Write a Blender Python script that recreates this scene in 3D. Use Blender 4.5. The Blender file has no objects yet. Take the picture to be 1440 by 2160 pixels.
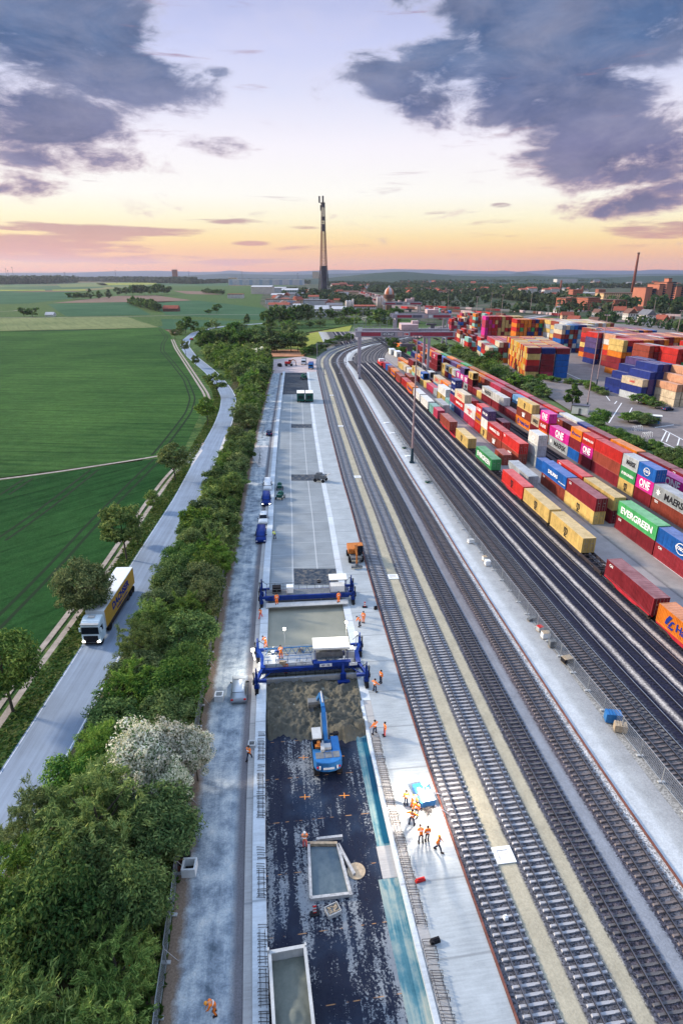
import bpy, bmesh, math, random
import numpy as np
from mathutils import Vector, Matrix
C = bpy.context.scene.collection
SC = bpy.context.scene
rad = math.radians
# ------------------------------------------------------------------ camera
FPX, H = 1250.0, 46.5                      # focal length in pixels of a 1440x2160 frame, drone height
PITCH = math.atan(0.4)
cam_d = bpy.data.cameras.new('camera'); cam = bpy.data.objects.new('camera', cam_d); C.objects.link(cam)
cam.location = (0, 0, H); cam.rotation_euler = (math.pi/2 - PITCH, 0, 0)
cam_d.sensor_fit = 'VERTICAL'; cam_d.sensor_height = 36; cam_d.lens = 36*FPX/2160
cam_d.clip_start = 1; cam_d.clip_end = 60000
SC.camera = cam; HAZE = True
SC.view_settings.view_transform = 'Standard'; SC.view_settings.look = 'None'
SC.view_settings.gamma = 1; SC.view_settings.exposure = 0.35
cy = SC.cycles
cy.max_bounces = 5; cy.diffuse_bounces = 2; cy.glossy_bounces = 2; cy.transparent_max_bounces = 6; cy.volume_bounces = 0

def G(u, v, z=0.0):                        # a point of the place, from where it is seen in the survey photo
    x, y = u-720, v-1080
    c, s = math.cos(PITCH), math.sin(PITCH)
    d = (x, FPX*c - y*s, -FPX*s - y*c)
    k = (z-H)/d[2]
    return Vector((d[0]*k, d[1]*k, z))
def zat(Y, v):                             # height at which something at distance Y shows at row v
    a = PITCH + math.atan((v-1080)/FPX)
    return H - Y*math.tan(a)

# ------------------------------------------------------------------ node helper
class NT:
    def __init__(s, nt): s.nt = nt; nt.nodes.clear()
    def n(s, t, ins=None, **pr):
        nd = s.nt.nodes.new(t)
        for k, v in pr.items(): setattr(nd, k, v)
        for k, v in (ins or {}).items(): s.put(nd.inputs[k], v)
        return nd
    def put(s, sock, v):
        if isinstance(v, bpy.types.NodeSocket): s.nt.links.new(v, sock)
        elif v is not None:
            if isinstance(v, (tuple, list)) and len(v) == 3 and len(getattr(sock, 'default_value', (0, 0, 0))) == 4: v = (*v, 1)
            sock.default_value = v
    def m(s, op, a, b=None, c=None, cl=False):
        nd = s.nt.nodes.new('ShaderNodeMath'); nd.operation = op; nd.use_clamp = cl
        for i, v in enumerate((a, b, c)):
            if v is not None: s.put(nd.inputs[i], v)
        return nd.outputs[0]
    def mix(s, f, a, b, bt='MIX'):
        nd = s.nt.nodes.new('ShaderNodeMix'); nd.data_type = 'RGBA'; nd.blend_type = bt
        s.put(nd.inputs[0], f); s.put(nd.inputs[6], a); s.put(nd.inputs[7], b)
        return nd.outputs[2]
    def noise(s, v, sc, det=3, ro=.5, di=0):
        return s.n('ShaderNodeTexNoise', {'Vector': v, 'Scale': sc, 'Detail': det, 'Roughness': ro, 'Distortion': di}).outputs[0]
    def vor(s, v, sc, out='Distance', feat='F1'):
        return s.n('ShaderNodeTexVoronoi', {'Vector': v, 'Scale': sc}, feature=feat).outputs[out]
    def mr(s, v, a, b, c=0, d=1, sm=False):
        return s.n('ShaderNodeMapRange', {'Value': v, 'From Min': a, 'From Max': b, 'To Min': c, 'To Max': d}, interpolation_type='SMOOTHSTEP' if sm else 'LINEAR').outputs[0]
    def ramp(s, f, stops, interp='LINEAR'):
        nd = s.n('ShaderNodeValToRGB', {'Fac': f}); cr = nd.color_ramp; cr.interpolation = interp
        while len(cr.elements) < len(stops): cr.elements.new(.5)
        for e, (p, c) in zip(cr.elements, stops): e.position = p; e.color = (*c, 1) if len(c) == 3 else c
        return nd.outputs[0]
    def xyz(s, v):
        return s.n('ShaderNodeSeparateXYZ', {0: v}).outputs
    def comb(s, x, y, z=0):
        return s.n('ShaderNodeCombineXYZ', {0: x, 1: y, 2: z}).outputs[0]
    def mapv(s, v, sc=(1, 1, 1), rot=(0, 0, 0), loc=(0, 0, 0)):
        return s.n('ShaderNodeMapping', {'Vector': v, 'Scale': sc, 'Rotation': rot, 'Location': loc}).outputs[0]

def lin(c):                                # 0-255 screen colour to linear
    return tuple((x/255/12.92 if x <= 10 else ((x/255+.055)/1.055)**2.4) for x in c)

# ------------------------------------------------------------------ world: dusk sky with clouds
SUN_EL, SUN_AZ = 24.0, -70.0               # low sun, ahead of the camera on the field side
W = bpy.data.worlds.new('World'); SC.world = W; W.use_nodes = True
w = NT(W.node_tree)
gen = w.n('ShaderNodeTexCoord').outputs['Generated']
dx, dy, dz = w.xyz(gen)[0], w.xyz(gen)[1], w.xyz(gen)[2]
az = w.m('ARCTAN2', dx, dy)
el = w.m('ARCSINE', w.m('MINIMUM', w.m('MAXIMUM', dz, -1), 1))
def azel(u, v):
    x, y = u-720, v-1080
    c, s = math.cos(PITCH), math.sin(PITCH)
    d = Vector((x, FPX*c - y*s, -FPX*s - y*c)).normalized()
    return math.atan2(d.x, d.y), math.asin(d.z)
EL = lambda v: azel(720, v)[1]
rows = [(584, (244, 140, 92)), (565, (250, 162, 100)), (540, (253, 186, 120)), (505, (254, 221, 150)), (465, (252, 242, 204)), (415, (250, 247, 238)),
        (310, (241, 237, 245)), (200, (214, 217, 241)), (90, (194, 200, 236)), (0, (176, 184, 224))]
top = 1.5708
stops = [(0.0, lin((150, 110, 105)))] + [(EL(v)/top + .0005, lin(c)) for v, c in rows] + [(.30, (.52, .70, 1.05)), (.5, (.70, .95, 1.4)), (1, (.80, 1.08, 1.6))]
grad = w.ramp(w.m('DIVIDE', el, top), stops)
# clouds in direction space (azimuth, elevation)
wob = w.noise(w.comb(w.m('MULTIPLY', az, 5), w.m('MULTIPLY', el, 11), 0), 1.0, 4, .6)
cv = w.comb(w.m('MULTIPLY', az, 6.0), w.m('MULTIPLY', el, 15.0), 3.7)
n1 = w.noise(cv, 1.25, 9, .64, .35)
n2 = w.noise(w.comb(w.m('MULTIPLY', az, 5.0), w.m('MULTIPLY', el, 46.0), 9.1), 1.3, 7, .6, .2)
n3 = w.noise(w.comb(w.m('MULTIPLY', az, 9.0), w.m('MULTIPLY', el, 22.0), 1.3), 2.2, 6, .6, .4)
def blob(u, v, ru, rv, rot=0, amp=1):
    a0, e0 = azel(u, v); a1, e1 = azel(u+ru, v); a2, e2 = azel(u, v-rv)
    ra = math.hypot(a1-a0, e1-e0)+1e-4; re = math.hypot(a2-a0, e2-e0)+1e-4
    X = w.m('SUBTRACT', az, a0); Y = w.m('SUBTRACT', el, e0)
    c, s = math.cos(rad(rot)), math.sin(rad(rot))
    X2 = w.m('DIVIDE', w.m('ADD', w.m('MULTIPLY', X, c), w.m('MULTIPLY', Y, s)), ra)
    Y2 = w.m('DIVIDE', w.m('SUBTRACT', w.m('MULTIPLY', Y, c), w.m('MULTIPLY', X, s)), re)
    d = w.m('SQRT', w.m('ADD', w.m('MULTIPLY', X2, X2), w.m('MULTIPLY', Y2, Y2)))
    return w.mr(d, 0.45, 1.45, amp, -.45*amp)
def vmax(*l):
    o = l[0]
    for x in l[1:]: o = w.m('MAXIMUM', o, x)
    return o
big = vmax(blob(1210, 40, 430, 200, 0, 1.25), blob(1150, 190, 330, 125, -8, 1.15), blob(1290, 310, 270, 110, -12, 1.1), blob(1330, 425, 240, 44, 12, .9), blob(860, 190, 150, 70, -20, .95), blob(960, 130, 160, 90, 0, 1.0),
           blob(100, 50, 290, 150, 0, 1.2), blob(230, 150, 230, 85, -6, 1.15), blob(60, 250, 280, 100, 0, 1.0), blob(150, 325, 220, 48, 0, .9), blob(450, 312, 140, 24, 0, .55), blob(20, 390, 130, 36, 0, .7), blob(455, 152, 45, 14, 0, .5), blob(860, 5, 60, 22, 0, .45))
dens = w.m('ADD', big, w.m('MULTIPLY', w.m('SUBTRACT', n1, .5), 2.9))
dens = w.m('ADD', dens, w.m('MULTIPLY', w.m('SUBTRACT', n3, .5), 1.3))
dm = w.mr(dens, .10, .74, 0, 1, True)
edge = w.mix(w.mr(el, EL(470), EL(180)), (.62, .38, .36), (.47, .49, .66))
core = w.mix(w.mr(el, EL(430), EL(120)), lin((74, 74, 122)), lin((42, 74, 120)))
var = w.mr(w.noise(w.comb(w.m('MULTIPLY', az, 4), w.m('MULTIPLY', el, 9), 5), 2.2, 5, .6), .3, .75)
core = w.mix(var, core, w.mix(w.mr(el, EL(430), EL(120)), lin((118, 104, 148)), lin((76, 108, 154))))
ccol = w.mix(w.mr(dens, .30, 1.0, 0, 1, True), edge, core)
sky = w.mix(w.m('MULTIPLY', dm, .95), grad, ccol)
# high thin veil and sunset streaks near the horizon
st = vmax(blob(120, 512, 260, 26, 0, .9), blob(330, 548, 330, 12, 0, .7), blob(60, 480, 160, 12, 0, .7), blob(300, 488, 240, 14, 0, .6), blob(1420, 485, 190, 34, 0, .55), blob(1250, 520, 260, 12, 0, .35), blob(420, 467, 130, 8, 0, .5), blob(1057, 432, 34, 8, 0, .62), blob(640, 480, 44, 6, 0, .5), blob(530, 514, 40, 6, 0, .55))
sd = w.mr(w.m('ADD', st, w.m('MULTIPLY', w.m('SUBTRACT', n2, .5), 3.4)), .20, .80, 0, 1, True)
sky = w.mix(w.m('MULTIPLY', sd, .78), sky, w.mix(w.mr(el, EL(560), EL(440)), lin((222, 138, 128)), lin((150, 108, 128))))
veil = w.mr(n1, .42, .75, 0, .20)
sky = w.mix(w.m('MULTIPLY', veil, w.mr(el, EL(540), EL(330))), sky, (.86, .78, .86))
# the sky behind the camera (east) is darker, the sunset side stays bright
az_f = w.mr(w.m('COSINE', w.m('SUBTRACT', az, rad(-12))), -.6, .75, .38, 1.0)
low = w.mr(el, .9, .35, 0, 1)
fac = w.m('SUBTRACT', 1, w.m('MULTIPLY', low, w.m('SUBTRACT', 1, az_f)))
nish = w.n('ShaderNodeTexSky', {'Vector': gen}, sky_type='NISHITA', sun_disc=False, sun_elevation=rad(SUN_EL), sun_rotation=rad(SUN_AZ), air_density=1.2, dust_density=2.0)
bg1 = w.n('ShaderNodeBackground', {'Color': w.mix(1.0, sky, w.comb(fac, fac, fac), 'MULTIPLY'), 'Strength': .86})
bg2 = w.n('ShaderNodeBackground', {'Color': nish.outputs[0], 'Strength': w.mr(el, .36, .7, 0.0, .05)})
out = w.n('ShaderNodeOutputWorld')
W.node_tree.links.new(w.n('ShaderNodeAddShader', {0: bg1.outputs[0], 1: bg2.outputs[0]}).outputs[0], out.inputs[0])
# ------------------------------------------------------------------ sun
sun_d = bpy.data.lights.new('sun', 'SUN'); sun = bpy.data.objects.new('sun', sun_d); C.objects.link(sun)
sun_d.energy = 4.6; sun_d.angle = rad(6); sun_d.color = (1.0, .86, .68)
sdir = Vector((math.sin(rad(SUN_AZ))*math.cos(rad(SUN_EL)), math.cos(rad(SUN_AZ))*math.cos(rad(SUN_EL)), math.sin(rad(SUN_EL))))
sun.rotation_euler = (-sdir).to_track_quat('-Z', 'Y').to_euler()
sun.location = (-60, 40, 120)

# ------------------------------------------------------------------ materials
MATS = {}
def std(name, build, rough=.75, metal=0, spec=.1):
    if name in MATS: return MATS[name]
    m = bpy.data.materials.new(name); m.use_nodes = True; t = NT(m.node_tree)
    tc = t.n('ShaderNodeTexCoord')
    b = t.n('ShaderNodeBsdfPrincipled', {'Roughness': rough, 'Metallic': metal, 'Specular IOR Level': spec})
    o = t.n('ShaderNodeOutputMaterial'); m.node_tree.links.new(b.outputs[0], o.inputs[0])
    r = build(t, tc, b)
    if r is not None: t.put(b.inputs['Base Color'], r)
    MATS[name] = m; return m
def bump(t, b, h, st=.3, d=.05):
    t.put(b.inputs['Normal'], t.n('ShaderNodeBump', {'Height': h, 'Strength': st, 'Distance': d}).outputs[0])
def flat(name, col, rough=.6, metal=0, var=.22, sc=1.5, emit=0):
    def f(t, tc, b):
        v = tc.outputs['Object']
        n = t.noise(v, sc, 6, .65); n2 = t.noise(t.mapv(v, (7, 7, .7)), sc*1.3, 4, .6)
        k = t.m('MULTIPLY', t.m('ADD', t.mr(n, .3, .7, 1-var, 1+var*.6), t.mr(n2, .35, .7, -var*.35, var*.35)), 1)
        if emit:
            t.put(b.inputs['Emission Color'], (*col, 1)); t.put(b.inputs['Emission Strength'], emit)
        return t.mix(1.0, (*col, 1), t.comb(k, k, k), 'MULTIPLY')
    return std(name, f, rough, metal)

# ------------------------------------------------------------------ mesh builder
class MB:
    def __init__(s): s.v = []; s.f = []; s.mi = []; s.m = 0; s.X = None
    def _p(s, p):
        p = Vector(p)
        return tuple(s.X @ p) if s.X is not None else tuple(p)
    def add(s, vs, fs):
        o = len(s.v); s.v += [s._p(p) for p in vs]
        for f in fs: s.f.append([i+o for i in f]); s.mi.append(s.m)
        return s
    def box(s, c, d, rz=0, rx=0, ry=0, taper=1):
        x, y, z = d[0]/2, d[1]/2, d[2]/2
        R = Matrix.Rotation(rz, 3, 'Z') @ Matrix.Rotation(ry, 3, 'Y') @ Matrix.Rotation(rx, 3, 'X')
        vs = [Vector(c) + R @ Vector((sx*x*(taper if sz > 0 else 1), sy*y*(taper if sz > 0 else 1), sz*z)) for sz in (-1, 1) for sx, sy in ((-1, -1), (1, -1), (1, 1), (-1, 1))]
        return s.add(vs, [(3, 2, 1, 0), (4, 5, 6, 7), (0, 1, 5, 4), (1, 2, 6, 5), (2, 3, 7, 6), (3, 0, 4, 7)])
    def b2(s, a, b):                         # box from two corners
        return s.box([(a[i]+b[i])/2 for i in range(3)], [abs(b[i]-a[i]) for i in range(3)])
    def tube(s, p0, p1, r0, r1=None, n=6, caps=True):
        r1 = r0 if r1 is None else r1
        p0, p1 = Vector(p0), Vector(p1); d = (p1-p0)
        if d.length < 1e-6: return s
        q = d.to_track_quat('Z', 'Y')
        vs = []
        for p, r in ((p0, r0), (p1, r1)):
            for i in range(n):
                a = 2*math.pi*(i+.5)/n
                vs.append(p + q @ Vector((math.cos(a)*r, math.sin(a)*r, 0)))
        fs = [(i, (i+1) % n, n+(i+1) % n, n+i) for i in range(n)]
        if caps: fs += [tuple(range(n-1, -1, -1)), tuple(range(n, 2*n))]
        return s.add(vs, fs)
    def bar(s, p0, p1, wd, ht):              # rectangular bar between two points
        p0, p1 = Vector(p0), Vector(p1); d = p1-p0; q = d.to_track_quat('Y', 'Z')
        vs = [p + q @ Vector((sx*wd/2, 0, sz*ht/2)) for p in (p0, p1) for sx, sz in ((-1, -1), (1, -1), (1, 1), (-1, 1))]
        return s.add(vs, [(0, 1, 2, 3), (7, 6, 5, 4), (1, 0, 4, 5), (2, 1, 5, 6), (3, 2, 6, 7), (0, 3, 7, 4)])
    def lathe(s, c, prof, n=12):
        c = Vector(c); vs = []
        for r, z in prof:
            for i in range(n):
                a = 2*math.pi*i/n; vs.append(c+Vector((r*math.cos(a), r*math.sin(a), z)))
        fs = []
        for k in range(len(prof)-1):
            for i in range(n): fs.append((k*n+i, k*n+(i+1) % n, (k+1)*n+(i+1) % n, (k+1)*n+i))
        fs += [tuple(range(n-1, -1, -1)), tuple((len(prof)-1)*n+i for i in range(n))]
        return s.add(vs, fs)
    def prism(s, poly, z0, z1):
        n = len(poly); vs = [(p[0], p[1], z0) for p in poly]+[(p[0], p[1], z1) for p in poly]
        return s.add(vs, [tuple(range(n-1, -1, -1)), tuple(range(n, 2*n))]+[(i, (i+1) % n, n+(i+1) % n, n+i) for i in range(n)])
    def side(s, prof, x0, x1):               # outline in (y,z) extruded along x
        n = len(prof); vs = [(x0, p[0], p[1]) for p in prof]+[(x1, p[0], p[1]) for p in prof]
        return s.add(vs, [tuple(range(n)), tuple(range(2*n-1, n-1, -1))]+[((i+1) % n, i, n+i, n+(i+1) % n) for i in range(n)])
    def mesh(s, name, mats=()):
        me = bpy.data.meshes.new(name); me.from_pydata(s.v, [], s.f)
        for m in mats: me.materials.append(m)
        if len(mats) > 1: me.polygons.foreach_set('material_index', [min(i, len(mats)-1) for i in s.mi])
        me.update(); return me
    def build(s, name, mats=(), parent=None, loc=(0, 0, 0), rz=0, bevel=0):
        if not isinstance(mats, (list, tuple)): mats = [mats]
        o = bpy.data.objects.new(name, s.mesh(name, mats)); C.objects.link(o)
        o.location = loc; o.rotation_euler = (0, 0, rz)
        if parent is not None: o.parent = parent
        if bevel:
            bm = bmesh.new(); bm.from_mesh(o.data)
            bmesh.ops.bevel(bm, geom=[e for e in bm.edges if len(e.link_faces) == 2 and e.calc_face_angle(0) > .5], offset=bevel, segments=2, affect='EDGES', clamp_overlap=True)
            bm.to_mesh(o.data); bm.free()
        return o
def smooth(o):
    o.data.polygons.foreach_set('use_smooth', [True]*len(o.data.polygons)); return o
def tag(o, label=None, cat=None, group=None, kind=None):
    if label: o['label'] = label
    if cat: o['category'] = cat
    if group: o['group'] = group
    if kind: o['kind'] = kind
    return o
def empty(name, loc=(0, 0, 0), rz=0, label=None, cat=None, group=None):
    o = bpy.data.objects.new(name, None); C.objects.link(o); o.location = loc; o.rotation_euler = (0, 0, rz); o.empty_display_size = .5
    return tag(o, label, cat, group)
def mesh_obj(name, me, parent=None, loc=(0, 0, 0), rz=0):
    o = bpy.data.objects.new(name, me); C.objects.link(o); o.location = loc; o.rotation_euler = (0, 0, rz)
    if parent is not None: o.parent = parent
    return o
def copy_tree(o, parent=None):
    c = o.copy(); C.objects.link(c)
    if parent is not None: c.parent = parent
    for ch in o.children: copy_tree(ch, c)
    return c
TXT = {}
def text_mesh(s, size=1.0, bold=.02, ext=.012, sx=1.0, shear=0):
    k = (s, size, bold, ext, sx, shear)
    if k not in TXT:
        cu = bpy.data.curves.new('lettering', 'FONT'); cu.body = s; cu.size = size; cu.offset = bold*size; cu.extrude = ext; cu.shear = shear
        cu.align_x = 'CENTER'; cu.align_y = 'CENTER'; cu.resolution_u = 3
        t = bpy.data.objects.new('tmp', cu); C.objects.link(t)
        bpy.context.view_layer.update()
        me = bpy.data.meshes.new_from_object(t.evaluated_get(bpy.context.evaluated_depsgraph_get()))
        bpy.data.objects.remove(t); bpy.data.curves.remove(cu)
        if sx != 1: me.transform(Matrix.Scale(sx, 4, (1, 0, 0)))
        me.name = 'lettering'; TXT[k] = me
    return TXT[k]
# ------------------------------------------------------------------ the two survey curves everything runs along
def curve(px, extra=()):
    a = [G(*p)[:2] for p in px]+[tuple(e) for e in extra]
    a.sort(key=lambda p: p[1]); return np.array(a)
def resample(a, step=6.0):                 # smooth a polyline (x as a function of arc length)
    a = np.array(a, float); d = np.r_[0, np.cumsum(np.hypot(*np.diff(a, axis=0).T))]
    s = np.arange(0, d[-1], step); q = np.c_[np.interp(s, d, a[:, 0]), np.interp(s, d, a[:, 1])]
    for _ in range(3): q[1:-1] = (q[:-2]+2*q[1:-1]+q[2:])/4
    return q
Rpx = [(1089, 2160), (947, 1760), (900, 1620), (832, 1400), (776, 1213), (742, 1082), (721, 1012), (692, 896), (668, 783)]
Rfar = [(663, 768), (665, 757), (681, 742), (711, 730.5), (750, 721.5), (785, 714.5), (808, 710.5)]
RC = resample([(16.5, -10), (15.2, 0)]+[tuple(G(*p)[:2]) for p in Rpx]+[tuple(G(*p)[:2]) for p in Rfar]+[(130, 640), (330, 900), (620, 1260)], 5)
Fpx = [(1500, 1697), (1430, 1620), (1287, 1457), (1202, 1357), (1100, 1232), (1022, 1135), (963, 1060), (873, 943), (832, 885), (786, 821), (760, 787), (750, 766)]
FC = resample([(39.5, 5), (36.6, 28)]+[tuple(G(*p)[:2]) for p in Fpx]+[(8.5, 372), (12, 400), (22, 440), (48, 500), (95, 580), (160, 670), (350, 900), (640, 1250)], 5)
# straight-on rows of boxes keep to the line of the track up to the gantry and then run straight on
FS = resample([(39.5, 5), (36.6, 28)]+[tuple(G(*p)[:2]) for p in Fpx[:-1]]+[(5.5, 345), (-1, 420), (-12, 560)], 5)
def onc(cv, off, Y, z=0.0):
    return Vector((float(np.interp(Y, cv[:, 1], cv[:, 0]))+off, Y, z))
def ang(cv, Y):
    a, b = onc(cv, 0, Y-6), onc(cv, 0, Y+6)
    return -math.atan2(b.x-a.x, 12.0)
def R_(off, Y, z=0.0): return onc(RC, off, Y, z)
def F_(off, Y, z=0.0): return onc(FS, off, Y, z)
def offs(cv, off):                         # true parallel of a curve
    t = np.gradient(cv, axis=0); t /= np.hypot(t[:, 0], t[:, 1])[:, None]
    return cv + np.c_[t[:, 1], -t[:, 0]]*off
def dist(q): return np.r_[0, np.cumsum(np.hypot(*np.diff(q, axis=0).T))]
def ribbon(name, cv, us, z, mats, y0=-1e9, y1=1e9, kind='structure', parent=None, zf=None, sub=1):
    """strips between offsets us along a curve, UV = (offset, distance) in metres"""
    P = [offs(cv, u) for u in us]; dd = dist(cv)
    idx = [i for i in range(len(cv)) if y0 <= cv[i, 1] <= y1]
    if not idx:
        j = next(i for i in range(len(cv)) if cv[i, 1] > y1); idx = [j-1, j]
    else:
        if idx[0] > 0: idx = [idx[0]-1]+idx
        if idx[-1] < len(cv)-1: idx.append(idx[-1]+1)
    vs = []; uv = []
    for i in idx:
        for k, u in enumerate(us):
            x, y = P[k][i]
            if i == idx[0] and y0 > -1e8: t = (y0-cv[i, 1])/(cv[i+1, 1]-cv[i, 1]); x, y = P[k][i]*(1-t)+P[k][i+1]*t
            if i == idx[-1] and y1 < 1e8: t = (y1-cv[i-1, 1])/(cv[i, 1]-cv[i-1, 1]); x, y = P[k][i-1]*(1-t)+P[k][i]*t
            zz = z if zf is None else zf(k, u, dd[i])
            vs.append((x, y, zz)); uv.append((u, dd[i]))
    n = len(us); fs = []
    for r in range(len(idx)-1):
        for k in range(n-1): fs.append((r*n+k, r*n+k+1, (r+1)*n+k+1, (r+1)*n+k))
    me = bpy.data.meshes.new(name); me.from_pydata(vs, [], fs)
    l = me.uv_layers.new(name='UVMap'); li = np.zeros(len(me.loops), int); me.loops.foreach_get('vertex_index', li)
    l.data.foreach_set('uv', np.array(uv)[li].ravel())
    for m in (mats if isinstance(mats, (list, tuple)) else [mats]): me.materials.append(m)
    o = bpy.data.objects.new(name, me); C.objects.link(o)
    if parent is not None: o.parent = parent
    if kind: o['kind'] = kind
    return o
def poly(name, pts, z, mat, kind='structure', px=True):
    b = MB(); P = [(*G(*p)[:2], z) if px else (p[0], p[1], z) for p in pts]
    me = bpy.data.meshes.new(name); bm = bmesh.new()
    vs = [bm.verts.new(p) for p in P]; f = bm.faces.new(vs)
    if f.normal.z == 0: bm.normal_update()
    if f.normal.z < 0: f.normal_flip()
    bmesh.ops.triangulate(bm, faces=bm.faces); bm.to_mesh(me); bm.free(); me.materials.append(mat)
    o = bpy.data.objects.new(name, me); C.objects.link(o)
    if kind: o['kind'] = kind
    return o
def strip(name, px, w, z, mat, kind='structure', step=5, raw=False):
    q = resample([tuple(p) if raw else tuple(G(*p)[:2]) for p in px], step)
    return ribbon(name, q, (-w/2, w/2), z, mat, kind=kind)

# ------------------------------------------------------------------ ground materials
def g_country(t, tc, b):
    v = tc.outputs['Object']
    c = t.n('ShaderNodeTexVoronoi', {'Vector': t.mapv(v, (.0052, .0026, 1)), 'Scale': 1.0, 'Randomness': .8}, distance='CHEBYCHEV').outputs['Color']
    r = t.xyz(c)[0]
    col = t.ramp(r, [(0, (.055, .115, .05)), (.22, (.035, .085, .04)), (.4, (.09, .14, .055)), (.55, (.05, .10, .045)), (.66, (.19, .17, .07)), (.74, (.15, .095, .06)), (.82, (.04, .10, .05)), (1, (.11, .15, .06))], 'CONSTANT')
    k = t.mr(t.noise(v, .02, 8, .65), .3, .7, .75, 1.2)
    return t.mix(1, col, t.comb(k, k, k), 'MULTIPLY')
def g_grass(t, tc, b):
    v = tc.outputs['Object']
    n = t.noise(v, .35, 8, .72); n2 = t.noise(v, 3.5, 4, .6)
    c = t.ramp(n, [(.3, (.012, .035, .010)), (.45, (.030, .075, .018)), (.56, (.07, .12, .03)), (.66, (.15, .17, .055)), (.78, (.26, .23, .11))])
    bump(t, b, n2, .6, .2); k = t.mr(n2, .3, .7, .7, 1.25)
    return t.mix(1, c, t.comb(k, k, k), 'MULTIPLY')
def crop(name, c1, c2, rot, sc=1.0, streak=.35):
    def f(t, tc, b):
        v = tc.outputs['Object']
        u = t.mapv(v, (1, 1, 1), (0, 0, rad(rot)))
        st = t.noise(t.mapv(u, (.03, .55*sc, 1)), 1, 6, .6); n = t.noise(v, .012, 5, .6); n2 = t.noise(v, 2.0, 5, .75)
        f1 = t.m('ADD', t.m('MULTIPLY', t.m('SUBTRACT', st, .5), streak*5.5), t.m('MULTIPLY', t.m('SUBTRACT', n, .5), 2.4))
        c = t.mix(t.m('ADD', f1, .5, cl=True), (*c1, 1), (*c2, 1))
        # drill tracks of the sprayer every 18 m
        y = t.xyz(u)[1]; fr = t.m('ABSOLUTE', t.m('SUBTRACT', t.m('FRACT', t.m('DIVIDE', t.m('ADD', y, t.m('MULTIPLY', n, 6)), 9.0)), .5))
        line = t.mr(fr, .02, .05, 1, 0)
        c = t.mix(t.m('MULTIPLY', line, t.m('MULTIPLY', .55, t.mr(t.noise(v, .05, 2), .35, .6))), c, tuple(x*.42 for x in c1))
        bump(t, b, n2, .8, .25); k = t.m('MULTIPLY', t.mr(n2, .25, .75, .62, 1.38), t.mr(t.noise(v, .35, 4, .6), .3, .7, .82, 1.16))
        return t.mix(1, c, t.comb(k, k, k), 'MULTIPLY')
    return std(name, f, .9, 0, .02)
M_country = std('country', g_country, .95)
M_grass = std('verge', g_grass, .95)
M_f1 = crop('crop_upper', (.018, .056, .017), (.058, .125, .032), 5, .8)
M_f1b = crop('crop_far', (.035, .085, .045), (.060, .125, .065), 4, .5)
M_f2 = crop('crop_lower', (.009, .042, .012), (.028, .085, .023), -50, 1.0)
M_f3 = crop('crop_pale', (.13, .16, .07), (.20, .22, .10), 60, .3)
M_f4 = crop('crop_barley', (.22, .24, .05), (.30, .31, .075), 10, .4)
M_soil = flat('ploughed_soil', (.19, .125, .095), .95, 0, .3, .05)
M_track = flat('dirt_track', (.36, .31, .27), .95, 0, .35, .8)
def asphalt(name, c, crack=True):
    def f(t, tc, b):
        uv = tc.outputs['UV']; v = tc.outputs['Object']
        u = t.xyz(uv)[0]
        n = t.noise(v, .25, 6, .6); n2 = t.noise(v, 14, 3, .7)
        st = t.noise(t.mapv(uv, (1.3, .03, 1)), 1.6, 5, .6)
        k = t.m('ADD', t.mr(n, .3, .7, .86, 1.12), t.mr(st, .35, .7, -.16, .16)); k = t.m('ADD', k, t.mr(n2, .3, .7, -.08, .08))
        c2 = t.mix(1, (*c, 1), t.comb(k, k, k), 'MULTIPLY')
        ln = t.mr(t.m('ABSOLUTE', t.m('SUBTRACT', t.m('ADD', u, t.mr(t.noise(t.mapv(uv, (0, .2, 1)), 1, 4), .3, .7, -.12, .12)), -.5)), .02, .06, .6, 0)
        return t.mix(ln, c2, (.07, .08, .10))
    return std(name, f, .62, 0, .4)
M_road = asphalt('road_asphalt', (.19, .24, .315))  # the blue is sky reflection put into the asphalt colour
M_lot = flat('yard_asphalt', (.20, .175, .17), .85, 0, .25, .15)
M_white = flat('road_paint', (.75, .75, .75), .7, 0, .2, 2)
M_driveway = flat('pale_gravel', (.55, .52, .5), .9, 0, .2, 1)

# ------------------------------------------------------------------ country
b = MB(); b.add([(-14000, -200, -.6), (14000, -200, -.6), (14000, 26000, -.6), (-14000, 26000, -.6)], [(0, 1, 2, 3)]); tag(b.build('ground', M_country), kind='structure')
poly('far_grass', [(-700, 760), (-200, 610), (1700, 612), (2600, 1000), (2600, 2600), (-900, 3000)], -.30, M_grass, px=False)
lower = [(-60, 1008), (0, 1013), (170, 990), (330, 967), (392, 985), (352, 1004), (302, 1066), (222, 1188), (130, 1310), (66, 1386), (-40, 1500), (-260, 1500)]
upper = [(-200, 699), (0, 699), (150, 697), (250, 694), (338, 690), (357, 700), (368, 722), (388, 752), (412, 790), (432, 828), (427, 862), (402, 918), (386, 950), (330, 962), (170, 985), (0, 1007), (-200, 1030)]
poly('lower_field', lower, -.05, M_f2)
poly('upper_field', upper, -.08, M_f1)
def midfield(n, pts, m, z=-.12): return poly(n, pts, z, m)
midfield('pale_field', [(-60, 671), (268, 668), (300, 679), (337, 690), (245, 693), (0, 698), (-60, 698)], M_f3)
midfield('green_field', [(100, 641), (272, 637), (318, 664), (140, 667)], M_f1b)
midfield('ploughed_field', [(112, 639), (250, 624), (330, 623), (404, 633), (340, 638), (270, 637)], M_soil)
midfield('brown_strip', [(365, 613), (440, 615), (470, 622), (395, 620)], M_soil)
midfield('stubble_strip', [(120, 600), (220, 597), (235, 604), (130, 606)], M_f3)
midfield('yellow_strip', [(-40, 611), (95, 611), (96, 613), (-40, 614)], M_f4)
midfield('yellow_strip', [(110, 611), (180, 610), (182, 613), (112, 613)], M_f4)
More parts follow.
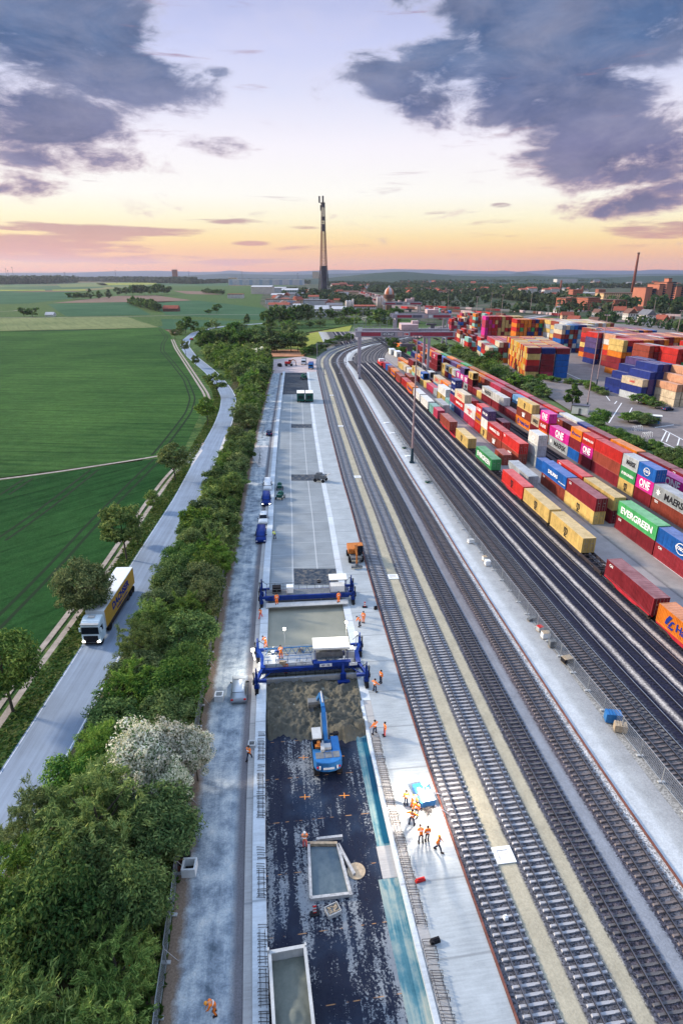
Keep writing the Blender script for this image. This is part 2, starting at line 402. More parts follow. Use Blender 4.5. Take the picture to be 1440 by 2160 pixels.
midfield('yellow_strip', [(200, 597), (330, 596), (332, 600), (215, 602)], M_f4)
midfield('east_field', [(318, 636), (420, 634), (560, 650), (560, 676), (350, 664)], M_f1b)
midfield('north_field', [(-60, 617), (150, 615), (200, 624), (60, 640), (-60, 642)], M_f1b)
midfield('wide_field', [(340, 672), (560, 679), (548, 697), (345, 694)], M_f1b, -.13)
midfield('barley_field', [(404, 726), (430, 706), (520, 712), (640, 705), (742, 686), (735, 702), (690, 722), (640, 735), (420, 760)], M_f4)
midfield('meadow', [(500, 700), (540, 684), (700, 681), (745, 685), (640, 702), (520, 712), (440, 706)], M_grass, -.10)
strip('field_path', [(-60, 1018), (0, 1010), (90, 1000), (180, 986), (270, 972), (345, 961), (400, 948)], 1.0, -.02, M_track)
for d in (-.75, .75):                      # wheel ruts of the lane beside the road
    q = resample([tuple(G(*p)[:2]) for p in [(424, 934), (400, 962), (358, 1003), (308, 1071), (232, 1187), (145, 1309), (80, 1392), (0, 1505), (-120, 1680)]], 4)
    ribbon('dirt_track', offs(q, d), (-.42, .42), .012, M_track)
for d in (-.8, .8):
    q = resample([tuple(G(*p)[:2]) for p in [(364, 716), (372, 735), (392, 765), (415, 800), (436, 832), (440, 850)]], 6)
    ribbon('dirt_track', offs(q, d), (-.45, .45), .012, M_track)
M_rut = flat('wheel_rut', (.012, .028, .012), .95, 0, .2, 1)
for px in ([(338, 694), (352, 712), (344, 724), (342, 740), (362, 762), (392, 800), (407, 840), (398, 870), (372, 905), (345, 940), (325, 963)],
           [(333, 968), (290, 1010), (200, 1100), (100, 1210), (0, 1310), (-90, 1400)], [(200, 990), (150, 1030), (80, 1085), (0, 1140)], [(62, 1008), (30, 1030), (0, 1050)]):
    q = resample([tuple(G(*p)[:2]) for p in px], 4)
    for d in (-1.0, 1.0): ribbon('wheel_rut', offs(q, d), (-.32, .32), -.035, M_rut)
strip('hedge_path', [(0, 670), (140, 669), (300, 667), (430, 663), (560, 664)], 3, -.06, M_track)
strip('farm_path', [(-40, 658), (30, 656), (60, 650)], 3, -.05, M_track)
M_gully = flat('gutter_stone', (.55, .6, .68), .8, 0, .2, 2)
# road on the field side: centre line and half width from the survey
rl = [(-150, 1850), (0, 1629), (82, 1500), (171, 1365), (275, 1190), (367, 1050), (394, 1000), (422, 948), (451, 896), (463, 865), (467, 839), (459, 820), (434, 787), (394, 752), (380, 731), (385, 717), (404, 702), (439, 692), (479, 686.5), (503, 685.5), (560, 681)]
roadc = resample([tuple(G(*p)[:2]) for p in rl], 4)
road = ribbon('road', roadc, (0, 1.2, 2.4, 3.6, 4.8, 6.1), .0, M_road)
ribbon('road_verge', roadc, (-14, -9, -4, 0), -.1, M_grass); ribbon('road_verge', roadc, (-3.6, 0), -.006, M_grass); ribbon('road_verge', roadc, (6.1, 12, 20), -.07, M_grass); 
ribbon('road_edge_line', offs(roadc, .2), (-.05, .05), .004, M_gully)
ribbon('road_edge_line', offs(roadc, 5.85), (-.07, .07), .004, M_white, y0=20)
poly('gravel_apron', [(398, 958), (420, 944), (428, 950), (404, 984), (388, 972)], .006, M_driveway)
poly('gravel_apron', [(462, 952), (474, 920), (492, 930), (530, 940), (566, 940), (560, 985), (546, 985), (530, 960), (500, 955)], .009, M_driveway)

# ------------------------------------------------------------------ belt floor, haul road, yard
ribbon('belt_floor', RC, (-40, -21.5), -.03, std('leaf_litter', lambda t, tc, b: t.ramp(t.noise(tc.outputs['Object'], .8, 7, .7), [(.35, (.02, .03, .012)), (.5, (.05, .06, .025)), (.65, (.16, .12, .075))]), .95), y0=-10, y1=330)
def haul(t, tc, b):
    uv = tc.outputs['UV']; u, vv, _ = t.xyz(uv); v = tc.outputs['Object']
    n = t.noise(v, .5, 8, .68); n2 = t.noise(v, 7, 5, .75); st = t.noise(t.mapv(uv, (.75, .05, 1)), 1.4, 6, .7)
    c = t.ramp(t.m('ADD', t.m('MULTIPLY', n, .7), t.m('MULTIPLY', st, .3)), [(.36, (.10, .13, .16)), (.46, (.23, .27, .31)), (.55, (.40, .44, .46)), (.65, (.56, .56, .53))])
    c = t.mix(t.mr(t.m('ADD', u, t.m('MULTIPLY', n, .6)), -18.9, -18.3), c, t.mix(n, (.10, .095, .105), (.20, .19, .2)))
    c = t.mix(t.mr(t.m('ADD', u, t.m('MULTIPLY', n, 1.4)), -21.6, -22.2), c, t.mix(n2, (.13, .095, .07), (.30, .22, .16)))
    c = t.mix(t.mr(t.noise(v, .16, 3, .5), .66, .72), c, (.50, .48, .42))
    k = t.mr(n2, .3, .7, .72, 1.25); bump(t, b, n2, .6, .06)
    return t.mix(1, c, t.comb(k, k, k), 'MULTIPLY')
ribbon('haul_road', RC, (-23.6, -22, -20.5, -19, -18), .0, std('haul_gravel', haul, .9), y0=-8, y1=318)
poly('gravel_pad', [(575, 788), (577, 758), (640, 752), (668, 758), (668, 786), (652, 786), (604, 786)], .004, flat('pad_gravel', (.46, .38, .37), .9, 0, .25, .3))
poly('earth_bank', [(560, 752), (640, 752), (650, 740), (620, 737), (565, 739)], .02, flat('orange_earth', (.42, .2, .11), .95, 0, .3, .2))
def concrete(name, c, joint=None, streak=.12, brush=True):
    def f(t, tc, b):
        uv = tc.outputs['UV']; u, vv, _ = t.xyz(uv); v = tc.outputs['Object']
        n = t.noise(v, .28, 7, .6); n2 = t.noise(v, 5, 5, .7); st = t.noise(t.mapv(uv, (.25, 2.6, 1)), 2.0, 4, .6)
        k = t.m('ADD', t.mr(n, .3, .7, .84, 1.12), t.mr(st, .3, .7, -streak, streak)); k = t.m('ADD', k, t.mr(n2, .3, .7, -.06, .06))
        o = t.mix(1, (*c, 1), t.comb(k, k, k), 'MULTIPLY')
        if joint:
            d = t.m('ABSOLUTE', t.m('SUBTRACT', t.m('FRACT', t.m('DIVIDE', vv, joint)), .5))
            o = t.mix(t.mr(d, .02/joint*2, .07/joint*2, .55, 0), o, (.16, .17, .18))
        return o
    return std(name, f, .7)
M_plat = concrete('platform_concrete', (.345, .375, .39), 6.0)
def slabf(t, tc, b):
    uv = tc.outputs['UV']; u, vv, _ = t.xyz(uv); v = tc.outputs['Object']
    n = t.noise(v, .22, 7, .6); st = t.noise(t.mapv(uv, (.08, 3.2, 1)), 2.2, 4, .6); n3 = t.noise(v, 4, 5, .7)
    k = t.m('ADD', t.mr(n, .3, .7, .86, 1.12), t.mr(st, .3, .7, -.16, .14)); k = t.m('ADD', k, t.mr(n3, .3, .7, -.05, .05))
    o = t.mix(1, (.235, .26, .275, 1), t.comb(k, k, k), 'MULTIPLY')
    d = t.m('ABSOLUTE', t.m('SUBTRACT', t.m('FRACT', t.m('DIVIDE', vv, 5.0)), .5))
    o = t.mix(t.mr(d, .008, .03, .3, 0), o, (.48, .5, .51))
    for j in (-12.55, -8.35):
        o = t.mix(t.mr(t.m('ABSOLUTE', t.m('SUBTRACT', t.m('ADD', u, t.m('MULTIPLY', t.m('SUBTRACT', n, .5), .1)), j)), .05, .15, .6, 0), o, (.50, .52, .53))
    return o
M_slab = std('paving_slab', slabf, .75)
M_wall = concrete('cast_wall', (.50, .54, .57), 10.0)
M_wall2 = concrete('cast_footing', (.36, .35, .34), 10.0)
M_dark = flat('hollow', (.05, .06, .075), .8, 0, .5, .6)
def wet(t, tc, b):
    uv = tc.outputs['UV']; u, vv, _ = t.xyz(uv); v = tc.outputs['Object']
    n = t.noise(v, .45, 8, .68); n2 = t.noise(v, 5.5, 6, .8); st = t.noise(t.mapv(uv, (1.15, .07, 1)), 1.5, 6, .62); lf = t.noise(t.mapv(v, (.28, .11, 1)), 1.0, 3, .5)
    f = t.m('ADD', t.m('ADD', t.m('MULTIPLY', st, .8), t.m('MULTIPLY', n, .34)), t.m('MULTIPLY', t.m('SUBTRACT', n2, .5), 1.05))
    right = t.mr(u, -8.2, -6.2, 0, .09)
    m_ = t.mr(t.m('ADD', t.m('ADD', f, right), t.m('MULTIPLY', t.m('SUBTRACT', lf, .5), .95)), .625, .67, 0, 1)
    c = t.mix(m_, (.004, .008, .024), t.mix(n2, (.07, .10, .14), (.33, .34, .34)))
    c = t.mix(t.mr(t.noise(v, .16, 4, .6), .5, .68, 0, .4), c, (.03, .06, .11))
    # orange lines of the setting-out marks
    d = t.m('ABSOLUTE', t.m('SUBTRACT', t.m('FRACT', t.m('DIVIDE', vv, 5.0)), .5))
    dash = t.m('MULTIPLY', t.mr(d, .004, .009, 1, 0), t.mr(t.noise(t.mapv(uv, (.6, .2, 1)), 2, 1), .5, .56))
    c = t.mix(t.m('MULTIPLY', dash, .8), c, (.42, .22, .09))
    t.put(b.inputs['Roughness'], t.mr(f, .5, .68, .42, .9)); bump(t, b, n2, .25, .03)
    return c
M_wet = std('wet_base_course', wet, .4, 0, .2)
def cyan(t, tc, b):
    uv = tc.outputs['UV']; u, vv, _ = t.xyz(uv); v = tc.outputs['Object']
    n = t.noise(v, .35, 7, .66); st = t.noise(t.mapv(uv, (2.2, .07, 1)), 1.3, 5, .6)
    c = t.ramp(t.m('ADD', t.m('MULTIPLY', n, .5), t.m('MULTIPLY', st, .5)), [(.35, (.02, .085, .12)), (.46, (.07, .18, .22)), (.54, (.22, .29, .28)), (.66, (.38, .38, .31))])
    t.put(b.inputs['Roughness'], t.mr(n, .4, .6, .25, .7)); return c
M_cyan = std('wet_gutter', cyan, .4)
TZ = -.42                                   # floor of the paving trench
ribbon('outer_footing', RC, (-18.1, -17.45), .16, M_wall2, y0=-8, y1=300)
L = ribbon('edge_wall', RC, (-17.45, -16.35), .34, M_wall, y0=-8, y1=312)
def skirt(name, off, z0, z1, mat, y0, y1, cv=RC):
    q = offs(cv, off); b = MB()
    idx = [i for i in range(len(q)) if y0 <= q[i, 1] <= y1]; k = 0
    vs = []
    for i in idx: vs += [(*q[i], z0), (*q[i], z1)]
    fs = [(2*k, 2*k+2, 2*k+3, 2*k+1) for k in range(len(idx)-1)]
    b.add(vs, fs); o = b.build(name, mat); o['kind'] = 'structure'; return o
skirt('edge_wall_face', -16.35, TZ, .34, M_wall, -8, 312)
skirt('edge_wall_face', -17.45, .0, .34, M_wall, -8, 312)
skirt('edge_wall_face', -18.1, .0, .16, M_wall2, -8, 300)
ribbon('trench_floor', RC, (-16.35, -14, -11.5, -9, -7.2, -5.4), TZ, M_wet, y0=-8, y1=57)
ribbon('gutter_strip', RC, (-7.1, -6.3, -5.42), TZ+.02, M_cyan, y0=-8, y1=35.5)
ribbon('gutter_strip', RC, (-6.7, -5.9, -5.42), TZ+.03, M_wall2, y0=35.5, y1=38.5)
ribbon('gutter_strip', RC, (-6.6, -6.1, -5.42), TZ+.02, M_cyan, y0=38.5, y1=52)
ribbon('gutter_deep', RC, (-5.95, -5.43), TZ+.04, flat('standing_water', (.01, .09, .15), .12, 0, .1, .5), y0=38.7, y1=51.5)
ribbon('kerb_wall', RC, (-5.42, -5.05), .05, M_wall, y0=-8, y1=57)
skirt('kerb_wall_face', -5.42, TZ, .05, M_wall, -8, 60)
ribbon('rebar_bed', RC, (-5.05, -4.15), -.01, M_wall2, y0=-8, y1=57)
ribbon('platform', RC, (-4.15, -2, 0), .02, M_plat, y0=-8, y1=312)
skirt('platform_face', 0, -.1, .02, M_wall, -8, 312)
ribbon('fresh_concrete', RC, (-16.35, -11, -5.2), TZ+.2, std('fresh_concrete', lambda t, tc, b: (t.put(b.inputs['Roughness'], t.mr(t.noise(tc.outputs['Object'], .5, 4), .4, .6, .3, .55)), t.mix(t.noise(tc.outputs['Object'], .35, 6, .6), (.16, .17, .14), (.29, .29, .24)))[1], .4), y0=57, y1=80)
ribbon('platform_joint', RC, (-5.2, -4.15), .01, M_wall, y0=57, y1=312)
ribbon('concrete_slab', RC, (-16.35, -12, -8, -4.15-.75), .0, M_slab, y0=80, y1=250)
ribbon('far_base_course', RC, (-16.35, -10, -5.2), -.02, M_dark, y0=250, y1=312)
def hole(a, b_, y0, y1):
    m = MB(); p = [R_(a, y0), R_(b_, y0), R_(b_, y1), R_(a, y1)]
    for i in range(4):
        q, r = p[i], p[(i+1) % 4]; m.add([(q.x, q.y, .03), (r.x, r.y, .03), (r.x, r.y, .004), (q.x, q.y, .004)], [(0, 1, 2, 3)])
    m.add([(q.x, q.y, .007) for q in p], [(0, 1, 2, 3)])
    return m
def hole_f(t, tc, b):
    v = tc.outputs['Object']; n = t.noise(v, 1.2, 7, .7)
    return t.ramp(n, [(.35, (.012, .022, .04)), (.5, (.05, .065, .085)), (.62, (.14, .13, .12)), (.75, (.32, .28, .22))])
M_hole = std('opening_floor', hole_f, .7)
for i, (a, b_, y0, y1) in enumerate([(-12.4, -5.6, 190.5, 195.5), (-12.4, -4.6, 136.8, 141.5), (-12.4, -5.0, 84.6, 90.2)]):
    tag(hole(a, b_, y0, y1).build('slab_opening', M_hole), kind='structure')

# ------------------------------------------------------------------ ballast of the two station fields
UB = 60.0
def band(stops):
    return [((p+1)/UB, c) for p, c in stops]
def ballast(t, tc, b):
    uv = tc.outputs['UV']; u, vv, _ = t.xyz(uv); v = tc.outputs['Object']
    n = t.noise(v, .5, 7, .7); n2 = t.noise(v, 3.2, 4, .7)
    uu = t.m('ADD', u, t.m('ADD', t.m('MULTIPLY', t.m('SUBTRACT', n, .5), .35), t.m('MULTIPLY', t.m('SUBTRACT', n2, .5), .22)))
    g1 = (.085, .085, .098); tan = (.37, .335, .25); dk = (.040, .043, .064); g2 = (.235, .25, .28); g3 = (.38, .375, .37)
    S = [(-1, (.45, .45, .45)), (.02, g1), (3.12, g1), (3.18, tan), (4.72, tan), (4.80, g1), (7.85, g1), (7.95, tan), (9.1, tan), (9.2, g1), (9.7, dk), (12.1, dk), (12.25, g2), (13.5, g2), (13.65, dk), (16.3, (.13, .13, .14)), (16.9, g3), (17.3, g3), (17.4, (.48, .50, .51)), (18.9, (.47, .49, .50)), (19.6, (.36, .37, .37)), (21.5, (.30, .3, .3))]
    c = t.ramp(t.m('DIVIDE', t.m('ADD', uu, 1), UB), [((p+1)/UB, q) for p, q in S])
    vr = t.vor(v, 9.0, 'Color'); kk = t.mr(t.xyz(vr)[0], 0, 1, .35, 1.75)
    fl = t.mr(u, 17.2, 17.5, 1, .15)
    istan = t.m('ADD', t.m('MULTIPLY', t.m('GREATER_THAN', uu, 3.15), t.m('LESS_THAN', uu, 4.75)), t.m('MULTIPLY', t.m('GREATER_THAN', uu, 7.9), t.m('LESS_THAN', uu, 9.15)))
    isg = t.m('MULTIPLY', t.m('GREATER_THAN', uu, 12.2), t.m('LESS_THAN', uu, 13.55))
    fl = t.m('MULTIPLY', fl, t.m('SUBTRACT', 1, t.m('MULTIPLY', t.m('ADD', istan, isg), .85)))
    k = t.m('ADD', t.m('MULTIPLY', t.m('SUBTRACT', kk, 1), fl), t.mr(n, .3, .7, .84, 1.14))
    far = t.mr(t.noise(t.mapv(uv, (.5, .008, 1)), 1, 3), .45, .62, 0, .5)
    rust = t.m('MULTIPLY', t.m('MULTIPLY', far, t.m('GREATER_THAN', u, 9.6)), t.m('LESS_THAN', u, 16.5))
    c = t.mix(rust, c, (.14, .105, .095))
    bump(t, b, t.xyz(vr)[0], .5, .05)
    return t.mix(1, c, t.comb(k, k, k), 'MULTIPLY')
ribbon('track_bed', RC, (0, 3, 6, 9, 12, 15, 18, 21.5), -.012, std('track_ballast', ballast, .92), y0=-8)
def yard(t, tc, b):
    uv = tc.outputs['UV']; u, vv, _ = t.xyz(uv); v = tc.outputs['Object']
    n = t.noise(v, .35, 7, .7); n2 = t.noise(v, 2.6, 5, .75)
    uu = t.m('ADD', u, t.m('ADD', t.m('MULTIPLY', t.m('SUBTRACT', n, .5), .5), t.m('MULTIPLY', t.m('SUBTRACT', n2, .5), .6)))
    w_ = (.40, .41, .40); gr = (.30, .29, .27); dk = (.018, .019, .036); pl = (.50, .45, .40); bed = (.085, .083, .088)
    S = [(-9, (.32, .33, .34)), (-5.2, gr), (-3.0, (.25, .24, .22)), (-2.3, bed), (1.6, bed), (2.1, (.17, .165, .16)), (2.6, dk), (4.2, dk), (4.75, pl), (5.2, dk), (8.3, dk), (8.8, pl), (9.3, dk), (12.2, dk), (12.7, pl), (13.2, dk), (16.4, (.06, .055, .06)), (16.9, (.30, .265, .26)), (22.6, (.29, .26, .255)), (23.0, (.10, .09, .09)), (23.2, (.30, .27, .25)), (30.0, (.28, .25, .23)), (31, (.06, .055, .06)), (37.5, (.06, .055, .06)), (38.5, (.16, .14, .13)), (46, (.10, .09, .09)), (56, (.10, .09, .09)), (57, (.12, .12, .08))]
    S = [((p+9)/68, q) for p, q in S]
    c = t.ramp(t.m('DIVIDE', t.m('ADD', uu, 9), 68.0), S)
    vr = t.vor(v, 7.0, 'Color'); k = t.m('ADD', t.mr(t.xyz(vr)[0], 0, 1, -.35, .5), t.mr(n, .3, .7, .8, 1.2))
    k = t.mix(t.mr(u, 16.4, 17), t.comb(k, k, k), t.comb(t.mr(n, .3, .7, .82, 1.15), t.mr(n, .3, .7, .82, 1.15), t.mr(n, .3, .7, .82, 1.15)))
    return t.mix(1, c, k, 'MULTIPLY')
ribbon('yard_ground', FS, (-9.5, -6, -2, 2, 6, 10, 14, 18, 22, 26, 30, 36, 42, 50, 57), -.03, std('yard_ballast', yard, .92), y0=5, y1=545)
ribbon('yard_throat', FC, (-1, 4, 8, 12, 16), -.018, std('yard_ballast2', lambda t, tc, b: t.mix(t.noise(tc.outputs['Object'], .6, 7, .7), (.05, .048, .06), (.22, .2, .19)), .92), y0=345)
poly('yard_pavement', [(1010, 745), (900, 690), (1100, 672), (1440, 690), (1800, 760), (2100, 1100), (1900, 1150), (1440, 985), (1300, 905), (1200, 865), (1100, 800)], .012, M_lot)
ribbon('lane_edge_line', FS, (27.05, 27.2), -.02, M_white, y0=60, y1=92)
def town_f(t, tc, b):
    v = tc.outputs['Object']; n = t.noise(v, .012, 7, .7); n2 = t.noise(v, .06, 5, .75)
    return t.ramp(t.m('ADD', t.m('MULTIPLY', n, .6), t.m('MULTIPLY', n2, .4)), [(.35, (.022, .04, .022)), (.48, (.04, .06, .03)), (.56, (.085, .08, .06)), (.66, (.19, .16, .14)), (.75, (.07, .11, .05))])
poly('town_ground', [(560, 606), (700, 597), (1000, 594), (1440, 592), (1900, 592), (2300, 660), (1800, 720), (1440, 694), (1250, 668), (1100, 668), (940, 690), (850, 668), (800, 676), (700, 672), (600, 676), (548, 640)], -.17, std('town_ground', town_f, .95))
# ------------------------------------------------------------------ hills on the skyline
def hills(name, D, px, col, foot, depth):
    q = [(azel(u, v)) for u, v in px]; az_ = np.array([a for a, e in q]); ee = np.array([e for a, e in q]); rng = random.Random(int(D))
    A = np.linspace(az_[0], az_[-1], 160); vs = []; fs = []
    Hh = np.interp(A, az_, ee)*D + H
    for i, a in enumerate(A):
        hz = max(6, Hh[i]*(1+.0)) + rng.uniform(-1, 1)*D*.00022
        for r, zf in ((-depth, 0), (-depth*.55, .45), (-depth*.25, .8), (0, 1), (depth*.4, .7), (depth, 0)):
            rr = D+r+rng.uniform(-.04, .04)*depth; vs.append((math.sin(a)*rr, math.cos(a)*rr, -5+(hz+5)*zf*(1 if zf in (0, 1) else rng.uniform(.9, 1.08))))
    for i in range(len(A)-1):
        for k in range(5): fs.append((i*6+k, (i+1)*6+k, (i+1)*6+k+1, i*6+k+1))
    b = MB(); b.add(vs, fs)
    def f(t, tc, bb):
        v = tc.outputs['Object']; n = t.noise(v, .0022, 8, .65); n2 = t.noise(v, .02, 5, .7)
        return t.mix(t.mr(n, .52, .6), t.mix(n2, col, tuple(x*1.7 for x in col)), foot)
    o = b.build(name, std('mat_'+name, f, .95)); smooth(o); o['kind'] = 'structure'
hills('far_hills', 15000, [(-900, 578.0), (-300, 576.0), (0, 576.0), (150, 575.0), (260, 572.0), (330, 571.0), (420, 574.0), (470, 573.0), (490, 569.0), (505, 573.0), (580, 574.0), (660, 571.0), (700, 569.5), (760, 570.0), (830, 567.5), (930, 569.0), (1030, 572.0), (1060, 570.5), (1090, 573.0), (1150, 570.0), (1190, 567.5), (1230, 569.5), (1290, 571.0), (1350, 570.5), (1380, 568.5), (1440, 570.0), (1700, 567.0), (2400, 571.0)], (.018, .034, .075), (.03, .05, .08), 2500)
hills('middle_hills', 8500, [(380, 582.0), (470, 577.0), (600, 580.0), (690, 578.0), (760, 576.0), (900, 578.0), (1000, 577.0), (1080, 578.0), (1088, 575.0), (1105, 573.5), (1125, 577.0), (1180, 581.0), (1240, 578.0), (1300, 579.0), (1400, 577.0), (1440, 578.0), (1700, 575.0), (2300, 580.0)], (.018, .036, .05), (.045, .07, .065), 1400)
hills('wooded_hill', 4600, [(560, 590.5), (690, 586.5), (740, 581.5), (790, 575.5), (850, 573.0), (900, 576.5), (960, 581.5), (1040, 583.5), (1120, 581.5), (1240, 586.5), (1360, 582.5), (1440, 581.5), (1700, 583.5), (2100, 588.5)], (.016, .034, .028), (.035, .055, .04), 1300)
# ------------------------------------------------------------------ railway tracks
M_rail = flat('rail_steel', (.045, .045, .055), .45, .6, .3, .5)
M_railt = flat('rail_head', (.34, .34, .37), .35, .7, .2, .5)
M_sl1 = flat('concrete_sleeper', (.38, .38, .40), .8, 0, .2, 1)
M_rsta = flat('station_rail_head', (.12, .12, .14), .45, .5, .2, .5); M_sl5 = flat('sooty_sleeper', (.13, .125, .13), .85, 0, .3, 1)
M_sl2 = flat('weathered_sleeper', (.19, .16, .155), .85, 0, .3, 1)
M_sl3 = flat('dark_sleeper', (.03, .031, .048), .85, 0, .4, 1)
M_sl4 = flat('rust_brown_sleeper', (.20, .165, .16), .85, 0, .3, 1)
def sl_mesh(m):
    b = MB(); k = lambda x: x
    for sx in (-1, 1):
        b.add([(sx*.35, -.10, 0), (sx*1.3, -.11, 0), (sx*1.3, .11, 0), (sx*.35, .10, 0), (sx*.38, -.075, .10), (sx*1.24, -.085, .13), (sx*1.24, .085, .13), (sx*.38, .075, .10)],
              [(4, 5, 6, 7), (0, 1, 5, 4), (1, 2, 6, 5), (2, 3, 7, 6), (3, 0, 4, 7)] if sx > 0 else [(7, 6, 5, 4), (4, 5, 1, 0), (5, 6, 2, 1), (6, 7, 3, 2), (7, 4, 0, 3)])
    b.box((0, 0, .04), (.74, .2, .09))
    return b.mesh('sleeper', [m])
def track(label, cv, off, smat, y0, y1, z=0.0, near=100, step=.6, world_off=False, group='parallel railway tracks', wid=.042):
    q = offs(cv, off) if not world_off else cv + np.array([off, 0.0])
    q = q[(q[:, 1] >= y0-5) & (q[:, 1] <= y1+5)] if True else q
    d = dist(q); n = int(d[-1]/step)
    t = empty('railway_track', (q[0][0], q[0][1], 0), 0, label, 'railway track', group)
    inv = Vector((-q[0][0], -q[0][1], 0))
    def at(s):
        x, y = np.interp(s, d, q[:, 0]), np.interp(s, d, q[:, 1]); x2, y2 = np.interp(s+.5, d, q[:, 0]), np.interp(s+.5, d, q[:, 1])
        x1, y1_ = np.interp(s-.5, d, q[:, 0]), np.interp(s-.5, d, q[:, 1])
        return Vector((x, y, 0))+inv, -math.atan2(x2-x1, y2-y1_)
    for sx in (-1, 1):
        b = MB(); S = np.arange(0, d[-1], 2.0)
        for lo, hi, ww, mi in ((.15, .30, wid*.75, 0), (.30, .325, wid, 1)):
            b.m = mi; vs = []
            for s in S:
                p, a = at(s); r = Vector((math.cos(a), math.sin(a), 0))
                for o, zz in ((-ww, lo), (-ww, hi), (ww, hi), (ww, lo)): vs.append(p + r*(sx*.7525+o) + Vector((0, 0, z+zz)))
            fs = []
            for i in range(len(S)-1):
                for k in range(3): fs.append((i*4+k+1, i*4+k, i*4+k+4, i*4+k+5))
            b.add(vs, fs)
        b.build('rail', [M_rail, M_railt if z < -.05 else M_rsta], t)
    me = sl_mesh(smat)
    rest = MB(); rest_n = 0; rng = random.Random(int(off*10)+7)
    vv = [v.co.copy() for v in me.vertices]; ff = [tuple(p.vertices) for p in me.polygons]
    for i in range(n):
        p, a = at(i*step+.3); a += rng.uniform(-.012, .012); dz = rng.uniform(-.012, .012)
        if i < near:
            o = mesh_obj('sleeper', me, t, (p.x, p.y, z+dz), a)
        else:
            M = Matrix.Translation((p.x, p.y, z+dz)) @ Matrix.Rotation(a, 4, 'Z')
            if i*step < 330: rest.add([M @ v for v in vv], ff)
            else: rest.X = M; rest.box((0, 0, .07), (2.6, .26, .14)); rest.X = None
    if rest.v: tag(rest.build('sleeper', smat, t), kind='stuff')
    return t
track('clean new track with white concrete sleepers directly beside the pale platform', RC, 1.85, M_sl1, 15, 620)
track('new track with white concrete sleepers between the two tan gravel paths', RC, 6.45, M_sl1, 15, 620)
track('dark ballasted track with dull sleepers next to the second tan path', RC, 10.95, M_sl5, 15, 620)
track('weathered brown track next to the white concrete strip', RC, 15.3, M_sl2, 22, 620)
track('single track with brown sleepers just behind the wire site fence', FS, 0.0, M_sl4, 30, 352)
track('blackened track between the brown sleepered track and the first pale gravel strip', FS, 2.75, M_sl3, 36, 352, -.11, near=60)
track('blackened track between the first and second pale gravel strips', FS, 6.95, M_sl3, 40, 352, -.11, near=60)
track('blackened track between the second and third pale gravel strips', FS, 10.95, M_sl3, 46, 352, -.11, near=60)
track('track under the long container train', FS, 14.95, M_sl3, 50, 352, -.11, near=60)
for i, (o, l) in enumerate([(0, 'outer dark curved track under the crane leg'), (4, 'second dark curved track under the crane'), (8, 'third dark curved track under the crane'), (12, 'fourth dark curved track under the crane'), (15.2, 'innermost dark curved track under the crane')]):
    track(l, FC, o+1, M_sl3, 356, 640, -.11, near=0, group='curved tracks beyond the crane')
track('crane yard track at the foot of the tall container stacks', FS, 33.5, M_sl3, 88, 520, near=0, group='tracks inside the crane yard')
track('crane yard track under the loaded wagons', FS, 37.2, M_sl3, 88, 520, near=0, group='tracks inside the crane yard')
# kerb rails: rusty edge bar of the platform and of the white strip
M_rust = flat('rusty_edge', (.17, .07, .055), .8, 0, .4, 1)
for nm, cv, off, y1, lab in (('edge_rail', RC, .09, 312, 'long rusty steel edge bar closing the pale platform'), ('edge_rail', RC, 17.35, 330, 'thin rusty bar between grey ballast and white concrete strip')):
    q = offs(cv, off); b = MB(); q = q[q[:, 1] < y1]
    for i in range(len(q)-1): b.bar((*q[i], .10), (*q[i+1], .10), .13, .2)
    tag(b.build(nm, M_rust), lab, 'edge rail')
# manhole covers in the tan paths
M_cover = flat('cover_concrete', (.7, .72, .72), .7, 0, .12, 1)
for v, u0, u1 in ((1804, 0, 0), (1217, 0, 0), (1006, 0, 0), (899, 0, 0), (834, 0, 0)):
    Y = G(700, v).y; p = R_(4.0, Y); a = ang(RC, Y)
    t = empty('cable_shaft', (p.x, p.y, 0), a, {1804: 'open pale square cable shaft in the tan path nearest the camera', 1217: 'second pale cable shaft slab in the first tan path', 1006: 'third pale cable shaft slab in the first tan path', 899: 'fourth pale cable shaft slab in the first tan path', 834: 'farthest pale cable shaft slab in the first tan path'}[v], 'shaft cover', 'cable shafts in the tan path')
    b = MB(); 
    for a_, c_ in (((-.85, -.8, 0), (.85, -.45, .09)), ((-.85, .45, 0), (.85, .8, .09)), ((-.85, -.45, 0), (-.5, .45, .09)), ((.5, -.45, 0), (.85, .45, .09))): b.b2(a_, c_)
    b.build('frame', M_cover, t); MB().box((0, 0, .04), (.98, .88, .03)).build('lid', flat('lid_buff', (.6, .58, .55), .6), t)

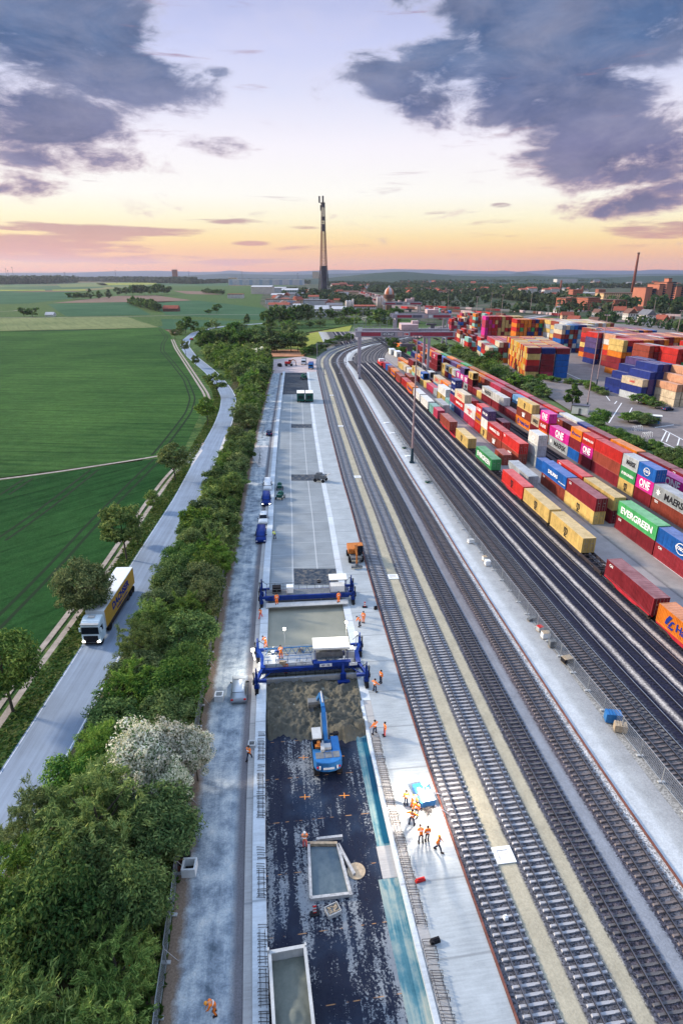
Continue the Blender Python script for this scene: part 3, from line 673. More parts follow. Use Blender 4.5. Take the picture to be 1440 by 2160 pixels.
# ------------------------------------------------------------------ trees
def leaf_mat(name, c1, c2, c3, sc=.55):
    def f(t, tc, b):
        v = tc.outputs['Object']; n = t.noise(v, sc, 4, .65); n2 = t.noise(v, sc*6, 3, .7)
        r = t.n('ShaderNodeObjectInfo').outputs['Random']
        g = t.n('ShaderNodeNewGeometry').outputs['Random Per Island']
        c = t.ramp(t.m('ADD', t.m('MULTIPLY', n, .55), t.m('MULTIPLY', t.m('ADD', n2, t.m('MULTIPLY', g, 1.6)), .20)), [(.33, c1), (.52, c2), (.72, c3)])
        if name == 'blossom': c = t.mix(t.m('GREATER_THAN', g, .80), c, (.07, .17, .04))
        h = t.n('ShaderNodeHueSaturation', {'Hue': t.mr(r, 0, 1, .48, .51), 'Saturation': t.mr(r, 0, 1, .8, 1.1), 'Value': t.mr(t.m('FRACT', t.m('MULTIPLY', r, 7.3)), 0, 1, .72, 1.2), 'Color': c})
        tr = t.n('ShaderNodeBsdfTranslucent', {'Color': h.outputs[0]})
        mx = t.n('ShaderNodeMixShader', {0: .28, 1: b.outputs[0], 2: tr.outputs[0]})
        o = [x for x in t.nt.nodes if x.type == 'OUTPUT_MATERIAL'][0]; t.nt.links.new(mx.outputs[0], o.inputs[0])
        return h.outputs[0]
    return std(name, f, .7, 0, .03)
LM = {'maple': leaf_mat('maple_leaves', (.030, .078, .020), (.115, .195, .044), (.36, .42, .10)),
      'dark': leaf_mat('dark_leaves', (.016, .055, .016), (.065, .135, .034), (.23, .31, .075)),
      'willow': leaf_mat('willow_leaves', (.038, .095, .022), (.13, .235, .048), (.38, .48, .11)),
      'green': leaf_mat('green_leaves', (.022, .070, .020), (.075, .155, .036), (.24, .34, .08)),
      'blossom': leaf_mat('blossom', (.45, .48, .32), (.86, .82, .62), (.95, .92, .74)),
      'far': leaf_mat('far_leaves', (.018, .042, .020), (.045, .078, .032), (.10, .13, .055), .12)}
M_bark = flat('bark', (.10, .085, .07), .9, 0, .3, 3)
def leaves_mesh(name, kind, n, size, seed, shape='round', long=1.0, clumps=60, mat=None):
    """crown of unit radius 1 and height 2 centred at the origin, leaf quads grouped in clumps"""
    rg = np.random.default_rng(seed)
    ga = rg.normal(size=(clumps, 3)); ga /= np.linalg.norm(ga, axis=1)[:, None]
    rr = rg.uniform(.45, .95, clumps)**.7; ga *= rr[:, None]
    if shape == 'round': ga[:, 2] = np.where(ga[:, 2] < -.55, -.5, ga[:, 2]); cr = rg.uniform(.20, .36, clumps)
    if shape == 'bush': ga[:, 2] *= .8; ga += rg.normal(scale=.10, size=ga.shape); cr = rg.uniform(.20, .40, clumps)
    if shape == 'cone': ga[:, :2] *= (1-.75*(ga[:, 2:3]*.5+.5))*1.25; cr = rg.uniform(.12, .26, clumps)
    if shape == 'wispy': ga += rg.normal(scale=.16, size=ga.shape); cr = rg.uniform(.22, .45, clumps)
    ci = rg.integers(0, clumps, n)
    d = rg.normal(size=(n, 3)); d /= np.linalg.norm(d, axis=1)[:, None]; d[:, 2] = np.abs(d[:, 2])*.85+d[:, 2]*.15
    if shape == 'wispy':
        br = rg.normal(size=(clumps*3, 3)); br /= np.linalg.norm(br, axis=1)[:, None]
        bi = ci*3+rg.integers(0, 3, n); tt = rg.uniform(0, 1, n)**.8
        pos = ga[ci]+br[bi]*(tt*cr[ci]*1.35)[:, None]+rg.normal(scale=.035, size=(n, 3)); pos[:, 2] -= tt**2*.10
        ax = br[bi]+rg.normal(scale=.35, size=(n, 3))
    else:
        pos = ga[ci]+d*(cr[ci]*rg.uniform(.55, 1.08, n))[:, None]
        ax = rg.normal(size=(n, 3))
    nrm = d+rg.normal(scale=.45, size=(n, 3))+np.array([0, 0, .25]); nrm /= np.linalg.norm(nrm, axis=1)[:, None]
    ax -= nrm*(ax*nrm).sum(1)[:, None]; ax /= np.linalg.norm(ax, axis=1)[:, None]+1e-9; bx = np.cross(nrm, ax)
    s = (size*rg.uniform(.6, 1.35, n))[:, None]
    a, b = ax*s*long, bx*s/ (long**.6)
    V = np.stack([pos-a*.9, pos-b*.5-a*.1+nrm*s*.15, pos+a, pos+b*.5-a*.1+nrm*s*.15], 1).reshape(-1, 3)
    me = bpy.data.meshes.new(name); me.vertices.add(4*n); me.vertices.foreach_set('co', V.astype(np.float32).ravel())
    me.loops.add(4*n); me.loops.foreach_set('vertex_index', np.arange(4*n, dtype=np.int32))
    me.polygons.add(n); me.polygons.foreach_set('loop_start', np.arange(0, 4*n, 4, dtype=np.int32))
    me.update(calc_edges=True); me.materials.append(mat or LM[kind]); return me
PROTO = {}
def crown(kind, lod, var):
    k = (kind, lod, var)
    if k not in PROTO:
        sh = {'willow': 'wispy', 'dark': 'bush', 'green': 'bush', 'maple': 'round', 'blossom': 'bush', 'cone': 'cone'}[kind]
        n, sz = {0: (15000, .046), 1: (6500, .068), 2: (2000, .115), 3: (420, .21)}[lod]
        if kind == 'willow': n = int(n*1.2)
        PROTO[k] = leaves_mesh('crown', {'cone': 'dark'}.get(kind, kind), n, sz*(.8 if kind == 'willow' else 1), hash((kind, var)) % 1000 if False else (ord(kind[0])*7+var*31+lod), sh, 2.0 if kind == 'willow' else 1.2, {0: 95, 1: 75, 2: 45, 3: 22}[lod])
    return PROTO[k]
TRUNK = {}
def trunk_mesh(v):
    if v not in TRUNK:
        rg = random.Random(v); b = MB()
        b.tube((0, 0, -.05), (.02, .01, .5), .055, .04, 7, False); b.tube((.02, .01, .5), (rg.uniform(-.05, .05), rg.uniform(-.05, .05), .85), .04, .018, 6, False)
        for i in range(7):
            a = i*2.4+rg.random(); z = rg.uniform(.30, .55); r = rg.uniform(.5, .95)
            b.tube((.015, .01, z), (math.cos(a)*r*.6, math.sin(a)*r*.6, z+.16), .022, .013, 5, False); b.tube((math.cos(a)*r*.6, math.sin(a)*r*.6, z+.16), (math.cos(a)*r, math.sin(a)*r, z+.32), .013, .005, 5, False)
        TRUNK[v] = b.mesh('trunk', [M_bark])
    return TRUNK[v]
NTREE = 0
def tree(name, x, y, h, r, kind, label, group=None, z=0.0, cat='tree', stem=.3, seedv=None):
    """height h, crown radius r; stem = share of the height below the crown"""
    global NTREE
    NTREE += 1; rg = random.Random(NTREE*17+3)
    dcam = math.hypot(x, y, 40); lod = 0 if dcam < 105 else 1 if dcam < 230 else 2 if dcam < 520 else 3
    v = seedv if seedv is not None else rg.randrange(3 if lod < 2 else 4)
    t = empty(name, (x, y, z), rg.uniform(0, 6.28), label, cat, group)
    c = mesh_obj('crown', crown(kind, lod, v), t, (0, 0, h*stem+(h*(1-stem))/2)); c.scale = (r, r*rg.uniform(.88, 1.1), h*(1-stem)/2*1.02)
    k = mesh_obj('trunk', trunk_mesh(v), t); k.scale = (r*.9 if r < 5 else 4.5, r*.9 if r < 5 else 4.5, h*.92)
    return t
ORD = ['first', 'second', 'third', 'fourth', 'fifth', 'sixth', 'seventh', 'eighth', 'ninth', 'tenth', 'eleventh', 'twelfth', 'thirteenth', 'fourteenth', 'fifteenth', 'sixteenth', 'seventeenth', 'eighteenth', 'nineteenth', 'twentieth']
def ordn(i):
    if i < 20: return ORD[i]
    t = ['twenty', 'thirty', 'forty', 'fifty', 'sixty', 'seventy', 'eighty', 'ninety'][(i+1)//10-2]
    return (t+'-'+ORD[(i+1) % 10-1]) if (i+1) % 10 else t.replace('ty', 'tieth')
# solitary trees between the farm track and the road: (trunk foot pixel, crown centre pixel row, crown width px, height)
solo = [((28, 1500), 1445, 140, 9.5, 'broad dark round tree at the field corner nearest the camera'), ((190, 1318), 1238, 112, 9.0, 'full round roadside tree beside the lorry cab'), ((268, 1180), 1105, 88, 9.0, 'tall roadside tree with a small side shoot behind the lorry'),
        ((291, 1150), 1115, 30, 3.6, 'low bush leaning on the tall roadside tree'), ((325, 1078), 1046, 30, 4.0, 'small young tree between the track and the road'), ((370, 1013), 962, 60, 8.0, 'round tree at the field path junction'),
        ((439, 897), 857, 42, 8.0, 'slim stemmed tree above the pale junction apron'), ((459, 838), 800, 40, 9.0, 'stemmed round tree inside the road bend'), ((414, 776), 756, 16, 6, 'thin young tree at the road bend'),
        ((392, 748), 730, 19, 8, 'small round tree on the narrow road stretch'), ((370, 716), 702, 20, 7, 'small tree beside the first road curve')]
for (fx, fy), cy_, wpx, h, lab in solo:
    p = G(fx, fy); dep = p.y*math.cos(PITCH)+(H-h*.6)*math.sin(PITCH); r = wpx*dep/FPX/2
    tree('roadside_tree', p.x, p.y, h*1.12, r, 'maple', lab, 'trees lining the country road', stem=.24 if h > 5 else .15)
# the belt of trees between the road and the haul road
rgb = random.Random(5)
_rm = np.maximum.accumulate(roadc[:, 1]) <= 540
def roadR(Y): return float(np.interp(Y, roadc[:, 1][_rm], roadc[:, 0][_rm]))+6.3
belt = []
Y = 17.0
while Y < 182:
    xl, xr = roadR(Y)+(2.3 if Y > 38 else 1.2), R_(-23.8, Y).x; wd = xr-xl
    nn = max(2, int(round(wd/4.6)))
    for k in range(nn):
        x = xl+wd*(k+.5)/nn+rgb.uniform(-.8, .8); y = Y+rgb.uniform(-1.6, 1.6)
        u = 720+FPX*x/(y*.9285+15)
        edge_l = k == 0; edge_r = k == nn-1
        r = rgb.uniform(2.7, 4.3); h = rgb.uniform(6.5, 9.5)
        if y < 48: kind = rgb.choice(['willow', 'willow', 'green', 'dark'])
        elif y < 68: kind = rgb.choice(['willow', 'willow', 'willow', 'green'])
        elif y < 105: kind = rgb.choice(['maple', 'maple', 'dark', 'green']) if not edge_r else rgb.choice(['willow', 'maple'])
        else: kind = rgb.choice(['maple', 'dark', 'willow', 'maple', 'green'])
        if edge_l or edge_r: h *= .78; r *= .82
        if y > 110: r *= .92; h *= .9
        belt.append((x, y, h, r, kind))
    Y += rgb.uniform(4.2, 5.0) if Y < 100 else rgb.uniform(5, 6)
blos = [(-18.7, 42.6, 8.2, 2.6), (-16.6, 43.4, 7.8, 2.6), (-14.2, 44.6, 6.6, 1.9), (-17.6, 40.4, 6.6, 1.9), (-15.2, 40.8, 5.8, 1.6)]
KN = {'willow': 'pale wispy', 'green': 'bright green bushy', 'dark': 'dark dense', 'maple': 'rounded leafy', 'blossom': 'white blossoming', 'cone': 'pointed dark'}
cnt = {}
def num(k): cnt[k] = cnt.get(k, 0)+1; return ordn(cnt[k]-1)
for x, y, h, r, kind in sorted(belt, key=lambda q: q[1]):
    if any(math.hypot(x-b[0], y-b[1]) < 2.6 for b in blos): continue
    if 168 < y < 186: continue
    tree('belt_tree', x, y, h, r, kind, '%s tree, %s of its kind along the belt beside the haul road' % (KN[kind], num(kind)), 'trees of the belt beside the haul road', stem=.06)
for i, (x, y, h, r) in enumerate(blos):
    tree('blossoming_tree', x, y, h, r, 'blossom', ['large creamy white blossoming tree amid the green belt', 'white blossoming tree joined to the largest one', 'white blossoming tree reaching over the haul road', 'low white blossoming bush under the largest one', 'small white blossoming bush next to the wire fence'][i], 'blossoming trees in the belt', stem=.15)
# wider belt beyond the gate
Y = 192.0
while Y < 372:
    xl, xr = roadR(Y)+3.0, R_(-24.5, min(Y, 318)).x
    if Y > 318: xr -= (Y-318)*.15
    nn = max(1, int((xr-xl)/6.0))
    for k in range(nn):
        x = xl+(xr-xl)*(k+.5)/nn+rgb.uniform(-1.5, 1.5); y = Y+rgb.uniform(-2.5, 2.5)
        kind = rgb.choice(['willow', 'maple', 'willow', 'dark', 'green', 'maple'])
        if rgb.random() < .02: kind = 'blossom'
        tree('belt_tree', x, y, rgb.uniform(7, 10.5), rgb.uniform(3.6, 4.9), kind, '%s tree, %s of its kind along the belt beyond the site gate' % (KN[kind], num('b'+kind)), 'trees of the belt beyond the site gate', stem=.05)
    Y += 7.0
def row(pxs, h, rr, kinds, lab, grp, name='tree', dense=1.0, jit=2.0, seed=1, stem=.08):
    rg = random.Random(seed)
    for i in range(len(pxs)-1):
        a, b_ = G(*pxs[i]), G(*pxs[i+1]); L = (b_-a).length; n = max(1, int(L/(rr*1.55)*dense))
        for k in range(n):
            p = a.lerp(b_, (k+.5)/n); kd = rg.choice(kinds)
            tree(name, p.x+rg.uniform(-jit, jit), p.y+rg.uniform(-jit, jit), h*rg.uniform(.75, 1.2), rr*rg.uniform(.8, 1.2), kd, '%s %s, %s such %s' % (KN[kd], name.replace('_', ' '), num(lab+kd), lab), grp, stem=stem)
row([(424, 744), (470, 738), (540, 741), (600, 742), (640, 741)], 13, 6.0, ['dark', 'dark', 'green'], 'in the row before the barley field', 'row of trees before the barley field', seed=3, dense=1.5)
row([(446, 732), (500, 730), (560, 733), (630, 733)], 14, 6.0, ['dark', 'green'], 'in the back row before the barley field', 'row of trees before the barley field', seed=33, dense=1.2)
row([(640, 752), (668, 744), (700, 730), (742, 716)], 5, 3.0, ['dark', 'green'], 'along the railway bank', 'bushes along the railway bank', 'bush', seed=4)
row([(560, 692), (590, 693), (640, 692), (690, 690)], 8, 5.5, ['dark', 'green', 'willow'], 'behind the meadow', 'hedge behind the meadow', 'bush', seed=5)
row([(700, 684), (760, 681), (830, 684), (850, 684)], 7, 4.5, ['willow', 'blossom', 'willow'], 'beyond the brown meadow', 'flowering hedge beyond the meadow', 'bush', seed=6)
row([(556, 692), (600, 686), (655, 682)], 20, 7.5, ['dark', 'green', 'dark'], 'standing before the works buildings', 'tall trees before the works buildings', seed=7, stem=.1, dense=1.5)
row([(600, 678), (700, 673), (760, 669), (850, 676)], 12, 6, ['dark', 'cone', 'green'], 'around the silos', 'trees around the silos', seed=8)
for u, v, h, r, kd, l in [(798, 686, 17, 8, 'dark', 'big dark round tree before the striped water tower'), (838, 680, 15, 7, 'dark', 'dark tree hiding the foot of the water tower'), (522, 688, 11, 4.5, 'cone', 'lone pointed tree on the meadow rise'), (457, 660, 12, 7, 'dark', 'lone dark field tree beyond the road'), (440, 662, 6, 5, 'dark', 'low bush beside the lone field tree'),
                          (392, 703, 15, 7, 'dark', 'large dark tree where the road bends away'), (410, 700, 9, 5, 'green', 'bushy green tree at the road bend'), (378, 706, 8, 4, 'willow', 'pale bush at the road bend'), (450, 692, 7, 5, 'willow', 'flowering bush on the road island'), (438, 693, 6, 4, 'green', 'green bush on the road island'),
                          (826, 741, 10, 4.2, 'dark', 'dark tree by the white site cabins'), (1204, 866, 10, 3.6, 'cone', 'pointed green tree on the yard waste ground'), (1033, 778, 10, 5, 'dark', 'dark round tree in the yard hedge'), (1262, 900, 6, 3, 'green', 'green bush at the yard road corner')]:
    p = G(u, v); tree('tree', p.x, p.y, h, r, kd, l, stem=.1)
row([(838, 742), (880, 742), (960, 745), (1010, 770), (1060, 800), (1110, 822), (1150, 838)], 5, 3.2, ['willow', 'green', 'dark', 'willow'], 'in the hedge between the tracks and the stacking yard', 'hedge between tracks and stacking yard', 'bush', seed=9, jit=3, dense=1.6)
row([(1110, 790), (1170, 806), (1230, 812), (1275, 835)], 2.6, 2.2, ['green', 'willow'], 'on the verge of the yard road', 'shrubs on the yard road verge', 'shrub', seed=10, jit=1.2, dense=1.1)
row([(1240, 905), (1290, 925), (1340, 950), (1400, 975), (1450, 1000)], 4.2, 2.6, ['green', 'dark', 'green'], 'in the hedge behind the farthest container row', 'hedge behind the farthest container row', 'bush', seed=11, jit=1.5, dense=1.3)
row([(1312, 892), (1345, 890), (1370, 900)], 4, 3.2, ['dark', 'green'], 'on the island by the turning area', 'bushes on the turning island', 'bush', seed=12, jit=1.5, dense=1.6)
row([(1345, 850), (1385, 862)], 3.4, 3, ['dark', 'green'], 'on the island by the car park', 'bushes on the car park island', 'bush', seed=13, jit=1.5, dense=1.4)
row([(40, 668), (60, 668), (85, 668)], 12, 7, ['dark', 'green'], 'around the small farm hut', 'trees around the farm hut', seed=14)
row([(150, 632), (200, 630), (240, 629)], 18, 11, ['dark', 'cone'], 'in the grove on the ploughed field', 'grove on the ploughed field', seed=15, dense=1.1)
row([(245, 624), (300, 623), (360, 621)], 24, 14, ['dark', 'dark', 'cone'], 'in the wood behind the ploughed field', 'wood behind the ploughed field', seed=16, dense=1.4)
row([(275, 642), (300, 648), (335, 657)], 12, 7, ['dark', 'cone', 'green'], 'along the hedge to the red roofed barn', 'hedge by the red roofed barn', seed=17, dense=1.2)
row([(432, 619), (470, 622)], 13, 8, ['dark'], 'in the clump on the far field', 'clump on the far field', seed=18)
# long grass and weeds on the verges
def tufts(name, cv, lo, hi, y0, y1, dens, hgt, seed, mat):
    rg = np.random.default_rng(seed); q = cv[(cv[:, 1] > y0) & (cv[:, 1] < y1)]; P = [offs(cv, o)[(cv[:, 1] > y0) & (cv[:, 1] < y1)] for o in (lo, hi)]
    n = int(dens*(hi-lo)*dist(q)[-1]); s = rg.uniform(0, len(q)-1.001, n); i = s.astype(int); f = (s-i)[:, None]; u = rg.uniform(0, 1, n)[:, None]
    a = P[0][i]*(1-f)+P[0][i+1]*f; b_ = P[1][i]*(1-f)+P[1][i+1]*f; xy = a*(1-u)+b_*u
    cl = np.array([mnoise_(x*.25, y*.25) for x, y in xy]); h = hgt*rg.uniform(.5, 1.3, n)*(.55+cl); th = rg.uniform(0, 6.28, n); w_ = .10+.10*rg.random(n)
    d = np.c_[np.cos(th), np.sin(th)]; ln = rg.normal(scale=.16, size=(n, 2))
    V = np.stack([np.c_[xy-d*w_[:, None], np.full(n, -.1)], np.c_[xy+d*w_[:, None], np.full(n, -.1)], np.c_[xy+ln+d*w_[:, None]*1.3, h], np.c_[xy+ln-d*w_[:, None]*1.3, h*.85]], 1).reshape(-1, 3)
    me = bpy.data.meshes.new(name); me.vertices.add(4*n); me.vertices.foreach_set('co', V.astype(np.float32).ravel()); me.loops.add(4*n); me.loops.foreach_set('vertex_index', np.arange(4*n, dtype=np.int32))
    me.polygons.add(n); me.polygons.foreach_set('loop_start', np.arange(0, 4*n, 4, dtype=np.int32)); me.update(calc_edges=True); me.materials.append(mat); tag(mesh_obj(name, me), kind='stuff')
from mathutils import noise as mnoise
def mnoise_(x, y): return .5+.5*mnoise.noise(Vector((x, y, 1.7)))
LM['grass'] = leaf_mat('long_grass', (.025, .06, .015), (.075, .13, .03), (.22, .23, .08), .3)
tufts('verge_grass', roadc, -2.9, -.25, 15, 300, 22, .16, 1, LM['grass']); tufts('verge_grass', RC, -25.0, -23.6, 5, 330, 14, .40, 3, LM['grass'])
# the far woods: nobody could count these
def wood(name, pxs, h, w_, dens, seed, hw=30, extra=()):
    rg = np.random.default_rng(seed); pos = []; hs = []
    for i in range(len(pxs)-1):
        a, b_ = G(*pxs[i]), G(*pxs[i+1]); L = (b_-a).length; n = max(2, int(L*w_*dens/400))
        t = rg.uniform(0, 1, n); pos.append(np.c_[a.x+(b_.x-a.x)*t, a.y+(b_.y-a.y)*t+rg.uniform(0, w_, n)])
    pos = np.concatenate(pos); N = len(pos); hh = h*rg.uniform(.65, 1.25, N); q = 34
    base = np.repeat(pos, q, 0); H2 = np.repeat(hh, q); n = len(base)
    d = rg.normal(size=(n, 3)); d /= np.linalg.norm(d, axis=1)[:, None]
    P = np.c_[base+d[:, :2]*(H2*.38)[:, None], H2*(.52+.46*d[:, 2])-.3]
    nr = d+rg.normal(scale=.4, size=(n, 3)); nr /= np.linalg.norm(nr, axis=1)[:, None]
    ax = np.cross(nr, rg.normal(size=(n, 3))); ax /= np.linalg.norm(ax, axis=1)[:, None]; bx = np.cross(nr, ax); s = (H2*.20*rg.uniform(.6, 1.3, n))[:, None]
    V = np.stack([P-ax*s, P-bx*s*.7, P+ax*s, P+bx*s*.7], 1).reshape(-1, 3)
    me = bpy.data.meshes.new(name); me.vertices.add(4*n); me.vertices.foreach_set('co', V.astype(np.float32).ravel()); me.loops.add(4*n); me.loops.foreach_set('vertex_index', np.arange(4*n, dtype=np.int32))
    me.polygons.add(n); me.polygons.foreach_set('loop_start', np.arange(0, 4*n, 4, dtype=np.int32)); me.update(calc_edges=True); me.materials.append(LM['far'])
    return tag(mesh_obj(name, me), None, None, None, 'stuff')
wood('wood', [(-200, 598), (0, 600), (118, 598)], 36, 300, 1, 1)
wood('wood', [(110, 594), (205, 594), (290, 596), (400, 599)], 30, 260, .8, 2)
wood('wood', [(400, 599), (470, 597), (560, 598), (650, 599)], 20, 250, .8, 3)
wood('wood', [(600, 618), (640, 622), (690, 628), (730, 640), (780, 652)], 14, 60, 1.0, 4)
wood('wood', [(690, 602), (760, 604), (860, 606), (980, 606)], 16, 300, .9, 5)
wood('wood', [(700, 618), (760, 616), (830, 612)], 15, 160, .7, 6)
wood('wood', [(850, 600), (960, 599), (1060, 599), (1180, 598), (1320, 598), (1440, 598), (1560, 600)], 18, 700, .5, 7)
wood('wood', [(840, 640), (900, 634), (980, 638), (1060, 640)], 12, 150, .8, 8)
wood('wood', [(960, 626), (1040, 628), (1100, 636), (1170, 644), (1230, 652)], 16, 160, 1.1, 9)
wood('wood', [(1130, 662), (1200, 668), (1280, 676), (1350, 690), (1440, 700), (1520, 715)], 9, 60, 1.0, 10)
wood('wood', [(1230, 650), (1300, 652), (1360, 654), (1440, 656), (1520, 660)], 17, 90, 1.0, 11)
wood('wood', [(1180, 640), (1240, 646), (1290, 650)], 13, 120, .6, 12)
wood('wood', [(1040, 662), (1100, 664)], 9, 40, .8, 13)
wood('wood', [(700, 612), (780, 616), (860, 622), (930, 630)], 14, 90, 1.0, 14)
wood('wood', [(860, 614), (940, 616), (1020, 618), (1100, 622), (1200, 626)], 15, 200, .9, 15)
wood('wood', [(980, 610), (1080, 611), (1180, 612), (1240, 612)], 16, 300, .8, 16)
wood('wood', [(1240, 608), (1330, 608), (1440, 610), (1520, 612)], 16, 260, .8, 17)
wood('wood', [(840, 632), (900, 628), (960, 630)], 12, 60, 1.0, 18)
wood('wood', [(1060, 652), (1120, 655), (1200, 660)], 10, 60, 1.0, 19)
wood('wood', [(600, 657), (640, 660), (700, 665), (760, 664)], 9, 25, .7, 20)
wood('wood', [(590, 628), (650, 632), (720, 636)], 13, 50, 1.0, 21)
wood('wood', [(870, 646), (960, 650), (1060, 654), (1160, 664)], 10, 40, .9, 22)
wood('wood', [(820, 606), (900, 608), (1000, 609)], 14, 200, .8, 23)
wood('wood', [(1190, 655), (1260, 660), (1340, 664), (1440, 668), (1520, 672)], 13, 50, 1.1, 24)
# ------------------------------------------------------------------ shipping containers
CC = {'R': ((.58, .035, .03), 'bright red'), 'D': ((.24, .025, .035), 'maroon'), 'O': ((.78, .22, .025), 'orange'), 'Y': ((.72, .50, .17), 'sand yellow'), 'B': ((.02, .13, .46), 'blue'),
      'N': ((.02, .035, .19), 'navy'), 'G': ((.07, .36, .12), 'green'), 'W': ((.74, .72, .68), 'white'), 'E': ((.42, .45, .47), 'grey'), 'P': ((.72, .03, .32), 'pink'), 'M': ((.30, .58, .50), 'mint'),
      'U': ((.11, .07, .20), 'violet'), 'C': ((.74, .60, .42), 'cream'), 'L': ((.16, .36, .60), 'light blue'), 'T': ((.33, .07, .045), 'brick red'), 'S': ((.70, .36, .22), 'salmon'), 'A': ((.70, .40, .05), 'amber'), 'V': ((.50, .05, .10), 'crimson')}
def cmat(k):
    c = CC[k][0]
    def f(t, tc, b):
        v = tc.outputs['Object']; g = t.n('ShaderNodeObjectInfo').outputs['Random']
        vv = t.n('ShaderNodeVectorMath', {0: v, 1: t.comb(t.m('MULTIPLY', g, 90), t.m('MULTIPLY', g, 50), 0)}, operation='ADD').outputs[0]
        n = t.noise(vv, .5, 6, .65); st = t.noise(t.mapv(vv, (2.2, 2.2, .18)), 1.5, 5, .65); n3 = t.noise(vv, 1.7, 6, .75)
        kk = t.m('ADD', t.m('ADD', t.mr(n, .3, .7, .72, 1.12), t.mr(st, .35, .75, .08, -.26)), t.mr(g, 0, 1, -.24, .12))
        o = t.mix(1, (*c, 1), t.comb(kk, kk, kk), 'MULTIPLY')
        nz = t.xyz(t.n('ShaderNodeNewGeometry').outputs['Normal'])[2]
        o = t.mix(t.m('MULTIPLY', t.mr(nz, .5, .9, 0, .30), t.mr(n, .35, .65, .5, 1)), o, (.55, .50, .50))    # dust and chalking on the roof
        return t.mix(t.mr(n3, .62, .74, 0, .6), o, (.13, .06, .04))
    return std('steel_'+CC[k][1].replace(' ', '_'), f, .5)
M_decal = flat('white_decal', (.80, .80, .80), .6, 0, .1, 1); M_black = flat('black_decal', (.02, .02, .025), .6, 0, .1, 1); M_navyd = flat('navy_decal', (.01, .03, .22), .6, 0, .1, 1); M_redd = flat('red_decal', (.62, .03, .03), .6, 0, .1, 1)
M_lockrod = flat('lock_rods', (.30, .29, .28), .5, .4, .2, 2)
HC, WC = 2.8, 2.44
def cont_mesh(L, HT=HC, coarse=False):
    b = MB(); y0, y1 = -L/2, L/2; x = WC/2; post = .16
    # frame
    for sx in (-1, 1):
        for y in (y0, y1-post): b.b2((sx*x, y, 0), (sx*(x-post), y+post, HT))
        b.b2((sx*x, y0+post, 0), (sx*(x-.08), y1-post, .17)); b.b2((sx*x, y0+post, HT-.11), (sx*(x-.07), y1-post, HT-.01))
    for y in (y0, y1-post): b.b2((-x+post, y+.02, 0), (x-post, y+post-.02, .17)); b.b2((-x+post, y+.02, HT-.13), (x-post, y+post-.02, HT-.01))
    n = 1 if coarse else int(L/.30)
    if coarse:
        b.b2((-x+.05, y0+.05, .14), (x-.05, y1-.05, HT-.10)); return b.mesh('shipping_container', [])
    st = (L-2*post)/n
    for sx in (-1, 1):
        xo, xi = x-.012, x-.055; vs = []; 
        for i in range(n):
            ys = y0+post+i*st
            for dy, xx in ((0, xo), (.35*st, xo), (.5*st, xi), (.85*st, xi)): vs += [(sx*xx, ys+dy, .17), (sx*xx, ys+dy, HT-.11)]
        vs += [(sx*xo, y1-post, .17), (sx*xo, y1-post, HT-.11)]
        m = len(vs)//2; b.add(vs, [((2*i, 2*i+2, 2*i+3, 2*i+1) if sx < 0 else (2*i+2, 2*i, 2*i+1, 2*i+3)) for i in range(m-1)])
    vs = []; nr = max(4, n//2); st = (L-2*post)/nr
    for i in range(nr):
        ys = y0+post+i*st
        for dy, zz in ((0, HT-.02), (.4*st, HT-.02), (.5*st, HT-.045), (.9*st, HT-.045)): vs += [(-x+.07, ys+dy, zz), (x-.07, ys+dy, zz)]
    vs += [(-x+.07, y1-post, HT-.02), (x-.07, y1-post, HT-.02)]
    m = len(vs)//2; b.add(vs, [(2*i, 2*i+1, 2*i+3, 2*i+2) for i in range(m-1)])
    b.b2((-x+post, y1-.10, .15), (x-post, y1-.07, HT-.12)); b.b2((-x+.1, y0+.1, .02), (x-.1, y1-.1, .08))
    return b.mesh('shipping_container', [])
L40, L20 = 12.72, 6.30
CM = {40: cont_mesh(L40), 20: cont_mesh(L20), 'c40': cont_mesh(L40, HC, True), 'c20': cont_mesh(L20, HC, True)}
def door_mesh():
    b = MB(); w_ = WC/2-.17
    b.b2((.01, -.045, .19), (w_, -.01, HC-.15))
    for k in range(3): b.b2((.10, -.055, .35+k*.78), (w_-.1, -.046, .95+k*.78))
    b.m = 1
    for xx in (.28, .78): b.tube((xx, -.085, .15), (xx, -.085, HC-.14), .024, n=5)
    b.box((.42, -.085, 1.1), (.34, .03, .05)); b.box((.6, -.05, 1.75), (.3, .012, .14))
    return b.mesh('door', [])
DM = door_mesh()
for m in list(CM.values()): m.materials.append(None)
DM.materials.append(None); DM.materials.append(M_lockrod)
DM.polygons.foreach_set('material_index', [0 if i < 24 else 1 for i in range(len(DM.polygons))])
def setm(o, m, i=0):
    o.material_slots[i].link = 'OBJECT'; o.material_slots[i].material = m
def ring_mesh():
    b = MB()
    for r0, r1 in ((.92, .80), (.55, .47)):
        n = 28; vs = []
        for i in range(n):
            a = 2*math.pi*i/n
            for r in (r0, r1):
                for z in (0, .012): vs.append((math.cos(a)*r*1.1, math.sin(a)*r*.85, z))
        b.add(vs, [f for i in range(n) for f in (((4*i+1), (4*i+3), (4*((i+1) % n)+3), (4*((i+1) % n)+1)),)])
        return b.mesh('emblem', [])
def star_mesh():
    b = MB(); vs = [(0, 0, .014)]; n = 14
    for i in range(n): a = 2*math.pi*i/n; r = .75 if i % 2 == 0 else .3; vs.append((math.cos(a)*r, math.sin(a)*r, .014))
    b.add(vs, [(0, i+1, (i+1) % n+1) for i in range(n)]); return b.mesh('emblem', [])
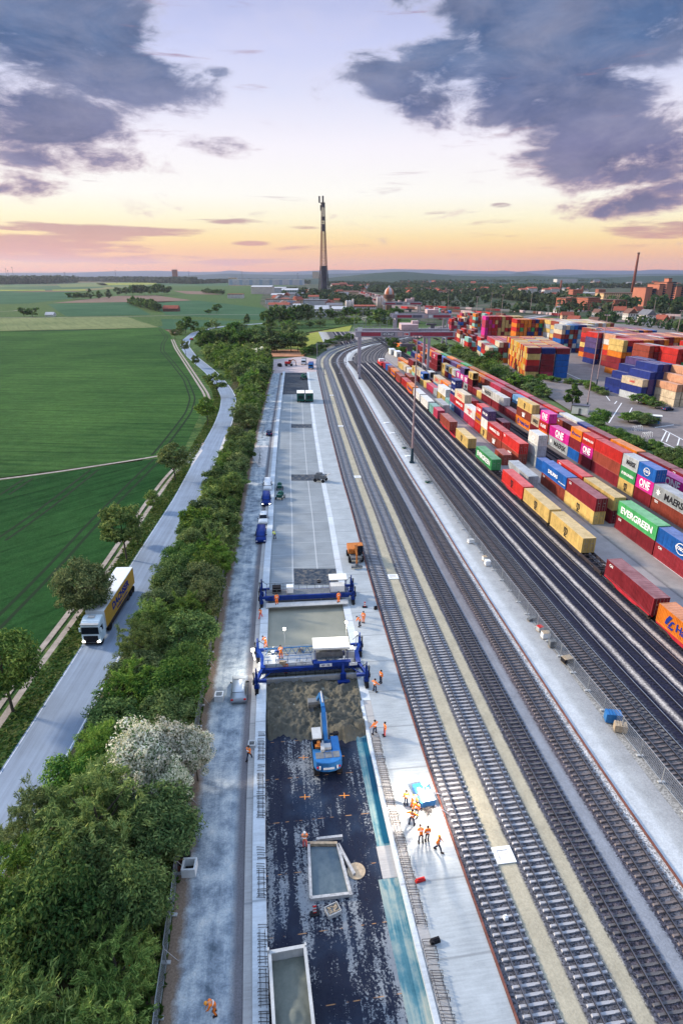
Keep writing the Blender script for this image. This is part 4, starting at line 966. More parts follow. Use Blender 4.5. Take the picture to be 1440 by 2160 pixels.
def hap_mesh():
    b = MB(); P = [[(-.7, -.5), (-.35, -.5), (-.05, .1), (.25, .6), (-.25, .6), (-.6, 0)], [(-.15, -.5), (.15, -.5), (.35, .0), (.75, .15), (.55, .3), (.25, .2), (.1, .0)], [(-.28, -.72), (.5, -.72), (.7, -.42), (.3, -.5), (-.15, -.58)]]
    for p in P: b.prism(p, 0, .014)
    return b.mesh('emblem', [])
EM = {'ring': ring_mesh(), 'star': star_mesh(), 'hap': hap_mesh()}
for m in EM.values(): m.materials.append(None)
# marks: list of (what, size, y along the side in m towards the near end, z, material, stretch)
LOGO = {'e': [('EVERGREEN', 1.75, 0, 1.35, M_decal, 1.12)], 'm': [('MAERSK', 1.9, -1.3, 1.25, M_black, 1.1), ('*star', 1.25, 4.6, 1.45, M_decal, 1)], 'M': [('MAERSK', 1.5, -.4, 1.3, M_black, .68)],
        'o': [('ONE', 2.5, -.3, 1.5, M_decal, 1.0), ('OCEAN NETWORK EXPRESS', .42, -.3, .55, M_decal, .9)], 'O': [('ONE', 2.2, 0, 1.5, M_decal, .85), ('OCEAN NETWORK EXPRESS', .30, 0, .55, M_decal, .9)],
        'c': [('m', 2.1, 0, 1.75, M_black, .9), ('sc', 1.35, 0, .8, M_black, .9)], 'h': [('*hap', 1.35, 3.6, 1.4, M_navyd, 1), ('Hapag-Lloyd', 1.55, -1.6, 1.3, M_navyd, 1.0)], 'H': [('*hap', .8, 2.0, 1.4, M_navyd, 1), ('Hapag-Lloyd', .75, -.7, 1.3, M_navyd, 1.0)],
        's': [('HAMBURG S\u00dcD', 1.15, 0, 1.4, M_decal, 1.1)], 'r': [('HAMBURG', .95, 0, 1.8, M_redd, 1.2), ('S\u00dcD', 1.1, 0, .9, M_redd, 1.2)], 'k': [('K-LINE', 1.3, 0, 1.4, M_decal, 1.0)], 't': [('capital', 1.05, 0, 1.65, M_decal, 1), ('\u2588\u2588', .9, 0, .9, M_decal, 1)],
        'x': [('COSCO', 1.5, 0, 1.4, M_redd, 1.2)], 'd': [('DELMAS', 1.15, .4, 1.35, M_decal, 1.2), ('CMA CGM GROUP', .4, -4.4, .7, M_decal, 1)], 'g': [('CMA CGM', 1.0, 0, 1.45, M_decal, 1)], 'q': [('*ring', 1.25, 0, 1.5, M_decal, 1), ('COSCO', .8, 0, 1.5, M_decal, 1.0)], 'Q': [('*ring', 1.1, 0, 1.45, M_decal, 1), ('COSCO', .7, 0, 1.45, M_decal, 1.0)],
        'n': [('UASC', 1.1, -.3, 1.3, M_redd, 1.2)], 'a': [('CAI', .62, 5.3 if False else 4.9, 2.2, M_decal, 1)], 'z': [('TEX', .7, 4.8, 2.2, M_decal, 1)], 'p': [('ONE', 1.5, 0, 1.4, M_navyd, 1)], 'P': [('CP', 1.6, 0, 1.3, M_decal, 1)], '1': [('APL', 1.5, 0, 1.4, M_decal, 1.1)], 'y': [('YANG MING', 1.1, 0, 1.4, M_navyd, 1.1)]}
LDESC = {'e': 'big white lettering', 'm': 'a white star and black lettering', 'M': 'short black lettering', 'o': 'three large white letters', 'O': 'three white letters', 'c': 'a black two-line mark', 'h': 'a dark blue emblem', 'H': 'a small dark blue emblem', 's': 'white lettering', 'r': 'red two-line lettering', 'k': 'a short white word', 't': 'a white badge', 'x': 'red lettering',
         'd': 'white lettering and a slogan', 'g': 'small white lettering', 'q': 'a white round emblem', 'Q': 'a small round emblem', 'n': 'a red mark', 'a': 'tiny white letters', 'z': 'tiny white letters', 'p': 'blue letters', 'P': 'two white letters', '1': 'white initials', 'y': 'blue lettering'}
CONT = []; N_IND = 0; STUFF = {}
def container(p, a, size, code, label, group, z=0, doors=True, marks=True, force=False, coarse=False):
    """p: foot centre; a: heading of the long axis; code: colour letter + mark letter"""
    global N_IND
    k, lg = code[0], (code[1] if len(code) > 1 else '')
    N_IND += 1
    o = mesh_obj('shipping_container', CM[('c%d' % size) if coarse else size], None, (p.x, p.y, z), a); setm(o, cmat(k))
    tag(o, label, 'container', group)
    L = L40 if size == 40 else L20
    if doors:
        for s in (1, -1):
            d = mesh_obj('door', DM, o, (0, -L/2+.03, 0)); d.scale = (s, 1, 1); setm(d, cmat(k)); 
    if lg and marks:
        for wd, sz, y, zz, mt, sx in LOGO[lg]:
            if size == 20 and not wd.startswith('*') and len(wd)*sz*sx*.62 > 5.4: sz *= 5.2/(len(wd)*sz*sx*.62); y = 0
            elif size == 20: y = min(max(y, -1.5), 1.8)
            if wd.startswith('*'):
                e = mesh_obj('emblem', EM[wd[1:]], o); e.scale = (sz, sz, 1)
            else:
                me = text_mesh(wd, sz, .03, .008, sx)
                if not me.materials: me.materials.append(None)
                e = mesh_obj('lettering', me, o)
            e.matrix_local = Matrix.Translation((-WC/2-.012, y, zz)) @ Matrix(((0, 0, -1, 0), (-1, 0, 0, 0), (0, 1, 0, 0), (0, 0, 0, 1))) @ Matrix.Diagonal((e.scale[0], e.scale[1], 1, 1))
            setm(e, mt)
    return o
LV = {1: ['single on the ground'], 2: ['bottom', 'top'], 3: ['bottom', 'middle', 'top'], 4: ['bottom', 'second', 'third', 'top'], 5: ['bottom', 'second', 'middle', 'fourth', 'top']}
def stack_row(cv, off, Y, spec, rowname, group, z0=0.0, jit=.12, far_doors=230):
    rg = random.Random(int(off*7)); i = 0
    for tok in spec.split('|'):
        tok = tok.strip()
        if not tok: continue
        if tok[0] == 'g': Y += float(tok[1:]); continue
        pt = tok.split(); size = int(pt[0]); codes = pt[1:]
        L = L40 if size == 40 else L20; yc = Y+L/2; i += 1
        for j, cd in enumerate(codes):
            if cd == '-': continue
            p = onc(cv, off+WC/2+rg.uniform(-jit, jit)*.5, yc+rg.uniform(-jit, jit)); a = ang(cv, yc)+rg.uniform(-.004, .004)
            k = cd[0]; lg = cd[1:2]
            lab = '%s %s container%s, %s%s, %s stack of %s' % (CC[k][1], 'long' if size == 40 else 'short', '', '', LV[len(codes)][j] if len(codes) > 1 else 'lone', ordn(i-1), rowname)
            lab = lab.replace(', ,', ',')
            container(p, a, size, cd, lab, group, z0+j*(HC+.03), doors=(Y < far_doors))
        Y += L+.32
    return Y
# row nearest the lane
gB = 'containers stacked beside the loading lane'
stack_row(FS, 23.6, 109.4, '40 Yc Da|40 Ta Bd|g1.6|g12.9|40 Tt Rz|40 Tt Rs|20 Yc W Ug|20 R OH Rk|40 V Wr|40 U Rs Cx|20 Lg V Ng Ng|20 M -|40 Yc W|g1|20 E|40 V|20 Y|20 Y B1|40 D C|20 M Yc|20 Y|20 W|g2|20 C|20 Y|20 Y', 'the lane row', gB)
gB2 = 'containers stacked along the crane rail'
stack_row(FS, 27.3, 82.6, '40 Da Bq|40 Da Ge|g1.3|40 D Yc|40 Yc Rz|g5|20 B|20 E E WP|40 M|20 N|20 D D|g26|40 D Rt|g7|20 E|20 C E|40 C Oh|40 L1 Cx|20 D|20 W W|g30|40 D D|g1|40 Oh|40 Oh', 'the crane rail row', gB2)
gC = 'containers stacked beyond the crane rail'
stack_row(FS, 40.3, 79.6, '40 Ta O|40 D Rz|40 Tz Em|20 D PO BQ|20 Yc Ge EM|40 D T R|20 D PO Rs|20 B D OH|40 Em Po|g1.2|20 OH Rk PO|20 D CM|40 Oh Tt Yc|40 D|40 D W|40 D Wm|20 Y|20 D|20 D D Yc|20 EM PO|20 D PO U|20 U PO|20 T W|20 N Yc|20 D EM|20 Y Yc|g9|40 D D Vq|40 D|40 D Oh|40 Oh|40 N|40 G|40 V|40 B|40 O|40 D', 'the tall row', gC)
gD = 'containers on the wagons behind the tall row'
stack_row(FS, 46.8, 103, '40 D|g.5|40 Po|40 L|g.6|40 D|40 V|40 Ta|40 N|40 V|40 Lg|g.5|40 D|40 V|40 T|40 O|40 T|40 Oh|40 U|40 D|40 B|40 G|40 O|40 D|40 D', 'the hidden wagon row', gD, z0=2.6)
gE = 'containers in the farthest row before the hedge'
stack_row(FS, 50.6, 104, '40 D|40 Da|40 D|g.6|40 O|40 D|20 Ng|40 W|g.5|40 R|40 D|40 V|40 D|40 V|40 R|40 O|40 Oh|40 G|40 T|40 O|40 Ge|40 Y|40 R|40 D|40 V|40 N|40 D', 'the hedge row', gE, z0=2.6, far_doors=180)
# flat wagons under the two far rows: one long frame each, under the boxes
M_wag = flat('wagon_steel', (.055, .045, .05), .7, .2, .3, 1); M_wagr = flat('wagon_red', (.42, .025, .04), .6, 0, .3, 1); M_wheel = flat('wheel_steel', (.07, .055, .05), .6, .4, .3, 3)
def wagon_parts():
    L = 13.1; b = MB()
    for sx in (-1, 1):
        b.side([(-L/2, 1.15), (L/2, 1.15), (L/2, .95), (L/2-2.6, .93), (L/2-4.2, .62), (-L/2+4.2, .62), (-L/2+2.6, .93), (-L/2, .95)], sx*1.18-.07, sx*1.18+.07)
    for y in np.linspace(-L/2+.1, L/2-.1, 9): b.box((0, y, 1.06), (2.3, .16, .14))
    for i in range(8):
        y = -L/2+.1+i*(L-.2)/8; b.bar((-1.1, y, 1.05), (1.1, y+(L-.2)/8, 1.05), .07, .06)
    for y in (-L/2-.25, L/2+.25):
        for sx in (-1, 1): b.tube((sx*.87, y, 1.0), (sx*.87, y*.96, 1.0), .16, .08, 8)
    fr = b.mesh('frame', [])
    fr.materials.append(None)
    g = MB(); g.m = 0
    for sx in (-1, 1): g.side([(-1.25, .75), (1.25, .75), (1.1, .45), (.35, .35), (-.35, .35), (-1.1, .45)], sx*1.0-.06, sx*1.0+.06)
    g.box((0, 0, .7), (2.0, .4, .18)); bg = g.mesh('bogie', [M_wag])
    h = MB()
    for sx in (-1, 1): h.tube((sx*.70, 0, .46), (sx*.83, 0, .46), .46, n=14)
    h.tube((-.7, 0, .46), (.7, 0, .46), .07, n=6); wh = h.mesh('wheelset', [M_wheel])
    return fr, bg, wh
WP = wagon_parts()
def wagon(cv, off, yc, label, group, red=False, sc=1.0):
    p = onc(cv, off, yc); a = ang(cv, yc); t = empty('flat_wagon', (p.x, p.y, .02), a, label, 'rail wagon', group)
    f = mesh_obj('frame', WP[0], t); f.scale = (1, sc, 1); setm(f, M_wagr if red else M_wag)
    for y in (-4.9*sc, 4.9*sc):
        g = mesh_obj('bogie', WP[1], t, (0, y, 0))
        for dy in (-.9, .9): mesh_obj('wheelset', WP[2], g, (0, dy, 0))
    return t
for off, rn, y0, n in ((46.8+1.22, 'hidden wagon row', 103, 22), (50.6+1.22, 'hedge row', 104, 22)):
    for i in range(n):
        yc = y0+6.4+i*13.05; p = onc(FS, off, yc)
        t = empty('flat_wagon', (p.x, p.y, 1.42), ang(FS, yc), 'flat wagon, %s from the camera under the %s' % (ordn(i), rn), 'rail wagon', 'wagons under the '+rn)
        f = mesh_obj('frame', WP[0], t); setm(f, M_wag)
# the long train on the near yard track
TRAIN = [(59.6, 40, 'Oh', 1), (73.4, 40, 'Da', 1), (94.0, 40, 'Yc', 0), (107.6, 40, 'Yc', 1), (121.0, 40, 'Rc', 1), (141.4, 40, 'Ge', 0), (161.6, 40, 'Yc', 0), (182.0, 40, 'T', 1), (198.6, 20, 'V', 0), (205.2, 20, 'M', 0), (214.0, 40, 'W', 0), (228.6, 40, 'Ws', 0), (243.4, 40, 'Oh', 1), (256.4, 40, 'R', 0), (271.5, 40, 'T', 1), (286.0, 40, 'Oh', 0), (300.0, 20, 'T', 0), (306.6, 20, 'B', 0), (314.0, 20, 'V', 1)]
gT = 'containers riding the long train'
for i, (y, sz, cd, red) in enumerate(TRAIN):
    L = L40 if sz == 40 else L20; yc = y+L/2; p = onc(FS, 14.95, yc)
    container(p, ang(FS, yc), sz, cd, '%s %s container on the train, %s one from the camera' % (CC[cd[0]][1], 'long' if sz == 40 else 'short', ordn(i)), gT, 1.18)
wy = [(52.9, 1), (66.0, 1), (79.9, 1), (93.3, 0), (100.9, 0), (114.2, 0), (127.5, 1), (137.0, 0), (148.0, 0), (157.0, 0), (168.2, 0), (177.5, 1), (188.6, 1), (202.0, 0), (219.8, 0), (235.2, 0), (250.0, 1), (263.2, 0), (278.1, 1), (292.6, 0), (306.0, 0)]
for i, (y, r) in enumerate(wy): wagon(FS, 14.95, y, '%s flat wagon of the train, %s from the camera' % ('red framed' if r else 'dark framed', ordn(i)), 'flat wagons of the train', r, .94)
# grey box on a road trailer in the lane, and a second one far down the lane
M_tyre = flat('tyre', (.02, .02, .022), .85, 0, .3, 3)
def trailer(cv, off, yc, label):
    p = onc(cv, off, yc); t = empty('road_trailer', (p.x, p.y, 0), ang(cv, yc), label, 'trailer', 'road trailers in the lane')
    b = MB()
    for sx in (-.45, .45): b.b2((sx-.07, -6.2, .85), (sx+.07, 6.2, 1.12))
    for y in (-6, -3, 0, 3, 6): b.b2((-1.2, y-.1, 1.0), (1.2, y+.1, 1.12))
    b.build('chassis', M_wag, t)
    for y in (-5.2, -3.9, -2.6):
        for sx in (-1, 1): w_ = MB(); w_.tube((sx*.75, 0, .5), (sx*1.18, 0, .5), .5, n=14); w_.build('wheel', M_tyre, t, (0, y, 0))
    for sx in (-1, 1): MB().b2((sx*.6-.06, 4.5, 0), (sx*.6+.06, 4.64, .9)).build('landing_leg', M_wag, t)
    return t
for k, (y, cd, lab) in enumerate([(134.6, 'E', 'long grey container parked on a trailer in the lane'), (214.0, 'E', 'pale grey long container on a trailer farther down the lane'), (276, 'T', 'brick red long container on the lane beside the far train')]):
    trailer(FS, 18.9, y, ['trailer under the long grey container', 'trailer under the pale grey container', 'trailer under the far brick red container'][k])
    container(onc(FS, 18.9, y), ang(FS, y), 40, cd, lab, 'containers on road trailers', 1.13)
container(onc(FS, 20.6, 152.5), ang(FS, 152.5), 20, 'T', 'short brick red container standing alone in the lane', 'containers on road trailers', .0)

# ------------------------------------------------------------------ the stacking yard behind: blocks of boxes
PAL = {'K': 'YYOAYRDOYTAB', 'X': 'RTDVRBWCDMOE', 'N': 'DNDUTNDBDTND', 'O': 'OOORODTNG', 'P': 'RDTGRDTGE', 'Q': 'NNUNNUNN', 'S': 'SCSCES', 'Z': 'WEBLMDCTN'}
far_b = {}
def far_box(M, size, k):
    m = far_b.setdefault(k, MB()); m.X = M; L = L40 if size == 40 else L20
    m.box((0, 0, HC/2), (WC-.12, L-.16, HC-.10)); m.X = None
BUD = [0]
def block(name, org, a, nx, ny, nt, size, pal, seed, gapx=.28, gapy=.5, tier=None, ind=None, label='', front=None, vi=0):
    """org: near-left foot corner; rows of nx boxes side by side along local x, ny boxes deep along their own length"""
    rg = random.Random(seed); R = Matrix.Rotation(a, 4, 'Z'); L = L40 if size == 40 else L20; c = 0
    for j in range(ny):
        for i in range(nx):
            t = nt if tier is None else tier(i, j)
            for q in range(t):
                inner = (0 < i < nx-1) and j > 0 and q < t-1
                if j > 0 and i != vi and q < t-1: continue
                x, y = WC/2+i*(WC+gapx), L/2+j*(L+gapy); p = Vector((org[0], org[1], 0))+R @ Vector((x, y, 0))
                k = front(i, j, q) if front else None
                if k is None: k = rg.choice(pal)
                vis = (j == 0 or i == vi)
                if vis and BUD[0] < 400 and N_IND < 296 and ind:
                    BUD[0] += 1; c += 1
                    container(p, a, size, k, '%s box, %s tier, %s column, %s' % (CC[k[0]][1], ordn(q), ordn(i if j == 0 else nx+j-1), label), label, q*(HC+.03), doors=False, marks=len(k) > 1, coarse=True)
                else: far_box(Matrix.Translation((p.x, p.y, q*(HC+.03))) @ R, size, k[0])
R90 = math.pi/2
stp = lambda i, j: 5 if j or i > 0 else 4
# violet and navy block: long sides face the camera's left
def org(u, Y): return ((u-720)*(Y*math.cos(PITCH)+H*math.sin(PITCH))/FPX, Y)
block('Q', org(1347, 233.5), .22, 5, 1, 5, 40, PAL['Q'], 3, ind=1, label='in the navy block by the yard road', front=lambda i, j, q: {0: 'E', 1: 'N', 2: 'Cn', 3: 'V', 4: 'U'}.get(q) if i == 0 and q != 3 else (None if i else 'U'), tier=lambda i, j: 3 if i == 0 else 4 if i == 1 else 5)
block('Q2', org(1312, 247), .22, 5, 1, 5, 40, PAL['Q'], 4, ind=1, label='behind the navy block', tier=lambda i, j: 2 if i == 0 else 3 if i == 1 else 4 if i == 2 else 5)
# yellow and orange block with box ends towards the tracks
kf = {0: ['V', 'D', 'L', 'B', 'D'], 1: ['V', 'D', 'D', 'D', 'Ng'], 2: ['B', 'B', 'B', 'B', 'D'], 'e': ['Yc', 'D', 'R', 'Yc', 'D']}
block('K', (94.5, 352), -1.66, 22, 3, 5, 20, PAL['K'], 10, ind=1, label='in the yellow block behind the hedge', vi=21, front=lambda i, j, q: (['Y', 'D', 'R', 'Y', 'D'] if j == 0 else kf[min(j, 2)])[q] if i == 21 else None, tier=lambda i, j: 5)
block('O', tuple(G(1302, 793))[:2], .14, 9, 1, 6, 40, PAL['O'], 5, ind=1, label='in the orange and yellow block', front=lambda i, j, q: ['O', 'D', 'D', 'Oh', 'Yc', 'Yc'][q] if i == 0 else None, tier=lambda i, j: 6)
block('S', org(1418, 223), .16, 3, 1, 5, 40, PAL['S'], 7, ind=1, label='in the salmon stack at the yard edge', front=lambda i, j, q: ['C', 'C', 'S', 'S', 'S'][q], tier=lambda i, j: 3 if i == 0 else 4 if i == 1 else 5)
block('P', org(1355, 274), .14, 3, 1, 5, 40, PAL['P'], 6, ind=1, label='in the red block behind the navy one', tier=lambda i, j: 6, front=lambda i, j, q: 'T' if i == 0 and q > 3 else None)
block('P2', org(1413, 262), .14, 8, 1, 5, 40, PAL['P'], 16, ind=1, label='in the red and green block', tier=lambda i, j: 6, front=lambda i, j, q: 'R' if i == 0 and q > 2 else ('G' if i in (3, 5) and q > 2 else None))
block('N', org(1250, 338), .12, 9, 1, 6, 40, PAL['N'], 8, ind=1, label='in the maroon and navy block', front=lambda i, j, q: ['N1', 'D', 'N1', 'U', 'U', 'R'][q] if i == 0 else None, tier=lambda i, j: 6)
block('X', org(1028, 345), -.05, 8, 3, 4, 40, PAL['X'], 11, ind=1, label='in the multicoloured block beyond the yellow one', tier=lambda i, j: 4 if i > 1 else 3)
block('Z', org(1178, 392), .08, 8, 1, 6, 40, PAL['Z'], 12, ind=1, label='in the grey and blue block', tier=lambda i, j: 6, front=lambda i, j, q: ['W', 'N', 'B', 'T', 'C', 'E'][q] if i == 0 else None)
block('V', org(1085, 445), .04, 12, 1, 6, 40, PAL['O'], 13, tier=lambda i, j: 6); block('Y', org(1020, 478), 0, 3, 1, 6, 40, 'PVRP', 15, tier=lambda i, j: 6); block('Y', org(1040, 478), 0, 8, 1, 6, 40, 'YYRD', 17, tier=lambda i, j: 6)
block('N2', org(1262, 352), .1, 12, 2, 6, 40, 'NDUTNDBDOYTR', 18, tier=lambda i, j: 6); block('Z2', org(1188, 408), .08, 12, 3, 6, 40, 'CWEYTS', 19, tier=lambda i, j: 6)
for kx, (u, Y_, nx, nt) in enumerate([(985, 400, 4, 3), (968, 455, 6, 3), (950, 540, 6, 4), (972, 620, 7, 4), (925, 700, 6, 3), (900, 820, 8, 2), (935, 480, 3, 2), (1000, 560, 5, 5)]): block('T', org(u, Y_), 0, nx, 2, nt, 40, PAL['X'], 30+kx, tier=lambda i, j, n=nt: max(1, n-(i+j) % 3))
for j in range(2): block('R', (org(1320, 300)[0]+4+j*2.5, 312+j*27), .10, 34, 2, 6-j, 40, 'DOTRWTSDODR', 50+j, tier=lambda i, q, n=6-j: n)
block('R', (166, 286), .12, 26, 1, 6, 40, 'DRWGRTW', 60, tier=lambda i, j: 6)
b = MB(); ks = sorted(far_b); mats = [cmat(k) for k in ks]
for i, k in enumerate(ks):
    b.m = i; o = len(b.v); b.v += far_b[k].v; b.f += [[x+o for x in f] for f in far_b[k].f]; b.mi += [i]*len(far_b[k].f)
tag(b.build('shipping_containers', mats), kind='stuff')
print('CONTAINERS', N_IND)
# ------------------------------------------------------------------ machines and vehicles
M_blue = flat('machine_blue', (.010, .035, .20), .4, .1, .25, 1); M_blue2 = flat('digger_blue', (.035, .17, .42), .38, .1, .22, 1); M_steel = flat('galvanised', (.42, .44, .46), .45, .5, .2, 2)
M_paint = flat('white_paint', (.72, .74, .75), .4, 0, .12, 1); M_glass = flat('tinted_glass', (.012, .018, .028), .08, .2, .1, 1); M_blk = flat('black_rubber', (.018, .018, .022), .8, 0, .3, 2)
M_org = flat('machine_orange', (.50, .17, .04), .45, 0, .25, 1); M_yel = flat('machine_yellow', (.70, .42, .05), .5, 0, .25, 1); M_wood = flat('timber', (.42, .33, .23), .85, 0, .35, 4); M_oldw = flat('grey_timber', (.42, .42, .42), .85, 0, .35, 4)
M_canv = flat('canopy_white', (.74, .73, .68), .8, 0, .12, .8); M_green = flat('cabin_green', (.03, .16, .13), .6, 0, .3, 1); M_grey = flat('machine_grey', (.18, .19, .2), .6, .2, .3, 2); M_lgrey = flat('light_grey', (.45, .46, .46), .7, 0, .2, 1); M_red = flat('machine_red', (.55, .03, .03), .5, 0, .25, 1)
M_lamp = flat('lit_lamp', (1.0, .93, .78), .4, 0, 0, 1, emit=7); M_tail = flat('red_lens', (.6, .02, .02), .3, 0, .1, 1); M_dgreen = flat('generator_green', (.025, .11, .085), .5, 0, .3, 1)
def lamp(p, watts, col=(1, .9, .74), r=.25, parent=None):
    l = bpy.data.lights.new('work_light', 'POINT'); l.energy = watts; l.color = col; l.shadow_soft_size = r
    o = bpy.data.objects.new('work_light', l); C.objects.link(o); o.location = p; return o
def crawler(parent, x, y, z=0, L=1.5, wd=.35, h=.55, mt=None):
    b = MB(); n = 16; pr = []
    for i in range(n):
        a = 2*math.pi*i/n; pr.append((y+math.cos(a)*h/2+(L/2-h/2)*(1 if math.cos(a) >= 0 else -1), z+h/2+math.sin(a)*h/2))
    b.side(pr, x-wd/2, x+wd/2)
    for i in range(int(L/.2)): b.box((x, y-L/2+h*.35+i*.2, z+h+.01), (wd+.06, .09, .04))
    b.build('crawler', mt or M_blk, parent)
def rail_set(parent, pts, z, h=1.0, mt=None, name='handrail', step=1.4):
    b = MB()
    for i in range(len(pts)-1):
        a, c = Vector((*pts[i], z)), Vector((*pts[i+1], z)); L = (c-a).length; n = max(1, int(L/step))
        for zz in (h, h*.5): b.tube(a+Vector((0, 0, zz)), c+Vector((0, 0, zz)), .03, n=5)
        for k in range(n+1): p = a.lerp(c, k/n); b.tube(p, p+Vector((0, 0, h)), .028, n=5)
    return b.build(name, mt or M_steel, parent)
def leg_unit(parent, x, y, side, big=True):
    """corner column of a slipform machine: swing arm, hydraulic column, crawler"""
    b = MB(); b.box((x, y, 1.7), (.30, .30, 2.0)); b.tube((x, y, 2.6), (x, y, 3.3), .08, n=10); b.box((x+side*.2, y, 1.6), (.12, .5, .5)); b.box((x, y-.25, 2.2), (.2, .14, .5)); b.box((x-side*.6, y, 1.5), (1.2, .3, .35)); b.box((x, y, .75), (.55, .7, .3))
    g = b.build('corner_column', M_blue, parent)
    h = MB(); h.tube((x+side*.28, y-.2, .6), (x+side*.35, y-.15, 2.8), .05, n=6); h.tube((x+side*.28, y+.2, .6), (x+side*.3, y+.18, 2.7), .04, n=6)
    h.tube((x+side*.3, y-.3, 2.7), (x-side*.4, y-.1, 3.0), .035, n=6); h.tube((x+side*.1, y+.3, 2.9), (x-side*.9, y+.3, 2.1), .035, n=6)
    h.box((x+side*.35, y+.1, 1.3), (.25, .4, .5)); h.build('hydraulic_hose', M_blk, parent)
    crawler(parent, x, y, .0, 1.9, .42, .6)
# --- front paver
Yp = 62.2; ap = ang(RC, Yp); c0 = R_(-10.9, Yp)
pv = empty('slipform_paver', (c0.x, c0.y, 0), ap, 'large blue paving machine with white canopy spanning the trench', 'paving machine', 'paving machines spanning the trench')
b = MB()
b.box((0, 1.2, 1.5), (12.4, .35, .5)); b.box((0, -1.3, 1.35), (12.4, .35, .55)); b.box((-5.9, 0, 1.4), (.6, 2.6, .8)); b.box((5.9, 0, 1.4), (.6, 2.6, .8))
b.box((2.6, -1.45, 1.95), (4.6, .5, .6)); b.build('main_frame', M_blue, pv)
b = MB(); b.box((0, -2.0, .35), (12.2, .35, .7)); b.box((0, .6, .25), (12.0, 2.2, .5)); b.box((0, 2.05, .2), (12.2, .5, .28)); b.build('screed', M_steel, pv)
b = MB()
for i in range(28): b.box((-5.7+i*.34, .2, 1.95), (.06, 1.9, .05))
b.box((-2.0, 1.25, 1.97), (7.6, .12, .1)); b.box((-2.0, -.85, 1.97), (7.6, .12, .1)); b.box((-1.2, .2, 1.90), (9.2, 1.9, .03)); b.build('walkway', M_steel, pv)
b = MB()
for i in range(9):
    x = -5.6+i*.95; b.bar((x, .95, 2.0), (x+.5, .95, 3.0), .06, .06); b.bar((x+.5, .95, 3.0), (x+.95, .95, 2.0), .06, .06)
b.bar((-5.7, .95, 3.0), (2.6, .95, 3.0), .08, .08); b.bar((-5.7, 1.5, 2.6), (2.6, 1.5, 2.6), .08, .08); b.build('truss', M_blue2, pv)
rgp = random.Random(6)
for k in range(16):
    x = rgp.uniform(-5.6, 5.4); b = MB(); b.box((0, 0, 0), (rgp.uniform(.25, .7), rgp.uniform(.2, .5), rgp.uniform(.2, .5)), rz=rgp.uniform(-.2, .2)); b.build(rgp.choice(['tool_box', 'valve_block', 'tank']), rgp.choice([M_lgrey, M_blk, M_blue, M_grey, M_wood]), pv, (x, rgp.choice([-.9, .9, -1.3, 1.5]), rgp.uniform(1.85, 2.2)), bevel=.02)
hz = MB()
for k in range(10):
    x = -5.5+k*1.2; hz.tube((x, -1.55, 1.55), (x+.6, -1.6, 1.1), .03, n=4); hz.tube((x+.6, -1.6, 1.1), (x+1.2, -1.55, 1.5), .03, n=4); hz.tube((x, -1.1, 1.7), (x+.3, -.2, 2.15), .03, n=4); hz.tube((x+.3, 1.5, 1.9), (x+.3, 1.9, .5), .035, n=4); hz.tube((x, -1.9, .6), (x, -1.45, 1.2), .05, n=5)
hz.build('hydraulic_hose', M_blk, pv)
rail_set(pv, [(-5.7, -.75), (.1, -.75)], 1.95, 1.0, M_blue2); rail_set(pv, [(-5.7, 1.3), (.2, 1.3)], 1.95, 1.05, M_steel)
b = MB(); b.box((2.6, .35, 3.75), (4.5, 2.3, .12), ry=.02); b.box((2.6, -.82, 3.66), (4.5, .06, .2), ry=.02); b.build('canopy', M_canv, pv)
b = MB()
for x in (.6, 4.6):
    for y in (-.7, 1.3): b.tube((x, y, 1.9), (x, y, 3.7), .05, n=6)
b.build('canopy_post', M_blue, pv)
b = MB(); b.box((2.4, .4, 2.35), (3.4, 1.5, 1.1)); b.box((2.4, .4, 2.95), (2.6, 1.1, .14)); b.build('engine_housing', M_grey, pv)
b = MB(); b.box((4.9, .1, 2.4), (1.2, 1.3, .9)); b.box((5.0, .1, 2.95), (.9, .9, .16)); b.build('control_stand', M_lgrey, pv)
b = MB(); b.box((1.8, -1.72, 1.95), (1.5, .05, .42)); b.box((5.2, -1.75, 1.9), (1.0, .05, .4)); b.build('name_board', M_paint, pv)
o = mesh_obj('lettering', text_mesh('GP 122', .34, .02, .01), pv); o.data.materials.clear(); o.data.materials.append(M_navyd); o.matrix_local = Matrix.Translation((1.8, -1.76, 1.95)) @ Matrix.Rotation(R90, 4, 'X')
b = MB(); b.tube((3.9, -2.3, .3), (3.9, -1.6, 2.0), .22, n=8); b.box((3.9, -2.75, .12), (1.5, .5, .22)); b.box((3.9, -2.3, .6), (.7, .3, .9)); b.build('spreader_plough', M_blue, pv)
for x, s in ((-6.6, -1), (6.6, 1)):
    for y in (-3.4, 2.9): leg_unit(pv, x, y, s)
b = MB()
for s in (-1, 1):
    b.bar((s*6.0, -1.3, 1.5), (s*6.6, -3.4, 1.6), .35, .4); b.bar((s*6.0, 1.2, 1.5), (s*6.6, 2.9, 1.6), .35, .4); b.bar((s*5.0, -1.5, 1.2), (s*6.4, -3.0, 1.0), .12, .12)
b.build('swing_arm', M_blue, pv)
for x, y, h in ((-3.1, 1.6, 5.2), (4.7, 1.7, 5.6), (5.9, 1.5, 2.9 if False else 4.0)):
    b = MB(); b.tube((x, y, 1.9), (x, y, h), .04, n=6); ms = b.build('lamp_mast', M_steel, pv)
    q = MB(); q.lathe((x, y, h), [(.05, -.03), (.17, .03), (.2, .13), (.17, .24), (.05, .3)], 12); q.build('lamp_balloon', M_lamp, ms)
    wp = pv.matrix_basis @ Vector((x, y, h+.95)); lamp(Matrix.Translation(c0) @ Matrix.Rotation(ap, 4, 'Z') @ Vector((x, y, h+.5)), 420, r=.2)
